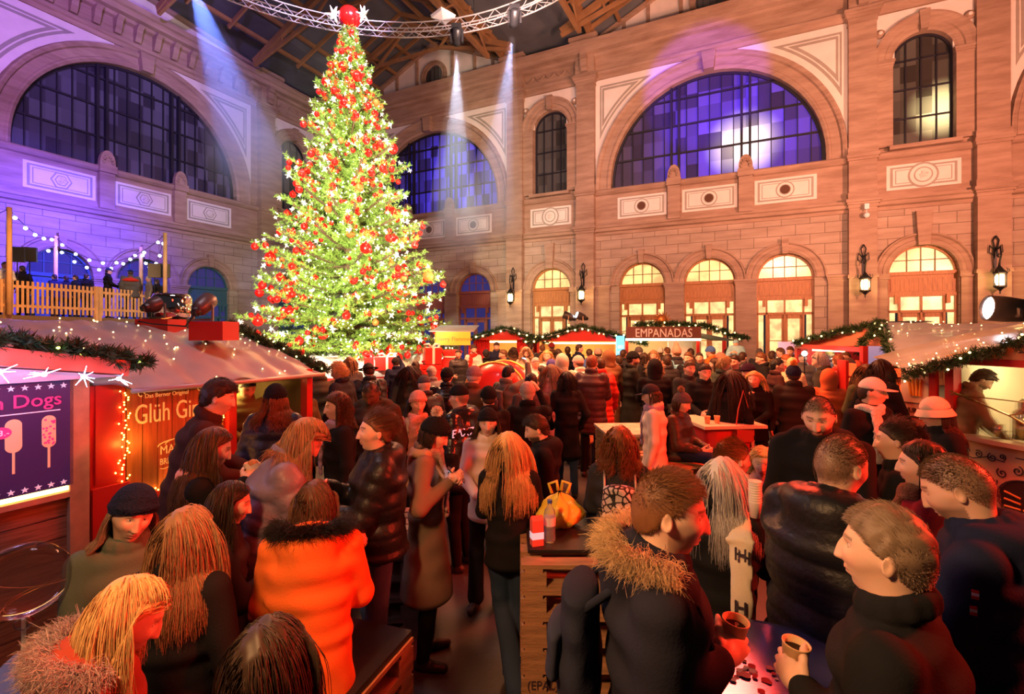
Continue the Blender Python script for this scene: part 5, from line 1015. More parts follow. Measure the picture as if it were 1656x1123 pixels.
# rear pallets, white table
for k in range(7): pallet((gx(1018, 6.3), 6.55, .146*k), .05, ['lowest', 'second lowest', 'third lowest', 'middle', 'third from the top', 'second from the top', 'topmost'][k]+' pallet of the stack left of the walking person in white', 'pallets left of the walking person', L_=.62, mm=M_PAL)
m = MB(); m.box(-.33, .33, -.4, .4, 0, .03); o = m.build('table_board', mat('pale_boards2', (.55, .45, .33), .6, var=.4, vs=9), None, False, (gx(1018, 6.3), 6.55, 1.024), .05); tag(o, 'pale board with tinsel on the pallets left of the walking person', 'board')
for k in range(6): pallet((gx(1098, 5.6), 5.7, .146*k), .0, ['lowest', 'second lowest', 'third lowest', 'fourth', 'second from the top', 'topmost'][k]+' pallet of the seat under the woman with the grey bobble hat', 'pallets under the seated woman', L_=.75, D_=.7, mm=M_PAL)
e = empty('bistro_table', (gx(1157, 6.5)+.12, 6.7, 0), .1, 'pale topped standing table with a red cloth skirt', 'table')
m = MB(); m.box(-.42, .42, -.45, .45, 1.10, 1.14); m.build('tabletop', mat('pale_top', (.62, .52, .38), .4), e); m = MB(); n = 40; vs = []
for i in range(n):
    a_ = 2*PI*i/n; rx = .36*math.copysign(abs(math.cos(a_))**.5, math.cos(a_)); ry = .38*math.copysign(abs(math.sin(a_))**.5, math.sin(a_)); w_ = 1+.05*math.sin(a_*9); vs += [(rx*.95, ry*.95, 1.1), (rx*w_*.8, ry*w_*.8, .02)]
m.add(vs, [(2*i, 2*i+1, (2*i+3) % (2*n), (2*i+2) % (2*n)) for i in range(n)]); m.build('skirt', mat('red_skirt', (.5, .02, .015), .7), e, True)
def cup(loc, label, s=1.0, tilt=(0, 0, 0), mm=None, liquid=True, parentless=True, name='paper_cup'):
    e = empty(name, loc, 0, label, 'cup'); e.rotation_euler = tilt; e.scale = (s, s, s)
    m = MB(); m.lathe([(.024, 0), (.027, 0), (.0385, .092), (.0405, .094), (.0405, .098), (.0372, .097), (.0255, .004), (0, .004)], 28); m.build('cup', mm or mat('kraft_cup', (.55, .36, .18), .6), e, True)
    if liquid: m = MB(); m.lathe([(0, .076), (.0345, .076)], 24); m.build('drink', mat('mulled_wine', (.03, .008, .006), .08), e)
    return e
cup((gx(1140, 6.5), 6.42, 1.14), 'paper cup on the pale standing table, left of two'); cup((gx(1157, 6.5), 6.45, 1.14), 'paper cup on the pale standing table, right of two')
# round printed table in the foreground
e = empty('round_table', (.90, 1.68, 0), 0, 'round standing table with a printed red top in the right foreground', 'table')
m = MB(); m.lathe([(0, 1.06), (.34, 1.06), (.375, 1.07), (.39, 1.09), (.385, 1.105), (.36, 1.108), (.35, 1.10), (0, 1.10)], 64); m.build('tabletop', mat('grey_laminate', (.12, .09, .10), .7, spec=.1), e, True)
m = MB(); m.lathe([(.372, 1.092), (.396, 1.09), (.392, 1.112), (.372, 1.112)], 64); m.build('metal_rim', mat('violet_rim', (.18, .16, .40), .2, .7), e, True)
m = MB(); m.tube([(0, 0, .03), (0, 0, 1.06)], .035, 14); m.lathe([(0, 0), (.26, 0), (.25, .025), (0, .04)], 32); m.build('pedestal', M_IRON, e, True)
m = MB()
for k in range(0, 10, 2):
    a0, a1 = 2*PI*k/10, 2*PI*(k+1)/10; m.poly([(.01*math.cos(a0), .01*math.sin(a0), 1.1005)]+[(.31*math.cos(a0+(a1-a0)*i/6), .31*math.sin(a0+(a1-a0)*i/6), 1.1005) for i in range(7)], (0, 0, .0015))
m.build('red_wedge', mat('red_print', (.35, .03, .03), .8, spec=.05), e)
m = MB(); m.lathe([(.0, 1.1045), (.125, 1.1045), (.125, 1.102)], 48, Matrix.Translation((-.06, .06, 0))); m.build('round_print', mat('night_print', (.05, .03, .12), .8, spec=.05), e)
mb = MB(); rr = random.Random(17)
for k in range(46):
    a_ = rr.uniform(0, 2*PI); r_ = rr.uniform(0, .10); s_ = rr.uniform(.006, .018); c = (-.06+r_*math.cos(a_), .06+r_*math.sin(a_)); mb.cur = k % 3
    mb.poly([(c[0]+s_*(1+.3*math.sin(3*i))*math.cos(2*PI*i/9), c[1]+s_*math.sin(2*PI*i/9), 1.1052+.0003*k) for i in range(9)], (0, 0, .0002))
mb.build('printed_figures', [mat('print_red', (.5, .04, .04), .8, spec=.05), mat('print_cream', (.55, .4, .33), .8, spec=.05), mat('print_rose', (.5, .16, .13), .8, spec=.05)], e)
for i, chh in enumerate("DASS IST"):
    a_ = R(60+i*9.0); M_ = Matrix.Translation((.285*math.cos(a_), .285*math.sin(a_), 1.1032))@Matrix.Rotation(a_+PI/2, 4, 'Z')
    if chh != ' ': text_mesh('lettering', chh, .045, M_WHT, M_, e, .0005)
# clear balloon with lights
e = empty('balloon', (gx(40, 1.9), 1.9, 1.05), 0, 'big clear light-up balloon on a stick at the left edge', 'balloon'); c = px(38, 938, 1.9)-Vector((gx(40, 1.9), 1.9, 1.05))
m = MB(); m.ball(c, .145, 40, 28, (1, 1, .93)); m.lathe([(.012, 0), (.03, -.02), (.028, -.035), (.012, -.05)], 16, Matrix.Translation(c-Vector((0, 0, .14)))); m.build('film', mat('balloon_film', (1, 1, 1), .0, trans=1, ior=1.12, alpha=.55), e, True)
m = MB(); m.tube([c-Vector((0, 0, .15)), (0, 0, -.55)], .007, 8); m.build('stick', mat('white_plastic'), e); m = MB(); m.tube([c+Vector((.12*math.sin(a_*.8)*math.cos(a_*3), .12*math.sin(a_*.8)*math.sin(a_*3), .12*math.cos(a_*.8))) for a_ in [i*.12 for i in range(34)]], .0014, 4); m.build('wire', mat('copper'), e)
# table under the balloon and left group
e = empty('side_table', (-1.72, 2.05, 0), 0, 'dark standing table hidden among the women at the lower left', 'table'); m = MB(); m.lathe([(0, .98), (.3, .98), (.3, 1.0), (0, 1.0)], 32); m.build('tabletop', M_BLK, e); m = MB(); m.tube([(0, 0, 0), (0, 0, .98)], .03, 10); m.lathe([(0, 0), (.2, 0), (.2, .02), (0, .03)], 20); m.build('pedestal', M_IRON, e)
# ------------------------------------------------------------- implicit modelling of figures
class Field:
    def __init__(s, cell): s.c = cell; s.P = []
    def add(s, lo, hi, fn, k=.02, sub=False): s.P.append((np.array(lo, float), np.array(hi, float), fn, k, sub)); return s
    def cone(s, a, b, ra, rb, k=.02, puff=0, pl=.09, sub=False):
        a = np.array(a, float); b = np.array(b, float); ab = b-a; L2 = max(ab@ab, 1e-9); L = math.sqrt(L2); m = max(ra, rb)*(1+puff)
        def fn(X, Y, Z):
            dx, dy, dz = X-a[0], Y-a[1], Z-a[2]; t = np.clip((dx*ab[0]+dy*ab[1]+dz*ab[2])/L2, 0, 1); r = ra+(rb-ra)*t
            if puff: r = r*(1+puff*(np.abs(np.sin(PI*t*L/pl))-.5))
            return np.sqrt((dx-t*ab[0])**2+(dy-t*ab[1])**2+(dz-t*ab[2])**2)-r
        return s.add(np.minimum(a, b)-m, np.maximum(a, b)+m, fn, k, sub)
    def chain(s, pts, rs, k=.02, **kw):
        for i in range(len(pts)-1): s.cone(pts[i], pts[i+1], rs[i], rs[i+1], k, **kw)
        return s
    def ell(s, c, r, Rm=None, k=.02, sub=False):
        c = np.array(c, float); r = np.array(r, float); Q = np.eye(3) if Rm is None else np.array(Rm); m = max(r); mn = min(r)
        def fn(X, Y, Z):
            d = (X-c[0], Y-c[1], Z-c[2]); q = [(Q[0, i]*d[0]+Q[1, i]*d[1]+Q[2, i]*d[2])/r[i] for i in range(3)]
            n = np.sqrt(q[0]**2+q[1]**2+q[2]**2); g = np.sqrt((q[0]/r[0])**2+(q[1]/r[1])**2+(q[2]/r[2])**2)+1e-6; return n*(n-1)/g
        e = np.abs(Q)@r; return s.add(c-e, c+e, fn, k, sub)
    def loft(s, a, b, ra, rb, right, fwd, k=.03, puff=0, pl=.09):
        """elliptical section from a to b; ra,rb=(rx,ry)"""
        a = np.array(a, float); b = np.array(b, float); ab = b-a; L2 = ab@ab; L = math.sqrt(L2); ax = ab/L; X1 = np.array(right); Y1 = np.cross(ax, X1); Y1 = Y1/np.linalg.norm(Y1); X1 = np.cross(Y1, ax); m = max(*ra, *rb)*(1+puff)
        def fn(X, Y, Z):
            dx, dy, dz = X-a[0], Y-a[1], Z-a[2]; h = dx*ax[0]+dy*ax[1]+dz*ax[2]; t = np.clip(h/L, 0, 1); rx = ra[0]+(rb[0]-ra[0])*t; ry = ra[1]+(rb[1]-ra[1])*t
            if puff: q = 1+puff*(np.abs(np.sin(PI*h/pl))-.5); rx = rx*q; ry = ry*q
            u = (dx*X1[0]+dy*X1[1]+dz*X1[2])/rx; v = (dx*Y1[0]+dy*Y1[1]+dz*Y1[2])/ry; w_ = (h-t*L)/(.45*np.minimum(rx, ry)); n = np.sqrt(u*u+v*v+w_*w_); return (n-1)*np.minimum(rx, ry)*.9
        return s.add(np.minimum(a, b)-m, np.maximum(a, b)+m, fn, k)
    def mesh(s, noise_=0, ns=14., seed=0):
        c = s.c; pad = 3*c; add = [p for p in s.P if not p[4]]
        lo = np.min([p[0]-p[3] for p in add], 0)-pad; hi = np.max([p[1]+p[3] for p in add], 0)+pad; n = np.ceil((hi-lo)/c).astype(int)+1
        F = np.full(n, .5, np.float32); ax = [lo[i]+c*np.arange(n[i]) for i in range(3)]
        for (a, b, fn, k, sub) in s.P:
            i0 = np.clip(np.floor((a-k-2*c-lo)/c).astype(int), 0, n); i1 = np.clip(np.ceil((b+k+2*c-lo)/c).astype(int)+1, 0, n)
            if np.any(i1 <= i0): continue
            sl = tuple(slice(i0[i], i1[i]) for i in range(3)); X = ax[0][sl[0]][:, None, None].astype(np.float32); Y = ax[1][sl[1]][None, :, None].astype(np.float32); Z = ax[2][sl[2]][None, None, :].astype(np.float32)
            d = fn(X, Y, Z).astype(np.float32); o = F[sl]
            if sub: h = np.clip(k-np.abs(o+d), 0, None)/k; F[sl] = np.maximum(o, -d)+h*h*k*.25
            else: h = np.clip(k-np.abs(o-d), 0, None)/k; F[sl] = np.minimum(o, d)-h*h*k*.25
        if noise_:
            X = ax[0][:, None, None].astype(np.float32); Y = ax[1][None, :, None].astype(np.float32); Z = ax[2][None, None, :].astype(np.float32); r = np.random.default_rng(seed); p = r.uniform(0, 6, 8)
            F += noise_*(np.sin(ns*X+p[0]+2.2*np.sin(ns*.45*Z+p[1]))*np.sin(ns*1.7*Z+p[2]+1.8*np.sin(ns*.6*Y+p[3]))+.6*np.sin(ns*2.3*Z+ns*.9*X+p[4])*np.sin(ns*1.2*Y+p[5]+1.5*np.sin(ns*X))).astype(np.float32)
        B = F < 0; C8 = B[:-1, :-1, :-1].astype(np.int8)
        for d in ((1, 0, 0), (0, 1, 0), (0, 0, 1), (1, 1, 0), (1, 0, 1), (0, 1, 1), (1, 1, 1)): C8 = C8+B[d[0]:n[0]-1+d[0], d[1]:n[1]-1+d[1], d[2]:n[2]-1+d[2]]
        I = np.argwhere((C8 > 0) & (C8 < 8))
        if len(I) == 0: return np.zeros((0, 3)), np.zeros((0, 4), int)
        idx = np.full(C8.shape, -1, np.int32); idx[I[:, 0], I[:, 1], I[:, 2]] = np.arange(len(I))
        cr = [(0, 0, 0), (1, 0, 0), (0, 1, 0), (1, 1, 0), (0, 0, 1), (1, 0, 1), (0, 1, 1), (1, 1, 1)]
        val = np.stack([F[I[:, 0]+x, I[:, 1]+y, I[:, 2]+z] for x, y, z in cr], 1); acc = np.zeros((len(I), 3)); cnt = np.zeros(len(I))
        for i, j in ((0, 1), (2, 3), (4, 5), (6, 7), (0, 2), (1, 3), (4, 6), (5, 7), (0, 4), (1, 5), (2, 6), (3, 7)):
            m = (val[:, i] < 0) != (val[:, j] < 0); t = np.where(m, val[:, i]/(val[:, i]-val[:, j]+1e-12), 0); p = np.array(cr[i])[None]+(np.array(cr[j])-np.array(cr[i]))[None]*t[:, None]; acc += np.where(m[:, None], p, 0); cnt += m
        V = lo+c*(I+acc/np.maximum(cnt, 1)[:, None]); Q = []
        for axn in range(3):
            o1, o2 = [(1, 2), (2, 0), (0, 1)][axn]; sl0 = [slice(1, n[i]-1) for i in range(3)]; sl0[axn] = slice(0, n[axn]-1); sl1 = list(sl0); sl1[axn] = slice(1, n[axn]); a = B[tuple(sl0)]; b = B[tuple(sl1)]; E_ = np.argwhere(a != b)
            if not len(E_): continue
            fl = a[E_[:, 0], E_[:, 1], E_[:, 2]]; G = E_.copy()
            for i in range(3):
                if i != axn: G[:, i] += 1
            def cc(d1, d2): g = G.copy(); g[:, o1] -= d1; g[:, o2] -= d2; return idx[g[:, 0], g[:, 1], g[:, 2]]
            q = np.stack([cc(0, 0), cc(1, 0), cc(1, 1), cc(0, 1)], 1); q[~fl] = q[~fl][:, ::-1]; Q.append(q)
        return V, np.concatenate(Q)
def field_obj(F, name, m, parent, noise_=0, ns=14., seed=0, col=None):
    V, Q = F.mesh(noise_, ns, seed); me = np_mesh(name, V, Q)
    if col is not None:
        C_ = col(V); at = me.color_attributes.new('Col', 'FLOAT_COLOR', 'POINT'); at.data.foreach_set('color', np.concatenate([C_, np.ones((len(C_), 1))], 1).astype(np.float32).ravel())
    return link(name, me, m, parent)
# ---- head
def head_R(d):
    """radius of the head in unit directions d (...,3): x right, y face, z up"""
    x, y, z = d[..., 0], d[..., 1], d[..., 2]; sm = lambda a, b, t: (lambda q: q*q*(3-2*q))(np.clip((t-a)/(b-a), 0, 1))
    low = sm(.05, -.95, z) if 0 else sm(.0, 1., -z); a = .0755-.020*low; b = np.where(y > 0, .093+.004*low, .100-.030*low); c = np.where(z > 0, .115, .120)
    r = 1/np.sqrt((x/a)**2+(y/b)**2+(z/c)**2); X = x*r; Z = z*r; f = sm(.15, .6, y); ax_ = np.abs(X); g = lambda v, s_: np.exp(-(v/s_)**2)
    nz = np.clip((.014-Z)/.046, 0, 1)**1.2*(1-sm(-.036, -.046, Z)); nose = .025*nz*g(X, .0085+.005*nz)+.006*g(X, .006)*sm(-.02, .01, Z)*sm(.03, .012, Z) if 0 else .025*nz*g(X, .0085+.005*nz)+.006*g(ax_-.012, .006)*g(Z+.036, .008)
    nose = nose*.88+.004*g(X, .007)*g(Z+.002, .018)
    r = r+f*(nose+.0045*g(Z-.024, .008)*g(ax_-.024, .02)-.010*g(Z-.006, .0115)*g(ax_-.031, .0145)+.005*g(Z+.026, .02)*g(ax_-.042, .018)+.0055*g(Z+.060, .0045)*g(X, .020)+.006*g(Z+.0705, .0055)*g(X, .018)-.004*g(Z+.065, .0022)*g(X, .022)-.004*g(Z+.082, .006)*g(X, .018)+.007*g(Z+.100, .013)*g(X, .02)-.003*g(ax_-.02, .004)*g(Z+.05, .014))
    return r
def head_fn(c, Rm, s):
    def fn(X, Y, Z):
        d = (X-c[0], Y-c[1], Z-c[2]); q = np.stack(np.broadcast_arrays(*[(Rm[0, i]*d[0]+Rm[1, i]*d[1]+Rm[2, i]*d[2])/s for i in range(3)]), -1); r = np.linalg.norm(q, axis=-1)+1e-6; return (r-head_R(q/r[..., None]))*s*.85
    return fn
HAIRC = dict(black=(.012, .010, .010), dark=(.035, .018, .010), brown=(.09, .042, .018), chestnut=(.16, .062, .022), auburn=(.22, .065, .02), light=(.30, .17, .08), blonde=(.62, .38, .15), straw=(.62, .40, .20), grey=(.35, .33, .32), silver=(.55, .50, .48), red=(.42, .11, .03), ash=(.22, .15, .10))
SKIN = dict(fair=(.68, .42, .31), mid=(.58, .35, .24), tan=(.48, .27, .17), deep=(.12, .055, .032))
ms = bpy.data.materials.new('skin'); ms.use_nodes = True; b_ = ms.node_tree.nodes['Principled BSDF']; at_ = ms.node_tree.nodes.new('ShaderNodeAttribute'); at_.attribute_name = 'Col'; ms.node_tree.links.new(at_.outputs['Color'], b_.inputs['Base Color']); b_.inputs['Roughness'].default_value = .48; b_.inputs['Subsurface Weight'].default_value = .06; b_.inputs['Subsurface Radius'].default_value = (.02, .006, .003); M_SKIN = ms
me_ = ms.copy(); me_.name = 'eye_surface'; me_.node_tree.nodes['Principled BSDF'].inputs['Roughness'].default_value = .25; M_EYE = me_
def hair_mat(c):
    if isinstance(c, str): n = 'hair_'+c; c = HAIRC[c]
    else: n = 'hair_%02d%02d%02d' % tuple(int(v*99) for v in c)
    if n in MC: return MC[n]
    m = bpy.data.materials.new(n); m.use_nodes = True; nt = m.node_tree; b = nt.nodes['Principled BSDF']; b.inputs['Roughness'].default_value = .52; b.inputs['Specular IOR Level'].default_value = .3
    g = nt.nodes.new('ShaderNodeNewGeometry'); mx = nt.nodes.new('ShaderNodeMix'); mx.data_type = 'RGBA'; mx.inputs[6].default_value = (*[v*.55 for v in c], 1); mx.inputs[7].default_value = (*[min(1, v*1.35) for v in c], 1); nt.links.new(g.outputs['Random Per Island'], mx.inputs[0]); nt.links.new(mx.outputs[2], b.inputs['Base Color']); MC[n] = m; return m
def strands_mesh(P, rad, seed=0):
    """P: (N,K,3) strand paths -> 3-sided tapered tubes"""
    N_, K, _ = P.shape; T = unit(np.gradient(P, axis=1)); ref = np.where(np.abs(T[..., 2:3]) > .9, np.array([1., 0, 0]), np.array([0, 0, 1.])); U = unit(np.cross(T, ref)); W = np.cross(T, U); tp_ = np.linspace(1, .25, K)[None, :, None]*rad
    V = np.stack([P+(U*math.cos(a)+W*math.sin(a))*tp_ for a in (0, 2*PI/3, 4*PI/3)], 2).reshape(-1, 3); b = (np.arange(N_)[:, None]*K+np.arange(K-1)[None]).reshape(-1); F = []
    for k in range(3): k2 = (k+1) % 3; F.append(np.stack([b*3+k, b*3+k2, (b+1)*3+k2, (b+1)*3+k], 1))
    return V, np.concatenate(F)
def thr(y): return np.interp(y, [-1, -.62, -.42, -.28, .05, .25, .45, .7, 1], [-.62, -.56, -.35, .06, .12, .26, .48, .60, .66])
def hair_cap(c, Rm, s, thick, n=40, rough=.0, seed=0, plane=None, lowmask=-.10):
    th = np.linspace(0, PI, n); ph = np.linspace(0, 2*PI, 2*n, endpoint=False); TH, PH = np.meshgrid(th, ph, indexing='ij'); d = np.stack([np.sin(TH)*np.cos(PH), np.sin(TH)*np.sin(PH), np.cos(TH)], -1)
    base = 1/np.sqrt((d[..., 0]/.0765)**2+(d[..., 1]/np.where(d[..., 1] > 0, .095, .101))**2+(d[..., 2]/.117)**2); mk = d[..., 2]-(thr(d[..., 1]) if plane is None else plane(d)); q = np.clip((mk+.06)/.16, 0, 1); q = q*q*(3-2*q)
    r = np.random.default_rng(seed); p = r.uniform(0, 6, 6); nz = rough*(np.sin(9*d[..., 0]+p[0]+3*np.sin(5*d[..., 1]+p[1]))*np.sin(8*d[..., 2]+p[2])+.5*np.sin(21*d[..., 0]+p[3]+14*d[..., 1]))
    tz = 1 if thick < .009 or lowmask == -.1 and plane is not None else (.12+.88*np.clip(d[..., 2]*1.35+.05, 0, 1)); rr = base+(thick*tz+nz)*q-.006*(1-q); V = (d*rr[..., None]*s)@np.array(Rm).T+np.array(c); m2 = 2*n; F = []; ok = mk > lowmask
    for i in range(n-1):
        for j in range(m2):
            j2 = (j+1) % m2
            if ok[i, j] or ok[i+1, j2]: F.append((i*m2+j, i*m2+j2, (i+1)*m2+j2, (i+1)*m2+j))
    return V.reshape(-1, 3), np.array(F)
def grow(c, Rm, s, n, L, K, rng, comb=(0, 0, -1), grav=1., curl=0., cf=30., vol=.012, coll=(), lift=.25, region=None, clump=.0, Lvar=.25, guard=False, topscale=False):
    d = unit(rng.normal(size=(n*4, 3))); mk = d[:, 2]-thr(d[:, 1]); ok = mk > .0
    if region is not None: ok &= region(d)
    d = d[ok][:n]; n = len(d); Rm = np.array(Rm); base = 1/np.sqrt((d[:, 0]/.0765)**2+(d[:, 1]/np.where(d[:, 1] > 0, .095, .101))**2+(d[:, 2]/.117)**2)
    lay = rng.uniform(.002, vol, (n, 1)); p = (d*(base[:, None]+.001)*s)@Rm.T+c; nrm = d@Rm.T; cm = np.array(comb, float); cm = (cm@Rm.T) if comb != (0, 0, -1) else cm; fy = np.clip(d[:, 1:2], 0, 1); side = np.sign(d[:, :1]+.12+rng.normal(size=(n, 1))*.06)*np.array([[1., 0, 0]])@Rm.T
    v = (cm[None]+side*(.45+1.9*fy)+fy*np.array([[0, -1.8, 0]])@Rm.T) if guard else cm[None]+side*.05; v = v-nrm*(v*nrm).sum(1, keepdims=True); v = unit(unit(v)+nrm*lift); Ls = L*rng.uniform(1-Lvar, 1.05, (n, 1))*((.14+.86*np.clip(d[:, 2:3]*1.35-.12, 0, 1)) if topscale else 1); P = [p]; st = Ls/(K-1); g = np.array([0, 0, -1.])
    for k in range(K-1):
        v = unit(v+g*grav*.55+rng.normal(size=(n, 3))*.05); p = p+v*st; q = (p-c)@Rm/s; bb = np.linalg.norm(q/np.array([.0765, .098, .117]), axis=1, keepdims=True); lim = 1+lay/.09; ins = bb < lim; p = np.where(ins, c+((q/np.maximum(bb, 1e-4))*lim*s)@Rm.T, p)
        if guard:
            q = (p-c)@Rm/s; mk_ = (q[:, 1] > .015) & (q[:, 2] < .07) & (q[:, 2] > -.19) & (np.abs(q[:, 0]) < .125); q[:, 1] = np.where(mk_, q[:, 1]-(q[:, 1]-.012)*.8, q[:, 1]); q[:, 0] = np.where(mk_ & (np.abs(q[:, 0]) < .080), np.sign(q[:, 0]+1e-9)*(.082+rng.uniform(0, .008, n)), q[:, 0]); p = (q*s)@Rm.T+c
        for cc, cr_ in coll: q = (p-cc)/cr_; bb = np.linalg.norm(q, axis=1, keepdims=True); lim = 1+lay*.7/np.mean(cr_); p = np.where(bb < lim, cc+q/np.maximum(bb, 1e-4)*lim*cr_, p)
        P.append(p)
    P = np.stack(P, 1)
    if curl: ph = rng.uniform(0, 6.28, (n, 1)); t = np.linspace(0, 1, K)[None]*L; am = np.linspace(0, 1, K)[None]**.6*curl; P[..., 0] += am*np.sin(cf*t+ph); P[..., 1] += am*np.cos(cf*t+ph); P[..., 2] += am*.5*np.sin(cf*t*1.3+ph*2)
    return P
def ik(a, t, l1, l2, hint):
    a = np.array(a, float); t = np.array(t, float); d = t-a; D = np.linalg.norm(d); D2 = min(D, (l1+l2)*.985); u = d/D; t = a+u*D2; x = (l1*l1-l2*l2+D2*D2)/(2*D2); h = math.sqrt(max(0, l1*l1-x*x)); hp = np.array(hint, float); hp = hp-u*(hp@u); hp = hp/(np.linalg.norm(hp)+1e-9); return a+u*x+hp*h, t
def hand(F, w, dr, pn, side, s, curl=.5, k=.006, spread=.1):
    """w wrist, dr pointing direction, pn palm normal (where the fingers curl), side=+1 thumb along +cross"""
    dr = unit(np.array(dr, float)); pn = np.array(pn, float); pn = unit(pn-dr*(pn@dr)); lat = np.cross(dr, pn)*side
    Q = np.stack([lat, pn, dr], 1); pc = w+dr*.052*s; F.ell(pc, (.040*s, .017*s, .054*s), Q, .012); F.cone(w-dr*.02*s, w+dr*.03*s, .026*s, .025*s, .02); tips = []
    for i, (o, L) in enumerate(((.029, .076), (.010, .084), (-.010, .078), (-.028, .062))):
        p = w+dr*(.094-abs(i-1.2)*.005)*s+lat*o*s; d = unit(dr+lat*(o/.03)*spread); pts = [p]; ang = curl*.75
        for f in (.45, .30, .25): d2 = d*math.cos(ang)+pn*math.sin(ang); p = p+d2*L*f*s; pts.append(p); ang += curl*.95
        r_ = .0088 if i < 3 else .0078; F.chain(pts, [r_*s*v for v in (1.05, .97, .9, .78)], k); tips.append(p)
    p = w+dr*.028*s+lat*.034*s; d = unit(dr*.72+lat*.62+pn*.30*(curl+.3)); p1 = p+d*.036*s; d = unit(dr*.85+lat*.25+pn*(.25+.6*curl)); p2 = p1+d*.032*s; p3 = p2+unit(d+pn*.3*curl)*.024*s; F.chain([w+dr*.015*s+lat*.02*s, p, p1, p2, p3], [.014*s, .0145*s, .0115*s, .0100*s, .0082*s], .007)
    return w+dr*.085*s+pn*(.030+.012*(1-curl))*s, lat, pn, dr
def rot(ax, a): return np.array(Matrix.Rotation(a, 3, ax))
FAB = {}
def fab(c, kind='wool'):
    key = 'fabric_%s_%s' % (kind, '_'.join(str(int(v*255)) for v in c))
    if kind == 'puffer': return mat(key, c, .42, spec=.3, bump=.25, bs=35, var=.1, vs=6)
    if kind == 'shiny': return mat(key, c, .25, spec=.5, bump=.4, bs=22)
    if kind == 'knit': return mat(key, c, .9, spec=.12, bump=.9, bs=90, var=.12, vs=30)
    return mat(key, c, .88, spec=.10, bump=.12, bs=120, var=.12, vs=4)
CAMP = np.array([0, 0, EYE]); STAT = []
COLS = dict(black=(.012, .012, .014), char=(.03, .03, .035), navy=(.015, .02, .05), brown=(.10, .05, .03), olive=(.10, .085, .04), camel=(.42, .24, .13), beige=(.55, .40, .27), cream=(.70, .58, .44), white=(.75, .72, .68), grey=(.22, .21, .22), dgrey=(.09, .085, .09), orange=(.75, .16, .03), red=(.55, .03, .02), rust=(.36, .06, .035), wine=(.22, .02, .03), pink=(.65, .30, .24), lilac=(.42, .30, .42), denim=(.05, .08, .16), blue=(.06, .15, .45), tan=(.45, .25, .14), green=(.08, .12, .08), mauve=(.17, .14, .19), ltblue=(.25, .55, .7))
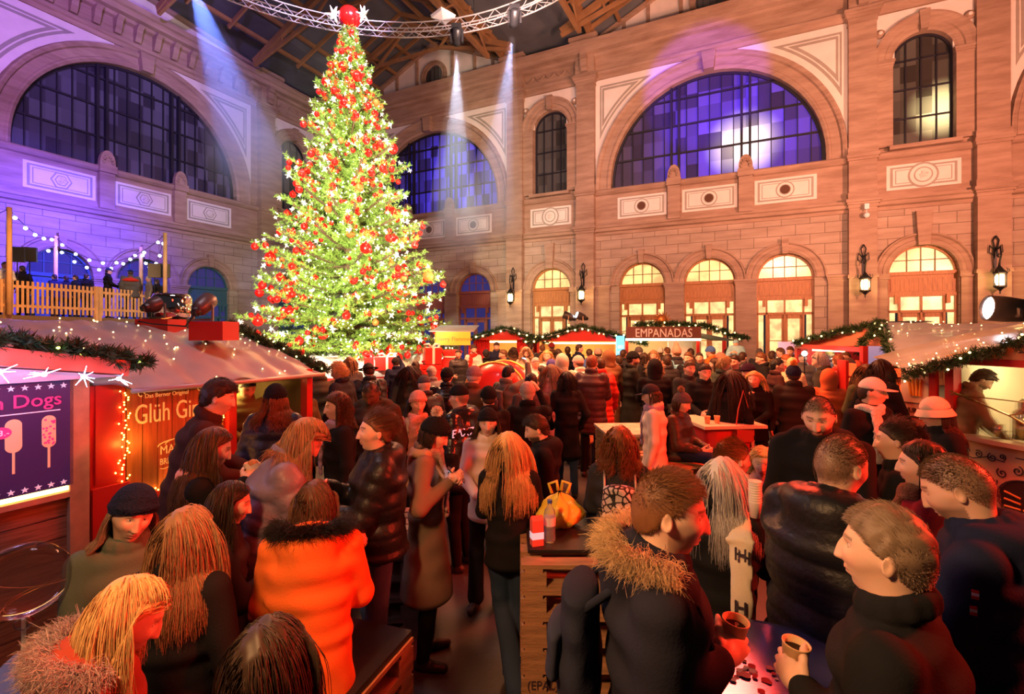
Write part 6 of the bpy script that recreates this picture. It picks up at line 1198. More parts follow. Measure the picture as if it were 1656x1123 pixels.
def person(label, x, y, h=1.72, Y=None, yaw=0, coat='black', ck='wool', hem=.82, legs='black', hair=('short', 'brown'), hat=None, skin='fair', pose='stand', arms=('down', 'down'), lean=0, hy=0, hp=0, hr=0, extra=(), beard=None, sex='m', z0=0, seat=.95, mouth=0, group=None, hood=None, shoes=None, bulk=1.0, hsc=1.0):
    hz = EYE-(y-PHY)/FPX*1.0
    if Y is None: Y = (EYE-z0-h)*FPX/(y-PHY)
    else: h = EYE-z0-(y-PHY)/FPX*Y
    hatH = {'beanie': .02, 'pompom': .02, 'cap': .02, 'fedora': .05, 'bucket': .03, 'tallbeanie': .07}.get(hat[0] if hat else '', 0)
    if pose == 'sit': hh = h-seat+.50*0; s = 1.66/1.75; 
    else:
        s = (h-hatH)/1.75/(math.cos(R(lean))*.46+.54); s = float(np.clip(s, .5, 1.13))
    dist = Y; lod = 0 if dist < 2.3 else 1 if dist < 4.6 else 2 if dist < 9 else 3
    cb, cc_ = [(.0042, .008), (.006, .010), (.0095, .014), (.013, .019)][lod]
    rng = np.random.default_rng(abs(hash(label)) % 1000 if 0 else sum(map(ord, label))); rz = R(yaw)-math.atan2(x-PCX, FPX)
    root = empty('person', (gx(x, Y), Y, z0), rz, label, 'person', group); seed = int(rng.integers(1e6))
    male = sex == 'm'; SH = (.185 if male else .162)*s*bulk**.5
    zh = .93*s if pose != 'sit' else seat+.09; hip = np.array([0, 0, zh]); Ls = rot('X', -R(lean)); up = Ls@np.array([0, 0, 1.]); fw = Ls@np.array([0, 1., 0]); rt = np.array([1., 0, 0])
    hip = hip-np.array([0, .12*math.sin(R(lean))*s, 0]); chest = hip+up*.36*s; nb = hip+up*.535*s; HR = rot('Z', R(hy))@rot('X', -R(hp)+0)@rot('Y', R(hr))
    if lean: HR = rot('Z', R(hy))@rot('X', -R(hp)-R(lean)*.4)@rot('Y', R(hr))
    hs = s*1.02*hsc; hc = nb+up*.047*s+HR@np.array([0, .028, .09])*s; top = (hc+HR@np.array([0, 0, .117])*hs)[2]
    dz = (h-hatH) - top                        # settle the exact height through the legs and pelvis
    if pose != 'sit': hip[2] += dz; 
    else: hip[2] += 0
    dvec = np.array([0, 0, dz]); chest = chest+dvec; nb = nb+dvec; hc = hc+dvec
    q0_ = rot('Z', rz)@np.array([hc[0], hc[1], 0.]); root.location.x -= q0_[0]; root.location.y -= q0_[1]; RX, RY = root.location.x, root.location.y
    sk = np.array(SKIN[skin]); hcol = np.array(HAIRC[hair[1]] if hair else HAIRC['brown'])
    sho = {-1: chest+up*.115*s-rt*SH, 1: chest+up*.115*s+rt*SH}; l1, l2 = .285*s, .262*s
    PRE = dict(down=(.27, .04, -.14), pocket=(.21, .15, .02), chest=(.07, .27, .26), phone=(.04, .32, .28), cup=(.10, .34, .20), mouth=(.05, .22, .46), up=(.16, .30, .66), high=(.10, .34, .80), table=(.14, .40, .10), front=(.08, .30, .12), back=(.20, -.05, .02), wide=(.36, .26, .10), lap=(.10, .30, .04))
    A = {}
    for sd, pr in ((-1, arms[0]), (1, arms[1])):
        if not isinstance(pr, str) and len(pr) == 4:
            lv = Matrix.Rotation(-rz, 3, 'Z')@(Vector(pr[:3])-Vector((RX, RY, z0))); tg = np.array(lv); el, wr = ik(sho[sd], tg, l1, l2, np.array([sd*.5, -.4, -1.])); A[sd] = (el, wr, pr); continue
        t = PRE[pr] if isinstance(pr, str) else pr; tg = hip+np.array([sd*t[0], t[1], 0])*s+up*t[2]*s+fw*0; tg[1] += up[1]*t[2]*0
        hint = np.array([sd*.45, -.12, -1.]) if t[2] > 0 else np.array([sd*.6, -1., 0]); el, wr = ik(sho[sd], tg, l1, l2, hint); A[sd] = (el, wr, pr)
    # ---------------- body (skin): head, neck, trunk, arms and hands in one surface
    B = Field(cb); B.add(hc-.15*hs, hc+.15*hs, head_fn(hc, HR, hs), .012)
    for sd in (-1, 1):
        ec = hc+HR@np.array([sd*.079, -.012, -.004])*hs; Q = HR@rot('Z', sd*R(-22))
        B.ell(ec, (.0070*hs, .0155*hs, .0275*hs), Q, .006)
        if lod < 2: B.ell(ec+HR@np.array([sd*.0085, .003, .002])*hs, (.005*hs, .009*hs, .017*hs), Q, .004, sub=True)
    B.cone(nb-up*.03*s, hc+HR@np.array([0, -.018, -.055])*hs, (.062 if male else .052)*s, (.054 if male else .046)*s, .03)
    B.loft(hip, chest, (.13*s, .09*s), (.15*s, .095*s), rt, fw, .05); B.loft(chest, nb-up*.04*s, (.155*s, .09*s), (.09*s, .06*s), rt, fw, .05); grips = {}
    for sd in (-1, 1):
        el, wr, pr = A[sd]; B.cone(sho[sd]*.94+chest*.06, el, .048*s, .038*s, .03); B.cone(el, wr, .038*s, .026*s, .02); fd = unit(wr-el)
        if pr in ('phone', 'cup', 'front', 'chest', 'mouth', 'high', 'lap') or not isinstance(pr, str): pn = unit(np.array([-sd*.75, .1, .45])) if pr in ('phone',) else unit(np.array([-sd*.9, .35, .0])); dd = unit(fd*.6+np.array([-sd*.25, .45, .12])); cu = .75
        elif pr in ('up', 'table', 'wide'): pn = unit(np.array([-sd*.5, .2, -.6])); dd = unit(fd); cu = .45
        else: pn = np.array([-sd*1., .1, 0]); dd = fd; cu = .45
        if pr == 'pocket': B.ell(wr+fd*.03*s, (.03*s,)*3, None, .02); grips[sd] = None
        else: grips[sd] = hand(B, wr, dd, pn, -sd if 0 else (1 if np.cross(unit(dd), unit(pn))[2] > 0 or pr == 'down' and sd*np.cross(dd, pn)[1] > 0 else -1), s*(1.0 if male else .92), cu)
    lips = np.array([.50, .13, .12]) if not male else sk*np.array([.85, .6, .58]); bd = beard
    def col(V):
        q = (V-hc)@HR/hs; C_ = np.repeat(sk[None], len(V), 0); fr = q[:, 1] > .045; X, Z = q[:, 0], q[:, 2]; g = lambda v, a: np.exp(-(v/a)**2)
        def bl(w_, c): w_ = (w_*fr)[:, None]; return C_*(1-w_)+np.array(c)*w_
        C_ = bl(.35*g(np.abs(X)-.042, .016)*g(Z+.03, .016), sk*np.array([1.05, .62, .55]))
        if bd:
            inside = (np.linalg.norm(q, axis=1) < .16) & (q[:, 1] > -.005) & (Z < -.022-.0*X) & ~((np.abs(X) < .021) & (Z > -.074) & (Z < -.056)) & ~((Z > -.048) & (np.abs(X) < .034)); jaw = np.clip((-Z-.035)/.02, 0, 1); w_ = (inside*jaw*bd)[:, None]; C_ = C_*(1-w_)+hcol*w_
        fr = q[:, 1] > .03; C_ = bl(.9*g(Z+.0655, .0085)*(np.abs(X) < .025)*g(X, .026), lips); C_ = bl(.85*np.clip(1-np.abs(Z+.0655)/.0017, 0, 1)*(np.abs(X) < .023), sk*.25)
        ar = .029-.10*(np.abs(np.abs(X)-.028)); C_ = bl(.95*np.clip(1.4-np.abs(Z-ar)/.0042, 0, 1)*((np.abs(X) > .013) & (np.abs(X) < .049)), hcol*.6+sk*.08); C_ = bl(.5*g(np.abs(X)-.008, .0035)*g(Z+.0415, .003), sk*.3)
        C_ = bl(.25*g(np.abs(X)-.031, .014)*g(Z-.006, .011), sk*.5)
        if hair and hair[0] in ('crew', 'fade'): w_ = np.clip((q[:, 2]-thr(q[:, 1]/.1)*.10+.015)/.03, 0, 1)*(np.linalg.norm(q, axis=1) < .14)*.75; C_ = C_*(1-w_[:, None])+hcol*w_[:, None]
        return C_
    field_obj(B, 'body', M_SKIN, root, col=col)
    # ---------------- eyes
    facing = (HR@np.array([0, 1., 0])); fwld = rot('Z', rz)@facing; tocam = unit(np.array([-gx(x, Y), -Y, 0.])); vis = fwld@tocam
    if (lod < 3) and vis > -.45:
        for sd in (-1, 1):
            dd = unit(np.array([sd*.031, .088, .006])); r0 = float(head_R(dd[None])[0]); n_ = (20, 28) if lod < 2 else (10, 14); th = np.linspace(0, PI, n_[0]); ph = np.linspace(0, 2*PI, n_[1], endpoint=False); TH, PH = np.meshgrid(th, ph, indexing='ij')
            d = np.stack([np.sin(TH)*np.cos(PH), np.cos(TH), np.sin(TH)*np.sin(PH)], -1).reshape(-1, 3); re = .0135; ce = dd*(r0-.0095+.003); L_ = d*re; X, Z = L_[:, 0], L_[:, 2]-.0005
            opn = .0062 if not label.count('looking down') else .0018; al = (np.abs(Z) < opn*(1-(X/.0118)**2)) & (L_[:, 1] > 0); C_ = np.repeat((sk*.82)[None], len(d), 0); C_[al] = (.75, .70, .66); iris = np.hypot(X-.0, Z) < .0052; C_[al & iris] = (.10, .07, .04) if hcol[0] < .2 else (.12, .2, .26); C_[al & (np.hypot(X, Z) < .0022)] = (.005, .005, .005)
            lash = (Z > 0) & (np.abs(Z-opn*(1-(X/.0118)**2)) < .0011) & (L_[:, 1] > 0) & (np.abs(X) < .0115); C_[lash] = hcol*.3
            V = ((L_*np.array([1.12, .8, .82])+ce)*hs)@HR.T+hc; F_ = [(i*n_[1]+k, i*n_[1]+(k+1) % n_[1], (i+1)*n_[1]+(k+1) % n_[1], (i+1)*n_[1]+k) for i in range(n_[0]-1) for k in range(n_[1])]
            me = np_mesh('eye', V, F_); at = me.color_attributes.new('Col', 'FLOAT_COLOR', 'POINT'); at.data.foreach_set('color', np.concatenate([C_, np.ones((len(C_), 1))], 1).astype(np.float32).ravel()); link('eye', me, M_EYE, root)
    # ---------------- clothes
    cc = COLS[coat] if isinstance(coat, str) else coat; mc = fab(cc, ck); pf = {'puffer': .13, 'shiny': .10}.get(ck, 0); gk = {'puffer': 1.16, 'shiny': 1.14, 'wool': 1.0, 'knit': .95}[ck]*bulk; pl = .085*s
    wx = .178 if male else .160; Cf = Field(cc_); hb = hip+up*0; hemz = hem*s if pose != 'sit' else hip[2]-.06
    T = [(hip+up*.08*s, (wx*gk*s*.97, .118*gk*s)), (hip+up*.26*s, (wx*gk*s*1.0, .122*gk*s)), (chest+up*.04*s, (wx*gk*s*1.12, .128*gk*s))]
    for (a, ra), (b, rb) in zip(T[:-1], T[1:]): Cf.loft(a, b, ra, rb, rt, fw, .05*s, pf*.6, pl)
    Cf.loft(chest+up*.03*s, chest+up*.115*s, (SH*.98, .122*gk*s), (SH*.90, .100*gk*s), rt, fw, .05*s); Cf.loft(chest+up*.11*s, nb-up*.005*s, (SH*.74, .088*s), (.084*s, .074*s), rt, fw, .05*s)
    hv = hip.copy(); hv[1] += .0; bot = np.array([hip[0], hip[1]-.0, max(hemz, .28)])
    if hip[2]-bot[2] > .02: Cf.loft(hip+up*.08*s, bot, (wx*gk*s*.97, .118*gk*s), (wx*gk*s*(1.06+.55*max(0, hip[2]-bot[2])), .13*gk*s*(1.05+.95*max(0, hip[2]-bot[2]))), rt, fw, .05*s, pf*.5, pl)
    for sd in (-1, 1):
        el, wr, pr = A[sd]; Cf.cone(sho[sd]-rt*sd*.01*s, el, .068*gk*s, .055*gk*s, .035*s, pf, pl); cuff = wr-unit(wr-el)*.01*s; Cf.cone(el, cuff, .055*gk*s, .041*gk*s, .03*s, pf, pl)
        if pr == 'pocket': Cf.ell(wr+unit(wr-el)*.02*s, (.06*s,)*3, None, .04*s)
    # collar
    for k in range(12):
        a0 = 2*PI*k/12; a1 = 2*PI*(k+1)/12; P_c = lambda a: nb-up*.004*s+rt*.074*s*math.cos(a)+fw*.068*s*math.sin(a)+up*(.018-.022*math.sin(a))*s; Cf.cone(P_c(a0), P_c(a1), .024*s, .024*s, .012); Cf.cone(P_c(a0)+up*.022*s, P_c(a1)+up*.022*s, .018*s, .018*s, .012)
    if hood in ('down', 'furdown'):
        for k in range(9):
            a0 = PI+PI*k/9-.15; a1 = PI+PI*(k+1)/9-.15+.05; P_h = lambda a: nb+rt*.125*s*math.cos(a)+fw*.11*s*math.sin(a)+up*(.0)*s; Cf.cone(P_h(a0), P_h(a1), .045*s, .045*s, .03*s)
        Cf.ell(nb-fw*.10*s-up*.06*s, (.125*s, .06*s, .11*s), np.stack([rt, fw, up], 1), .04*s)
    field_obj(Cf, {'wool': 'coat', 'puffer': 'puffer_jacket', 'shiny': 'puffer_jacket', 'knit': 'sweater'}[ck], mc, root, .0035 if not pf else .0025, 15, seed)
    if hood in ('up', 'furup'):
        H_ = Field(cc_); H_.ell(hc-HR@np.array([0, .012, -.004])*hs, (.108*hs, .122*hs, .140*hs), HR, .02); H_.cone(nb, hc, .10*s, .09*s, .04); H_.ell(hc+HR@np.array([0, .10, -.015])*hs, (.074*hs, .10*hs, .105*hs), HR, .02, sub=True); H_.cone(nb+up*.04*s, hc, .04*s, .08*s, .01, sub=True); field_obj(H_, 'hood', mc, root, .003, 18, seed+1)
    def fur_ring(pts_, ctr, n, Lf, r_, colr, nm_='fur_trim'):
        pts_ = np.array(pts_); i = rng.integers(0, len(pts_), n); p = pts_[i]+rng.normal(size=(n, 3))*.014*s; o = unit(p-ctr+rng.normal(size=(n, 3))*.035); ln = Lf*rng.uniform(.6, 1.1, (n, 1)); P = np.stack([p, p+o*ln*.5+rng.normal(size=(n, 3))*.006, p+o*ln+np.array([0, 0, -.35])*ln+rng.normal(size=(n, 3))*.01], 1); V, F_ = strands_mesh(P, r_); link(nm_, np_mesh(nm_, V, F_), hair_mat(colr), root)
    frc = next((e_[1] for e_ in extra if e_[0] == 'fur'), (.45, .30, .17)); nf = [7500, 3800, 1200, 300][lod]
    if hood == 'furdown': ps = [nb+rt*.15*s*math.cos(a)+fw*(.13*math.sin(a))*s+up*(.035-.01*math.sin(a))*s for a in np.linspace(PI-.2, 2*PI+.2, 60)]; fur_ring(ps, nb-up*.02*s, nf, .048*s, [.0012, .0018, .004, .008][lod], frc)
    if hood == 'furup': ps = [hc+HR@np.array([.086*math.cos(a), .085, -.01+.118*math.sin(a)])*hs for a in np.linspace(0, 2*PI, 60)]; fur_ring(ps, hc+HR@np.array([0, .02, 0])*hs, nf, .05*s, [.0016, .0022, .004, .008][lod], frc)
    # ---------------- legs
    lc = COLS[legs] if isinstance(legs, str) else legs; Lg = Field(max(cc_, .011)); hx = .088*s*(.85 if hem < .8 else 1); lf = .80 if hem < .8 else .95; Lg.ell(hip+np.array([0, 0, -.0]), (.150*s*lf, .108*s*lf, .10*s), None, .03)
    wide = any(e_[0] == 'wide' for e_ in extra); feet = []
    for sd in (-1, 1):
        h0 = hip+np.array([sd*hx, 0, -.02]); 
        if pose == 'sit': kn = h0+np.array([sd*.04, .43*s, .0]); an = kn+np.array([0, .02, -.44*s])
        elif pose == 'walk': kn = h0+np.array([0, sd*.13*s+.04, -.42*s]); an = np.array([sd*.08*s, sd*.24*s-.02, .09*s+(.05 if sd < 0 else 0)])
        elif pose == 'cross': kn = h0+np.array([-sd*.02, .08*s, -.43*s]); an = np.array([sd*.02 if sd > 0 else .10*s, -.0+(.0 if sd > 0 else -.28*s), .09*s+(0 if sd > 0 else .06)])
        else: kn = np.array([sd*.10*s, .03*s+hip[1]*.4, .50*s*(hip[2]/(.93*s))**.5]); an = np.array([sd*.11*s, -.01, .085*s])
        Lg.chain([h0, kn, an], [.088*s*lf, .064*s, (.072 if wide else .05)*s], .03); feet.append((an, kn))
    field_obj(Lg, 'trousers' if legs != 'denim' else 'jeans', fab(lc), root, .003, 16, seed+2)
    sc = shoes or (.02, .018, .018)
    for sd, (an, kn) in zip((-1, 1), feet):
        fd = np.array([sd*.25, 1, 0.]) if pose != 'cross' or sd > 0 else np.array([-.3, .6, -.6]); fd = unit(fd); S_ = Field(max(.008, cb)); fz = an-np.array([0, 0, .055*s]); S_.chain([fz-fd*.04*s, fz+fd*.09*s, fz+fd*.155*s], [.036*s, .036*s, .030*s], .02); S_.cone(fz, an+np.array([0, 0, .015]), .042*s, .046*s, .02); V, Q = S_.mesh()
        V[:, 2] = np.maximum(V[:, 2], fz[2]-.03*s); link('shoe', np_mesh('shoe', V, Q), mat('shoe_%d%d%d' % tuple(int(v*99) for v in sc), sc, .5), root)
    # ---------------- hair
    coll = [(chest+up*.02*s, np.array([SH+.035*s, .15*gk*s, .215*s])), (nb, np.array([.085, .085, .10])*s)]
    nS = [2600, 1400, 420, 130][lod]; rS = [.0017, .0024, .0048, .010][lod]; hm = hair_mat(hair[1]) if hair else None; Vs = []; Fs = []; off = 0
    def acc(V, F_):
        nonlocal off; Vs.append(V); Fs.append(F_+off); off += len(V)
    if hair:
        ty = hair[0]; nc = [56, 44, 28, 20][lod]; under = hat and hat[0] not in ('none',)
        tk = dict(crew=.0, fade=.005, short=.012, curlyshort=.016, quiff=.016, long=.010, longcurly=.012, bob=.011, curlybob=.02, pony=.007, bun=.008, bald=.0)[ty]
        if under: tk = min(tk, .006)
        if tk and hood not in ('up',): acc(*hair_cap(hc, HR, hs, tk, nc, .0025 if tk > .008 else .0008, seed, lowmask=-.04 if tk > .005 else -.0))
        if ty in ('short', 'quiff', 'crew', 'fade', 'curlyshort') and not under and lod < 3:
            L_ = dict(short=.034, quiff=.055, crew=.010, fade=.026, curlyshort=.05)[ty]*hs; acc(*strands_mesh(grow(hc, HR, hs, int(nS*1.9), L_, 5, rng, comb=(.25, 1, .35) if ty in ('quiff', 'short') else (0, .6, -.3), grav=.06, vol=(tk+.006 if ty == 'curlyshort' else .004+tk*.45), topscale=ty != 'curlyshort', Lvar=.4, lift=.9 if ty in ('crew', 'fade') else .45, curl=.01 if ty == 'curlyshort' else 0, cf=90), rS*.55))
        if ty in ('long', 'longcurly', 'bob', 'curlybob'):
            L_ = dict(long=.46, longcurly=.42, bob=.24, curlybob=.24)[ty]*s*(hair[2] if len(hair) > 2 else 1); P = grow(hc, HR, hs, nS, L_, 12 if lod < 2 else 8, rng, grav=.9, guard=True, vol=.026 if 'curly' in ty else .014, coll=coll, lift=.25, curl=.016 if 'curly' in ty else .004, cf=55 if 'curly' in ty else 25, region=(lambda d: (d[:, 2] < .36)) if under else None); acc(*strands_mesh(P, rS))
        if ty in ('bun', 'pony') and not under: acc(*strands_mesh(grow(hc, HR, hs, nS, .12*hs, 7, rng, comb=(0, -1, .35), grav=0, vol=.010, lift=.0), rS*.8))
        if ty == 'pony':
            rt_ = hc+HR@np.array([0, -.10, .03])*hs; n = nS//2; o = rng.normal(size=(n, 3))*.014; K = 10; t = np.linspace(0, 1, K)[None, :, None]; bk = HR@np.array([0, -1., 0]); P = rt_+o[:, None]*(1+1.2*np.sin(t*PI))+bk*(.05*np.sin(t*PI*.6))*s+np.array([0, 0, -1.])*(t**1.3)*.34*s*rng.uniform(.8, 1.05, (n, 1, 1)); acc(*strands_mesh(P, rS))
        if ty == 'bun':
            b_c = hc+HR@np.array([0, -.085, .085])*hs; n = nS//3; a = rng.uniform(0, 6.28, (n, 1)); K = 8; t = a+np.linspace(0, 3.5, K)[None]; r_ = .030*s*rng.uniform(.5, 1, (n, 1)); zz = rng.normal(size=(n, 1))*.014*s; P = b_c+np.stack([r_*np.cos(t), zz+0*t, r_*np.sin(t)], -1)@HR.T; acc(*strands_mesh(P, rS*1.4)); V, F_ = hair_cap(b_c, HR, s*.32, .01, 16, 0, 0, plane=lambda d: -2+0*d[..., 2]); acc(V, F_)
        if Vs: link('hair', np_mesh('hair', np.concatenate(Vs), np.concatenate(Fs)), hm, root)
    # ---------------- hats
    if hat:
        kind, hcx = hat[0], hat[1]; hcx = COLS[hcx] if isinstance(hcx, str) else hcx; hm2 = fab(hcx, 'knit' if 'bean' in kind or kind == 'pompom' else 'wool')
        if kind in ('beanie', 'pompom', 'tallbeanie'):
            Bn = Field(cc_*.8); up_ = HR@np.array([0, -.15, 1.]); Bn.ell(hc+HR@np.array([0, -.006, .030])*hs, (.090*hs, .110*hs, .108*hs), HR, .02)
            if kind == 'tallbeanie': Bn.cone(hc+up_*.08*hs, hc+up_*.18*hs, .07*hs, .045*hs, .03)
            for k in range(20): a0 = 2*PI*k/20; a1 = 2*PI*(k+1)/20; P_b = lambda a: hc+HR@np.array([.081*math.cos(a), -.004+.100*math.sin(a), .040+.016*math.sin(a)])*hs; Bn.cone(P_b(a0), P_b(a1), .013*hs, .013*hs, .006)
            cut = HR@np.array([0, -.22, 1.]); cut = cut/np.linalg.norm(cut); V, Q = Bn.mesh(.0012, 60, seed); keep = ((V-hc)@cut > .018*hs-.0); Q = Q[keep[Q].any(1)]; link('beanie', np_mesh('beanie', V, Q), hm2, root)
            if kind == 'pompom' or len(hat) > 2:
                pc = hc+HR@np.array([0, -.045, .155])*hs; n = [1200, 700, 350, 150][lod]; d = unit(rng.normal(size=(n, 3))); P = np.stack([pc+d*.005, pc+d*.03*s, pc+d*.045*s*rng.uniform(.9, 1.1, (n, 1))], 1); V, F_ = strands_mesh(P, [.002, .003, .005, .009][lod]); pcx = hat[2] if len(hat) > 2 else (.7, .6, .5); link('pompom', np_mesh('pompom', V, F_), hair_mat(pcx), root)
        else:
            V, F_ = hair_cap(hc, HR, hs, .014, 30, 0, 0, plane=lambda d: .33-.12*d[..., 1]*0, lowmask=-.02); link('hat_crown', np_mesh('hat_crown', V, F_), hm2, root)
            br = MB(); N_ = 28; zr = .036
            if kind == 'cap': sgn = -1 if 'backwards' in hat else 1; ring = [(a, 1) for a in np.linspace(PI*.12, PI*.88, 14)]; top_ = [np.array([.080*math.cos(a), sgn*(.092*math.sin(a)), zr]) for a, _ in ring]; out = [np.array([.072*math.cos(a), sgn*(.06+.115*math.sin(a)), zr-.012]) for a, _ in ring]
            else: w_ = .055 if kind == 'fedora' else .026; dp2 = .0 if kind == 'fedora' else -.050; ring = np.linspace(0, 2*PI, N_, endpoint=False); top_ = [np.array([.088*math.cos(a), .105*math.sin(a), zr]) for a in ring]; out = [np.array([(.088+w_)*math.cos(a), (.105+w_)*math.sin(a), zr+dp2]) for a in ring]
            n = len(top_); vs_ = [tuple((HR@(p*hs))+hc) for p in top_+out]+[tuple((HR@((p-np.array([0, 0, .006]))*hs))+hc) for p in top_+out]; rg = range(n-1) if kind == 'cap' else range(n); fs_ = []
            for i in rg: j = (i+1) % n; fs_ += [(i, j, n+j, n+i), (2*n+i, 3*n+i, 3*n+j, 2*n+j), (n+i, n+j, 3*n+j, 3*n+i)]
            br.add(vs_, fs_); br.build('hat_brim', hm2, root, True)
    # ---------------- scarf, bags
    for ex in extra:
        if ex[0] == 'scarf':
            cx = COLS[ex[1]] if isinstance(ex[1], str) else ex[1]; Sf = Field(cc_*.85)
            for q_, (rr_, dz_) in enumerate(((.080, .0), (.084, .03))):
                for k in range(16): a0 = 2*PI*k/16; a1 = 2*PI*(k+1)/16; P_s = lambda a: nb+rt*rr_*s*math.cos(a)+fw*(rr_*math.sin(a)+.012)*s+up*(dz_-.022+.010*math.sin(3*a+q_))*s; Sf.cone(P_s(a0), P_s(a1), .025*s, .025*s, .015)
            sd = ex[2] if len(ex) > 2 else 1; p0 = nb+fw*.10*s+rt*sd*.05*s; p1 = chest+fw*(.15*gk)*s+rt*sd*.07*s; p2 = hip+up*.10*s+fw*.155*gk*s+rt*sd*.08*s; Sf.loft(p0, p1, (.05*s, .022*s), (.055*s, .02*s), rt, fw, .02); Sf.loft(p1, p2, (.055*s, .02*s), (.06*s, .016*s), rt, fw, .02); field_obj(Sf, 'scarf', fab(cx, 'knit'), root, .003, 34, seed+4)
        if ex[0] == 'sash':
            cx = COLS[ex[1]]; Sf = Field(cc_*.8); Sf.loft(nb-fw*.10*s+rt*.03*s, chest-fw*.14*s-rt*.06*s, (.05*s, .02*s), (.055*s, .018*s), rt, fw, .02); Sf.loft(nb+rt*ex[2]*.09*s+up*.01*s, chest+fw*.14*s+rt*ex[2]*.07*s, (.05*s, .02*s), (.05*s, .018*s), rt, fw, .03)
            for k in range(10): a0 = PI+PI*k/9; P_s = lambda a: nb+rt*.09*s*math.cos(a)+fw*.08*s*math.sin(a); Sf.cone(P_s(a0), P_s(a0+.35), .03*s, .03*s, .02)
            field_obj(Sf, 'scarf', fab(cx, 'wool'), root, .002, 30, seed+4)
    Mw = Matrix.Translation(root.location)@Matrix.Rotation(rz, 4, 'Z'); STAT.append((label, gx(x, Y), Y, h, lod))
    return dict(root=root, M=Mw, grips=grips, nb=nb, chest=chest, hip=hip, up=up, fw=fw, rt=rt, s=s, hc=hc, HR=HR, A=A, gk=gk, SH=SH, rz=rz)
def wpt(p, v): return p['M']@Vector([float(t) for t in v])
def held(p, sd, kind, label):
    g = p['grips'][sd]
    if g is None: return
    pos, lat, pn, dr = g; W_ = wpt(p, pos)
    if kind == 'cup': return cup(W_-Vector((0, 0, .022)), label, 1.0, tilt=(R(4), R(6), 0))
    if kind in ('phone',):
        e = empty('phone', W_, p['rz'], label, 'phone'); M_ = Matrix.Rotation(R(50), 4, 'X'); m = MB(); m.box(-.037, .037, -.004, .004, -.06, .09, M_@Matrix.Rotation(R(-0), 4, 'X')); m.build('phone_body', M_BLK, e); m = MB(); m.box(-.034, .034, -.0055, -.0042, -.055, .085, M_); m.build('screen', mat('phone_screen', (.5, .8, 1), .2, emit=(.45, .75, 1), es=3.0), e); return e
    if kind == 'snack':
        e = empty('wrapped_snack', W_, p['rz'], label, 'food'); m = MB(); n = 16; vs = []
        for i in range(7):
            for k in range(n): a = 2*PI*k/n; r_ = (.018+.028*i/6)*(1+.2*math.sin(3*a+i)); vs.append((r_*math.cos(a), r_*math.sin(a), -.05+.018*i+.01*math.sin(5*a)*i/6))
        m.add(vs, [(i*n+k, i*n+(k+1) % n, (i+1)*n+(k+1) % n, (i+1)*n+k) for i in range(6) for k in range(n)]); m.build('paper_wrap', mat('paper', (.75, .68, .62), .7), e, True)
        m = MB(); m.ball((0, 0, .055), .032, 14, 10, (1, .9, .8)); m.build('filling', mat('bread', (.45, .2, .07), .7, bump=.5, bs=60), e, True); return e
def backpack(p, label, col=(.02, .02, .03), drawstring=False, pat=None, size=1.0):
    s = p['s']; e = empty('backpack', p['root'].location, p['rz'], label, 'backpack'); up, fw, rt = p['up'], p['fw'], p['rt']; B = Field(.009); c = p['chest']-fw*.20*s*p['gk']-up*.06*s
    B.loft(c-up*.16*s*size, c+up*.13*s*size, (.14*s*size, .065*s), (.12*s*size, .055*s), rt, fw, .03); field_obj(B, 'bag', pat or fab(col, 'wool'), e, .003, 22, 3)
    if not drawstring: B = Field(.009); B.loft(c-fw*.07*s-up*.10*s, c-fw*.065*s+up*.02*s, (.10*s, .03*s), (.10*s, .028*s), rt, fw, .02); q = field_obj(B, 'front_pocket', fab(tuple(min(1, v*1.6) for v in col), 'wool'), e, .002, 22, 4)
    r_ = .007 if drawstring else .013; m = MB()
    for sd in (-1, 1):
        x_ = rt*sd*.105*s; pts = [c+x_+up*.10*s, p['nb']+x_-fw*.085*s*p['gk']-up*.03*s, p['nb']+x_*1.05-up*.015*s, p['nb']+x_*1.05+fw*.085*s*p['gk']-up*.07*s, p['chest']+x_*1.0+fw*.118*s*p['gk']+up*.0*s]
        sm_ = []
        for a, b in zip(pts[:-1], pts[1:]): sm_ += [a+(b-a)*t for t in (0, .5)]
        m.tube([tuple(q_) for q_ in sm_+[pts[-1]]], r_, 6)
    m.build('strap', fab((.55, .45, .38) if drawstring else tuple(v*.8 for v in col), 'wool'), e, True); return e

def surf(p, part, x, y):      # the point of a garment seen at a given place
    o = next(c for c in p['root'].children if c.name.startswith(part)); bpy.context.view_layer.update(); Mi = o.matrix_world.inverted(); a = Vector((0, 0, EYE)); d = (px(x, y, 1.0)-a).normalized()
    ok, loc, nrm, _ = o.ray_cast(Mi@a, (Mi.to_3x3()@d).normalized())
    return (p['root'].matrix_world.inverted()@(o.matrix_world@loc), (p['root'].matrix_world.inverted().to_3x3()@(o.matrix_world.to_3x3()@nrm)).normalized()) if ok else None
def on_surf(p, part, x, y, fn):
    q = surf(p, part, x, y)
    if q: z = q[1]; xx = Vector((0, 0, 1)).cross(z).normalized(); yy = z.cross(xx); M_ = Matrix((xx, yy, z)).transposed().to_4x4(); M_.translation = q[0]+z*.002; fn(M_, p['root'])
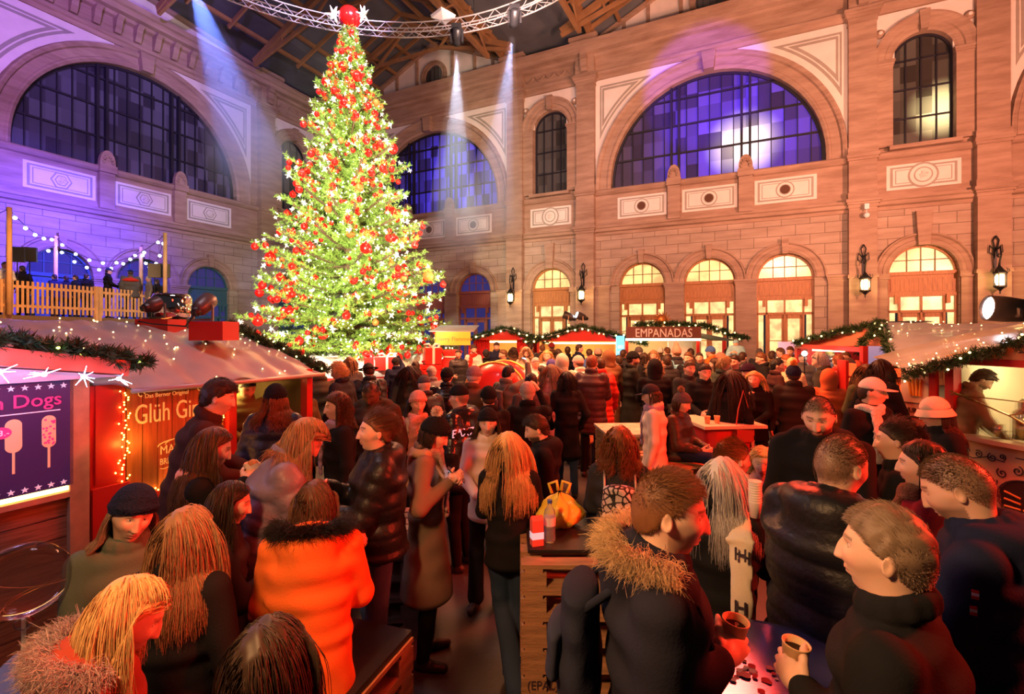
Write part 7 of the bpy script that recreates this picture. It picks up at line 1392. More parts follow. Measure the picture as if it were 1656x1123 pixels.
# ------------------------------------------------------------- people: foreground
P = person
p = P('man in dark parka with tan fur hood and backpack, side-on, holding a cup', 1083, 762, Y=1.52, yaw=-86, coat=(.018, .018, .03), ck='wool', hem=.75, hair=('fade', 'chestnut'), skin='fair', arms=('down', (.62, 1.48, 1.325, 'w')), hood='furdown', beard=.45, extra=[('fur', (.55, .36, .18))], bulk=1.1, hp=4); backpack(p, 'navy flap backpack on the man in the fur-hooded parka', (.018, .02, .035)); held(p, 1, 'cup', 'brown paper cup of mulled wine held over the round table by the fur-hooded man')
p = P('man with short fair hair and black high-collar coat, profile left, lower right corner', 1432, 823, Y=1.36, yaw=82, coat='black', hair=('short', 'ash'), skin='fair', arms=((.84, 1.42, 1.275, 'w'), 'down'), bulk=1.08, hp=-4, hy=4); held(p, -1, 'cup', 'brown paper cup held by the fair man in the lower right corner')
P('man seen from behind with cropped brown hair and thick black hooded jacket', 1360, 705, Y=2.05, yaw=-28, coat='black', ck='puffer', hair=('crew', 'brown'), hood='down', arms=('front', 'front'), bulk=1.15, hp=6, hy=-14)
p = P('man with beard stubble, looking down left, navy jacket with small flag patch', 1548, 740, Y=1.80, yaw=86, coat='navy', ck='wool', hair=('crew', 'brown'), hood='down', beard=.7, arms=('front', 'front'), hp=22, bulk=1.12)
def flag(M_, r_):
    for k in range(3): m = MB(); m.box(-.009, .009, -.014+.010*k, -.005+.010*k, 0, .0015, M_); m.build('flag_patch', [fab((.5, .02, .03)), fab((.6, .6, .6)), fab((.5, .02, .03))][k], r_)
on_surf(p, 'coat', 1577, 962, flag); on_surf(p, 'coat', 1574, 988, flag)
P('smiling dark-haired woman in profile with a brown plaid scarf', 1492, 715, Y=2.50, yaw=92, coat='wine', hair=('bob', 'dark'), sex='f', extra=[('scarf', (.20, .10, .06))], arms=('front', 'down'), hr=-6)
P('laughing woman with dark hair clipped up, behind the plaid scarf woman', 1448, 684, Y=3.0, yaw=88, coat='black', hair=('bun', 'dark'), sex='f', arms=('front', 'down'), hr=8)
P('bearded man in a black open hooded jacket, facing the camera, looking down', 1324, 642, Y=3.05, yaw=172, coat='black', hair=('crew', 'dark'), beard=.95, hood='down', arms=('front', 'front'), hp=15, bulk=1.1)
P('man in a white cap and white scarf, looking right', 1411, 609, Y=4.6, yaw=-128, coat='black', hair=('short', 'dark'), hat=('cap', 'white'), extra=[('scarf', 'white')], hy=30)
P('woman in a cream bucket hat and black jacket, looking left', 1512, 638, Y=4.0, yaw=118, coat='black', hair=('long', 'dark', .7), hat=('bucket', 'cream'), sex='f', hp=6)
p = P('woman with long silver-blond hair and white lettered scarf, back to camera', 1168, 742, Y=2.55, yaw=-12, coat='black', hair=('long', 'silver', .95), sex='f', arms=('front', 'cup'), hy=-8)
text_mesh('lettering', "H", .085, M_SCR, Matrix.Translation((0, 0, 0)), None).parent = None if 0 else None
bpy.data.objects.remove(bpy.data.objects['lettering'] if 'lettering' in bpy.data.objects and bpy.data.objects['lettering'].parent is None else [o for o in COL.objects if o.name.startswith('lettering') and o.parent is None][0])
s_ = p['s']; Sf = Field(.009); Sf.loft(p['nb']+p['rt']*.09*s_-p['fw']*.02*s_, p['nb']+p['rt']*.13*s_-p['fw']*.155*s_-p['up']*.10*s_, (.055*s_, .02*s_), (.055*s_, .016*s_), p['rt'], p['fw'], .02); Sf.loft(p['nb']+p['rt']*.13*s_-p['fw']*.155*s_-p['up']*.10*s_, p['hip']+p['rt']*.14*s_-p['fw']*.19*s_-p['up']*.02*s_, (.055*s_, .016*s_), (.05*s_, .014*s_), p['rt'], p['fw'], .02)
sc_ = field_obj(Sf, 'scarf', fab(COLS['cream'], 'wool'), p['root'], .001, 20, 3)
for zz, ch_ in ((.40, 'H'), (.14, 'H')): text_mesh('lettering', ch_, .085, M_SCR, plane_M(tuple(p['hip']+p['rt']*.138*s_-p['fw']*.208*s_+p['up']*zz*s_+np.array([0, 0, -.04])), (1, 0, 0)), sc_, .004)
e = empty('cup_stack', (gx(1226, 2.35), 2.38, 1.42), 0, 'stack of nested white paper cups beside the silver-blond woman', 'cups')
m = MB()
for k in range(9): m.lathe([(.022, .012*k), (.030, .012*k+.075), (.031, .012*k+.079), (.028, .012*k+.077)], 20)
m.build('cup', mat('white_cup', (.75, .62, .55), .5), e, True)
P('woman with auburn hair pinned up, behind the silver-blond woman', 1190, 716, Y=3.15, yaw=-60, coat='dgrey', hair=('bun', 'auburn'), sex='f', arms=('front', 'front'))
P('small child with messy blond hair looking at the camera', 1233, 726, Y=3.75, yaw=178, coat='pink', ck='puffer', hair=('curlybob', 'blonde', .6), sex='f', hsc=1.12, arms=('down', 'down'))
# left foreground group
P('blurred dark brown head and navy coat at the bottom edge, back to camera', 432, 1012, Y=1.16, yaw=-22, coat='navy', hair=('bob', 'dark'), sex='f', arms=('down', 'down'), hp=10, lean=4)
P('blond woman in a rust red parka with shaggy fur hood, bottom left corner', 205, 944, Y=1.42, yaw=-98, coat='rust', ck='wool', hair=('long', 'blonde', .75), sex='f', hood='furdown', extra=[('fur', (.42, .32, .30))], hp=24, lean=6, arms=('front', 'front'))
P('woman in a navy knit beanie with long dark hair, turned to the camera', 214, 784, Y=2.12, yaw=-168, coat=(.10, .14, .11), hair=('long', 'ash', 1.0), hat=('beanie', 'navy'), sex='f', hp=8, hr=-10, arms=('front', 'front'))
P('woman with long strawberry-blond hair and black coat, back to camera', 300, 824, Y=1.92, yaw=-38, coat='black', hair=('long', 'light', .9), sex='f', arms=('down', 'down'), hp=8)
p = P('dark-haired woman in profile eating, in front of the grey puffer woman', 372, 781, Y=2.42, yaw=-96, coat='char', hair=('long', 'dark', .8), sex='f', arms=('front', (.04, .30, .30)), hp=10); held(p, 1, 'snack', 'snack in paper held by the dark-haired woman in profile')
p = P('brunette with a wide pale scarf, in profile, biting food', 342, 694, Y=2.86, yaw=-92, coat='black', hair=('long', 'brown', .95), sex='f', arms=('front', 'mouth'), extra=[('sash', 'pink', 1)], hp=16); held(p, 1, 'snack', 'snack held to the mouth of the brunette with the pale scarf')
P('young man with thick dark hair and brown jacket leaning at the gin stall', 352, 616, Y=3.75, yaw=-92, coat=(.05, .022, .018), hair=('quiff', 'dark'), arms=('table', 'table'), lean=16, hp=4, bulk=1.05)
P('woman in an orange jacket with a black fur hood, seen from behind', 508, 786, Y=2.28, yaw=-8, coat='orange', ck='wool', hair=('bob', 'brown', .7), sex='f', hood='furdown', extra=[('fur', (.008, .008, .008))], hem=.70, hp=26, arms=('front', 'front'), bulk=1.15, lean=6)
P('woman in a grey-violet puffer jacket bending over her food', 492, 684, Y=2.85, yaw=-88, coat='mauve', ck='puffer', hair=('long', 'light', .75), sex='f', hp=34, lean=12, arms=('front', 'table'), bulk=1.08)
p = P('laughing woman with a bun, black puffer jacket and jeans, holding a wrap', 607, 668, Y=3.15, yaw=98, coat='black', ck='puffer', legs='denim', hair=('bun', 'brown'), sex='f', hood='down', hem=.93, arms=((.05, .34, .22), (.02, .30, .36)), hp=-6, shoes=(.6, .5, .5), bulk=1.12, extra=[('wide',)]); held(p, -1, 'snack', 'wrap in white paper held by the laughing woman with the bun')
p = P('woman in a black bobble hat with white pompom and camel scarf, on her phone', 703, 674, Y=3.5, yaw=-96, coat=(.20, .13, .09), hem=.50, hair=('bob', 'dark', .5), hat=('pompom', 'black', (.75, .62, .52)), sex='f', arms=((-.42, 3.40, 1.29, 'w'), (-.42, 3.32, 1.31, 'w')), hp=22, extra=[('scarf', (.38, .24, .20), 1), ('sash', 'tan', 1)]); held(p, 1, 'phone', 'lit phone in the hand of the woman with the white pompom hat')
P('woman in a pale pink beanie and beige coat behind the pompom hat', 676, 631, Y=5.0, yaw=-170, coat='beige', hair=('long', 'dark', .8), hat=('beanie', 'pink'), sex='f', extra=[('scarf', 'pink')])
p = P('man in a black cap and glossy black puffer jacket with EAX lettering on the back', 742, 620, Y=4.9, yaw=62, coat='black', ck='shiny', hair=('crew', 'dark'), hat=('cap', 'black'), hood='down', bulk=1.12)
on_surf(p, 'puffer_jacket', 748, 706, lambda M_, r_: text_mesh('lettering', 'EAX7', .11, M_WHT, M_, r_, .003))
P('young woman in a dark beanie and cream coat facing the camera', 789, 659, Y=4.15, yaw=178, coat='cream', hair=('curlybob', 'brown'), hat=('beanie', 'black'), sex='f', arms=('front', 'front'), extra=[('wide',)])
P('woman with long straight strawberry-blond hair, black jumper and flared jeans', 823, 700, Y=3.3, yaw=-10, coat='black', ck='wool', hem=.86, legs=(.03, .05, .09), hair=('long', 'blonde', 1.05), sex='f', arms=('front', 'front'), pose='cross', extra=[('wide',)], shoes=(.35, .28, .2), hr=-4)
P('bearded man with thick brown hair, black hooded jacket, looking left', 868, 673, Y=3.95, yaw=92, coat='black', hair=('quiff', 'dark'), beard=.95, hood='down', hp=14, bulk=1.1)
p = P('woman with a curly auburn bob and a patterned drawstring bag', 1001, 694, Y=3.4, yaw=2, coat='char', hair=('curlybob', 'auburn', 1.1), sex='f', arms=('front', 'front'))
mpat = bpy.data.materials.new('black_white_blotches'); mpat.use_nodes = True; nt = mpat.node_tree; tc = nt.nodes.new('ShaderNodeTexCoord'); vo = nt.nodes.new('ShaderNodeTexVoronoi'); vo.feature = 'DISTANCE_TO_EDGE'; vo.inputs['Scale'].default_value = 26; mr = nt.nodes.new('ShaderNodeMapRange'); mr.inputs[1].default_value = .10; mr.inputs[2].default_value = .14; mx = nt.nodes.new('ShaderNodeMix'); mx.data_type = 'RGBA'; mx.inputs[6].default_value = (.012, .012, .015, 1); mx.inputs[7].default_value = (.55, .48, .45, 1)
nt.links.new(tc.outputs['Object'], vo.inputs['Vector']); nt.links.new(vo.outputs['Distance'], mr.inputs[0]); nt.links.new(mr.outputs[0], mx.inputs[0]); nt.links.new(mx.outputs[2], nt.nodes['Principled BSDF'].inputs['Base Color'])
backpack(p, 'black drawstring bag with white blotches on the auburn-haired woman', drawstring=True, pat=mpat, size=.95)
P('person in a long white coat, lilac scarf and dark cap walking left', 1053, 620, Y=5.5, yaw=82, coat='cream', hem=.50, hair=('bob', 'brown', .5), hat=('cap', 'char'), extra=[('scarf', 'lilac')], pose='walk', sex='f', hp=8)
P('woman in a grey bobble hat and brown coat sitting on pallets', 1103, 634, Y=5.6, yaw=-112, coat=(.045, .03, .022), ck='puffer', legs='navy', hair=('bob', 'dark', .5), hat=('pompom', 'dgrey', (.32, .22, .14)), sex='f', pose='sit', seat=.90, arms=('lap', 'lap'), hp=12)
P('woman with very long dark hair and black coat, back to camera, by the standing table', 1182, 599, Y=6.6, yaw=-20, coat='black', hem=.45, hair=('long', 'dark', 1.2), sex='f')
p = P('blond woman in black drinking, facing the camera, beside the long-haired woman', 1220, 601, Y=7.0, yaw=165, coat='black', hair=('long', 'blonde', .8), sex='f', arms=('front', 'mouth'))
e = empty('handbag', (gx(1205, 6.3), 6.35, .92), .3, 'small red handbag on a strap between the two women in black', 'bag'); m = MB(); m.box(-.13, .13, -.04, .04, 0, .17); m.build('bag', mat('red_leather', (.4, .04, .03), .35), e); m = MB(); m.tube([(-.12, 0, .16), (-.08, 0, .42), (.0, 0, .66), (.08, 0, .42), (.12, 0, .16)], .008, 5); m.build('strap', mat('red_leather'), e); m = MB(); m.box(-.135, .135, -.045, -.04, .08, .17); m.build('flap', mat('red_leather'), e)
P('dark-haired woman in a navy puffer and black beanie at the gin stall, back to camera', 446, 620, Y=4.55, yaw=-20, coat='navy', ck='puffer', hair=('longcurly', 'auburn', .8), hat=('beanie', 'black'), sex='f', bulk=1.1)
P('curly-haired laughing woman with a lilac scarf, in profile', 545, 637, Y=4.35, yaw=98, coat='black', hair=('curlybob', 'brown'), sex='f', extra=[('scarf', 'lilac')])
P('black man in a dark hooded jacket looking down', 600, 618, Y=4.75, yaw=160, coat=(.05, .035, .022), hair=('crew', 'black'), skin='deep', hood='down', hp=28, bulk=1.1)
P('child in a patterned knit hat by the gin stall post', 486, 606, Y=6.2, yaw=40, coat='olive', hair=('short', 'brown'), hat=('tallbeanie', (.5, .3, .1)), sex='f')
P('stall worker in an olive jacket behind the gin counter', 400, 612, Y=5.6, yaw=200, coat=(.16, .14, .06), hair=('short', 'dark'), arms=('front', 'front'), hp=20)
P('cook with bushy hair and a khaki waistcoat bending over the churros hatch', 1588, 601, Y=5.95, yaw=-78, coat=(.16, .10, .055), ck='wool', hair=('quiff', 'brown'), skin='tan', beard=.8, arms=((.10, .30, .02), (.14, .34, .0)), lean=10, hp=30, z0=0)
# ------------------------------------------------------------- the crowd further back
CR = [
 (517, 583, 7.2, 5, (.13, .10, .06), 'wool', .45, ('crew', 'dark'), ('cap', 'char'), 'm', 'man in a long olive-brown coat and dark cap, back to camera, below the tree'),
 (548, 587, 7.0, 60, 'char', 'wool', .75, ('curlyshort', 'blonde'), None, 'm', 'man with tousled blond hair in a dark hooded jacket below the tree'),
 (566, 578, 9.2, 10, 'dgrey', 'wool', .75, ('bob', 'light'), None, 'f', 'light-haired woman just left of the fedora hat'),
 (596, 583, 7.8, 12, 'char', 'puffer', .75, ('short', 'dark'), ('fedora', (.06, .055, .05)), 'm', 'man in a wide-brimmed grey fedora, back to camera'),
 (663, 592, 6.9, 8, (.07, .05, .03), 'wool', .5, ('long', 'dark', 1.1), None, 'f', 'woman with very long dark hair and brown coat before the snowy platform'),
 (686, 606, 6.6, 30, 'char', 'puffer', .75, ('bald', 'grey'), ('cap', 'dgrey'), 'm', 'person in a flat dark cap beside the long-haired woman at the platform'),
 (698, 592, 9.0, 5, 'grey', 'wool', .7, ('short', 'grey'), ('beanie', (.4, .36, .34)), 'm', 'person in a pale grey beanie in front of the snow plinth'),
 (723, 594, 7.3, 0, 'black', 'shiny', .75, ('short', 'dark'), ('beanie', 'black'), 'm', 'person in a tall black beanie and shiny black jacket, back to camera'),
 (767, 592, 6.4, -35, (.13, .055, .03), 'wool', .7, ('short', 'grey'), ('beanie', (.25, .16, .18)), 'm', 'man in a dusky mauve beanie and brown leather jacket'),
 (790, 624, 5.4, 15, 'black', 'wool', .8, ('short', 'dark'), ('beanie', 'black'), 'm', 'person in a plain black beanie behind the cream-coated woman'),
 (741, 566, 12.2, 175, 'char', 'puffer', .8, ('short', 'dark'), None, 'f', 'person in a patterned dark jacket sitting high by the presents', .25),
 (766, 559, 12.3, 180, 'white', 'knit', .8, ('bun', 'dark'), None, 'f', 'woman in a white jumper with red scarf by the presents', .35),
 (786, 565, 13.5, 20, 'black', 'wool', .7, ('short', 'dark'), ('beanie', 'char'), 'm', 'dark figure in a beanie before the red curtains'),
 (803, 554, 14.5, 170, 'navy', 'wool', .7, ('short', 'dark'), None, 'm', 'man with dark hair looking down before the curtained stall', .12),
 (814, 566, 12.4, 100, 'navy', 'wool', .7, ('short', 'brown'), None, 'f', 'woman in blue turned left before the curtained stall'),
 (830, 562, 14.0, 30, 'brown', 'wool', .7, ('bob', 'dark'), None, 'f', 'dark-haired figure between the two gabled stalls'),
 (851, 563, 11.8, 165, 'beige', 'puffer', .6, ('long', 'straw', .6), None, 'f', 'woman in a pale hooded jacket facing the camera in mid crowd', 0, 'furup'),
 (858, 556, 15.5, 0, 'dgrey', 'wool', .7, ('short', 'dark'), None, 'm', 'man in dark grey at the left post of the middle stall', .1),
 (866, 579, 9.6, 200, 'white', 'puffer', .7, ('short', 'grey'), None, 'm', 'grey-haired man in a white jacket in mid crowd'),
 (877, 558, 15.0, 20, 'char', 'wool', .7, ('short', 'brown'), None, 'm', 'man at the counter of the middle stall, left end', .1),
 (885, 567, 10.8, 170, 'white', 'puffer', .6, ('long', 'blonde', .6), None, 'f', 'blond woman in a white jacket facing the camera in mid crowd'),
 (892, 554, 15.6, 10, 'brown', 'wool', .7, ('short', 'dark'), ('beanie', 'wine'), 'm', 'person in a wine beanie at the middle stall', .1),
 (902, 565, 12.6, 40, 'char', 'wool', .7, ('bob', 'dark'), None, 'f', 'dark bobbed head before the middle stall'),
 (892, 581, 8.9, 15, 'grey', 'wool', .7, ('short', 'dark'), ('beanie', (.10, .08, .30)), 'm', 'person in a violet-blue beanie in mid crowd'),
 (909, 574, 8.8, 8, (.55, .5, .42), 'wool', .6, ('short', 'grey'), None, 'f', 'person with a cream hood up, back to camera', 0, 'up'),
 (891, 590, 7.6, -10, 'pink', 'wool', .7, ('long', 'ash', 1.0), None, 'f', 'woman in a pink fleece jacket with long ash hair, back to camera'),
 (935, 575, 9.2, 30, 'white', 'puffer', .7, ('short', 'brown'), ('beanie', (.65, .45, .40)), 'f', 'person in a pinkish bobble beanie and white jacket'),
 (937, 557, 14.2, -60, 'navy', 'wool', .7, ('short', 'dark'), None, 'm', 'dark-haired man in profile before the middle stall', .1),
 (957, 576, 8.3, -15, (.05, .025, .03), 'puffer', .7, ('short', 'auburn'), None, 'm', 'man with reddish hair in a dark brown puffer jacket'),
 (971, 579, 8.6, 20, 'red', 'puffer', .55, ('short', 'brown'), None, 'f', 'woman in a long red puffer coat'),
 (984, 567, 9.4, 30, (.20, .10, .05), 'wool', .4, ('short', 'brown'), None, 'f', 'person in a long brown hooded coat, hood up', 0, 'up'),
 (967, 563, 12.2, 0, 'char', 'wool', .7, ('short', 'dark'), ('beanie', (.35, .25, .2)), 'm', 'person in a tan beanie behind the red puffer coat'),
 (953, 565, 13.4, 30, 'blue', 'wool', .7, ('short', 'dark'), None, 'm', 'figure in blue before the right end of the middle stall'),
 (822, 592, 7.4, -45, (.12, .11, .10), 'wool', .7, ('short', 'black'), None, 'm', 'dark-haired person with a backpack filming on a phone'),
 (859, 605, 6.5, 10, (.06, .05, .05), 'wool', .7, ('short', 'black'), None, 'm', 'black-haired man just behind the grey knitted beanie'),
 (853, 617, 5.7, 5, 'black', 'knit', .8, ('short', 'grey'), ('beanie', (.42, .33, .28)), 'm', 'man in a grey knitted beanie and black jumper, arm raised'),
 (876, 592, 9.4, 20, 'orange', 'wool', .7, ('short', 'dark'), None, 'm', 'person in a bright orange jacket in mid crowd'),
 (917, 602, 7.0, 5, 'black', 'wool', .6, ('bob', 'black'), None, 'f', 'black-haired woman in a long dark coat, back to camera'),
 (943, 614, 8.3, 2, (.50, .27, .16), 'wool', .55, ('bob', 'auburn', .5), None, 'f', 'woman in a long sand coat with fur-edged hood, back to camera', 0, 'furdown'),
 (1008, 566, 13.0, -20, 'char', 'wool', .7, ('short', 'dark'), None, 'f', 'dark figure by the glowing blue sign'),
 (1024, 568, 9.2, -75, (.02, .022, .02), 'wool', .45, ('short', 'dark'), ('beanie', 'black'), 'm', 'tall man in a long black coat with dark beard, profile right'),
 (1033, 561, 12.8, 10, 'dgrey', 'wool', .7, ('short', 'grey'), ('beanie', 'dgrey'), 'm', 'person in a grey beanie before the EMPANADAS stall, left'),
 (1041, 571, 11.2, 60, 'black', 'wool', .7, ('bob', 'dark'), None, 'f', 'dark-haired woman beside the tall man in the long coat'),
 (1057, 567, 12.2, 160, 'brown', 'wool', .7, ('long', 'light', .5), None, 'f', 'light-haired woman facing the camera before the EMPANADAS stall'),
 (1059, 583, 7.9, 5, 'black', 'wool', .6, ('short', 'dark'), None, 'm', 'person in a black coat with pale fur hood edge, back to camera', 0, 'furup'),
 (1068, 562, 14.6, 0, 'brown', 'wool', .7, ('short', 'brown'), ('beanie', 'white'), 'm', 'person in a white beanie at the EMPANADAS counter', .1),
 (1079, 562, 14.0, 20, 'char', 'wool', .7, ('short', 'brown'), None, 'm', 'brown-haired man at the EMPANADAS counter', .1),
 (1078, 575, 10.0, 30, 'char', 'wool', .7, ('short', 'dark'), None, 'm', 'dark-haired man left of the light blue backpack'),
 (1094, 557, 10.8, 15, 'char', 'wool', .7, ('short', 'brown'), ('tallbeanie', (.62, .28, .22)), 'm', 'tall person in a salmon striped beanie'),
 (1113, 570, 10.6, 160, 'black', 'wool', .7, ('short', 'brown'), None, 'm', 'man in black facing the camera right of the light blue backpack'),
 (1115, 584, 8.0, -150, 'char', 'wool', .7, ('short', 'brown'), None, 'm', 'smiling short-haired man in a dark jacket facing right'),
 (1117, 564, 13.5, 10, 'brown', 'wool', .7, ('short', 'dark'), None, 'm', 'dark head before the white panel of the EMPANADAS stall'),
 (1131, 571, 11.8, 190, 'char', 'wool', .7, ('short', 'dark'), None, 'm', 'man in dark clothes right of the EMPANADAS stall'),
 (1149, 560, 12.4, 60, 'orange', 'wool', .7, ('short', 'brown'), ('beanie', 'blue'), 'm', 'person in a bright blue beanie and orange jacket'),
 (1165, 570, 11.6, 60, 'char', 'wool', .7, ('short', 'brown'), ('beanie', (.6, .2, .15)), 'f', 'person in a coral beanie'),
 (1156, 580, 9.3, 90, 'olive', 'wool', .7, ('bob', 'dark'), None, 'f', 'woman in olive turned left behind the long-haired woman'),
 (1171, 578, 8.3, -60, (.04, .05, .04), 'wool', .7, ('curlyshort', 'light'), None, 'm', 'fair curly-haired man in a dark green parka'),
 (1188, 575, 8.9, 170, 'char', 'wool', .7, ('short', 'dark'), None, 'm', 'dark-haired man facing the camera above the long-haired woman'),
 (1180, 562, 13.2, 0, 'black', 'wool', .7, ('long', 'dark', .6), None, 'f', 'long dark-haired head left of the child on shoulders'),
 (1190, 566, 12.6, 10, 'char', 'wool', .7, ('short', 'dark'), None, 'm', 'man carrying a child in pale blue on his shoulders'),
 (1201, 570, 11.4, -30, 'dgrey', 'wool', .7, ('short', 'dark'), None, 'm', 'dark-haired man right of the carried child'),
 (1210, 588, 7.9, 110, 'black', 'wool', .7, ('short', 'dark'), ('beanie', (.03, .01, .03)), 'm', 'man in a dark wine beanie looking left, behind the drinking blond'),
 (1228, 563, 13.8, 0, 'char', 'wool', .7, ('short', 'brown'), ('cap', 'dgrey'), 'm', 'man in a grey hat before the third lit doorway'),
 (1231, 571, 10.2, 95, 'black', 'wool', .7, ('short', 'brown'), None, 'm', 'man with long nose in profile left, black jacket, before the stone pier'),
 (1249, 568, 11.6, 0, 'olive', 'wool', .7, ('short', 'dark'), None, 'm', 'dark round head right of the man in profile', 0, 'furdown'),
 (1262, 563, 13.0, 100, 'char', 'wool', .7, ('short', 'brown'), None, 'm', 'young man looking left before the lit doorway'),
 (1278, 561, 13.0, 150, 'char', 'wool', .7, ('curlyshort', 'brown'), None, 'm', 'curly brown-haired man near the toy stall post'),
 (1257, 581, 8.8, -70, (.05, .02, .02), 'wool', .7, ('short', 'black'), None, 'm', 'black-haired man looking down right in a maroon jacket'),
 (1272, 574, 10.3, 60, 'wine', 'wool', .7, ('short', 'auburn'), None, 'm', 'red-haired man in mid crowd right'),
 (1281, 579, 8.9, -20, 'beige', 'wool', .7, ('short', 'straw'), None, 'f', 'very blond person with a pale hood, right of the black-haired man'),
 (1283, 590, 6.9, 8, (.03, .025, .022), 'wool', .6, ('short', 'dark'), ('beanie', 'navy', (.8, .38, .10)), 'm', 'person in a navy beanie with an orange-lit pompom, back to camera'),
 (1298, 571, 11.8, 0, 'dgrey', 'puffer', .7, ('short', 'grey'), ('cap', 'dgrey'), 'm', 'grey figure beside the bright white camera light'),
 (1318, 560, 12.8, 20, 'char', 'wool', .7, ('short', 'auburn'), None, 'm', 'auburn-haired man at the toy stall, left'),
 (1326, 571, 7.9, 75, (.04, .04, .035), 'wool', .6, ('bob', 'grey', .4), None, 'm', 'older man with full grey hair and black jacket, looking left'),
 (1341, 599, 6.9, 0, (.6, .12, .05), 'wool', .7, ('short', 'dark'), None, 'f', 'person in an orange-red hooded jacket, hood up', 0, 'up'),
 (1342, 565, 12.0, 0, 'char', 'wool', .7, ('short', 'dark'), ('beanie', 'olive'), 'm', 'person in an olive beanie at the toy stall'),
 (1356, 574, 8.6, 5, 'red', 'puffer', .7, ('short', 'auburn'), None, 'm', 'man in a red ribbed puffer jacket, back to camera'),
 (1368, 570, 10.8, 170, 'brown', 'wool', .7, ('short', 'brown'), None, 'm', 'brown-haired man facing the camera before the toys'),
 (1373, 581, 8.2, 120, (.6, .35, .15), 'wool', .7, ('short', 'brown'), None, 'f', 'small woman in a yellow-lit coat looking left'),
 (1386, 583, 9.0, 30, 'orange', 'wool', .7, ('short', 'auburn'), ('beanie', 'rust'), 'f', 'person in a rust beanie next to the red stall post'),
 (1402, 590, 6.6, 20, 'olive', 'wool', .7, ('long', 'chestnut', .9), None, 'f', 'woman with long chestnut hair behind the white cap'),
 (1424, 582, 6.2, -40, 'black', 'wool', .7, ('long', 'dark', .6), None, 'f', 'dark-haired woman in front of the red sweets rack'),
 (1446, 592, 8.3, 60, 'orange', 'wool', .7, ('short', 'auburn'), None, 'f', 'orange-lit figure behind the sweets rack'),
 (640, 578, 11.4, 10, 'navy', 'wool', .7, ('short', 'dark'), ('beanie', 'char'), 'm', 'person below the gifts on the snow, raising a phone'),
 (672, 585, 9.6, 10, 'black', 'wool', .7, ('short', 'dark'), None, 'm', 'dark head just left of the pale grey beanie'),
 (1000, 575, 11.0, 25, 'black', 'wool', .6, ('short', 'dark'), None, 'm', 'dark figure left of the tall man in the long coat'),
 (1140, 589, 7.3, 190, 'black', 'wool', .7, ('short', 'dark'), None, 'm', 'man in black facing the camera beside the standing table'),
 (918, 561, 14.2, 10, 'black', 'wool', .7, ('short', 'dark'), None, 'm', 'dark head under the middle stall hatch', .05),
 (845, 560, 14.6, 40, 'char', 'wool', .7, ('bob', 'brown'), ('beanie', 'rust'), 'f', 'person in a rust beanie under the stall post', .05)]
ARM = [('down', 'down'), ('pocket', 'pocket'), ('front', 'front'), ('pocket', 'front'), ('down', 'front'), ('chest', 'down')]
pos = []
for i, c in enumerate(CR):                       # keep shoulders apart along each line of sight
    pos.append([gx(c[0], c[2]), c[2]])
for it in range(60):
    mv = False
    for i in range(len(CR)):
        for j in range(i):
            dx = pos[i][0]-pos[j][0]; dy = pos[i][1]-pos[j][1]
            if dx*dx+dy*dy < .46**2:
                a, b = (i, j) if pos[i][1] >= pos[j][1] else (j, i); pos[a][1] += .06; pos[b][1] -= .05 if EYE-(CR[b][1]-PHY)/FPX*(pos[b][1]-.05) < 1.95 else 0
                for q in (a, b): pos[q][0] = gx(CR[q][0], pos[q][1])
                mv = True
    if not mv: break
KEEP = {}
for i, c in enumerate(CR):
    x, y, Y, yaw, coat, ck, hem, hair, hat, sex, lab = c[:11]; z0 = c[11] if len(c) > 11 else 0; hood = c[12] if len(c) > 12 else None; Y = pos[i][1]
    bd = .9 if 'beard' in lab and 'man' in lab else None
    arms = ARM[i % 6]
    if 'arm raised' in lab: arms = ('down', 'up')
    if 'phone' in lab: arms = ('down', 'high')
    KEEP[lab] = P(lab, x, y, Y=Y, yaw=yaw, coat=coat, ck=ck, hem=hem, hair=hair, hat=hat, sex=sex, arms=arms, hood=hood, beard=bd, z0=z0, hp=[4, 10, 0, 14, 6][i % 5], hy=[0, 12, -14, 6, -6][i % 5], extra=[('scarf', 'red')] if 'red scarf' in lab else [], legs=['black', 'denim', 'char', 'black'][i % 4], hsc=1.0)
for lab, l2 in (('dark-haired person with a backpack filming on a phone', 'lit phone held up to film the sleigh'), ('person below the gifts on the snow, raising a phone', 'phone held up in front of the snowy tree platform')): held(KEEP[lab], 1, 'phone', l2)
backpack(KEEP['dark-haired person with a backpack filming on a phone'], 'grey backpack of the person filming with a phone', (.08, .08, .08))
backpack(KEEP['tall person in a salmon striped beanie'], 'light blue and white backpack under the salmon beanie', (.16, .42, .6)); backpack(KEEP['man in a wide-brimmed grey fedora, back to camera'], 'black rucksack on the man in the fedora', (.02, .02, .02))
k_ = KEEP['man carrying a child in pale blue on his shoulders']; kp = k_['root'].location
P('toddler in pale blue riding on a man\'s shoulders before the stone pier', 1190, 549, Y=kp.y-.02, yaw=170, coat='ltblue', ck='puffer', hair=('short', 'brown'), hat=('beanie', 'ltblue'), sex='f', z0=1.50, pose='sit', seat=.12, hsc=.80, arms=('front', 'front'))
e = empty('tote_bag', (gx(914, 7.3), 7.2, .62), 0, 'pale patterned tote bag hanging by the pink fleece woman', 'bag'); m = MB(); m.poly([(-.16, -.04, 0), (.18, -.04, 0), (.15, -.03, .42), (-.12, -.03, .42)], (0, .08, 0)); m.build('bag', mat('tote_cloth', (.45, .36, .26), .8, var=.5, vs=14), e); m = MB(); m.tube([(-.1, 0, .42), (-.05, 0, .8), (0, 0, .95), (.06, 0, .8), (.12, 0, .42)], .01, 5); m.build('strap', mat('tote_cloth'), e)
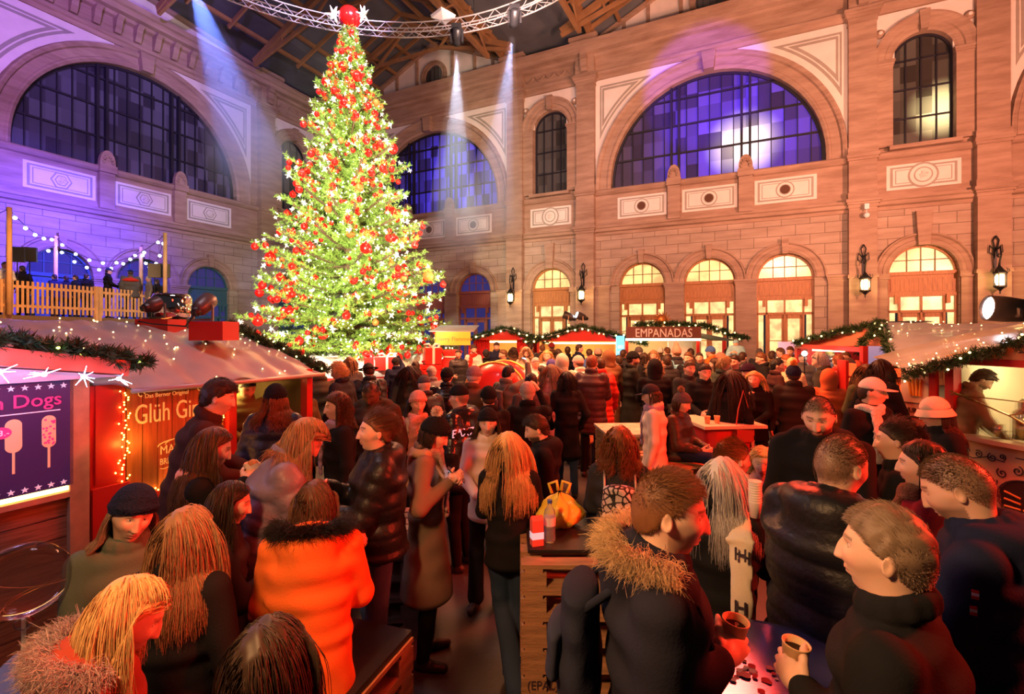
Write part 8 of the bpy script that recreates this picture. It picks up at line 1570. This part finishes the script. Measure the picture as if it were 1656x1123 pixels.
e = empty('camera_light', px(1301, 572, 10.8), 0, 'small blazing white light in the crowd near the toy stall', 'light'); m = MB(); m.ball((0, 0, 0), .055, 12, 8); m.build('bulb', M_FL2, e, True); m = MB(); m.tube([(0, 0, -.05), (0, 0, -e.location.z)], .012, 6); m.build('stand', M_BLK, e)
# ------------------------------------------------------------- people on the gallery
for x, y, Y, yaw, coat, lab, arms in ((8, 424, 17.0, 200, 'white', 'person in white taking a photograph at the left end of the gallery', ('mouth', 'mouth')), (36, 430, 18.2, 30, 'black', 'dark figure under the gallery panel lights', ('down', 'down')),
    (88, 444, 19.6, 40, 'navy', 'leftmost of the row of dark heads over the gallery fence', ('down', 'down')), (107, 446, 20.2, 20, 'black', 'second dark head from the left over the gallery fence', ('down', 'down')), (122, 445, 19.4, 60, 'navy', 'third dark head from the left over the gallery fence', ('down', 'down')),
    (140, 443, 20.0, -30, 'black', 'rightmost of the row of dark heads over the gallery fence', ('down', 'down')), (176, 433, 20.4, -85, 'black', 'man standing in profile on the gallery looking at his hands', ('front', 'front')), (211, 436, 20.6, 5, 'dgrey', 'broad person in a grey jacket with red shoulders on the gallery', ('down', 'down')),
    (240, 447, 21.0, 100, 'grey', 'grey-haired person at the right end of the gallery', ('down', 'down')), (254, 452, 21.6, 40, 'char', 'dark figure at the right pole of the gallery', ('down', 'down'))):
    q = P(lab, x, y, Y=Y, z0=2.95, yaw=yaw, coat=coat, hair=('short', 'grey' if 'grey-haired' in lab else 'dark'), hat=('cap', 'navy') if 'profile' in lab or 'red shoulders' in lab else None, arms=arms, bulk=1.35 if 'broad' in lab else 1.0)
    if 'red shoulders' in lab: Sf = Field(.02); Sf.loft(q['nb']-q['up']*.03, q['chest']+q['up']*.06, (.13, .12), (q['SH']*1.32, .19*q['gk']), q['rt'], q['fw'], .03); field_obj(Sf, 'yoke_stripe', fab(COLS['red']), q['root'])
print('PEOPLE', len(STAT)); print([(s_[0][:30], round(s_[2], 1), round(s_[3], 2)) for s_ in STAT if s_[3] > 1.98 or s_[3] < 1.45])
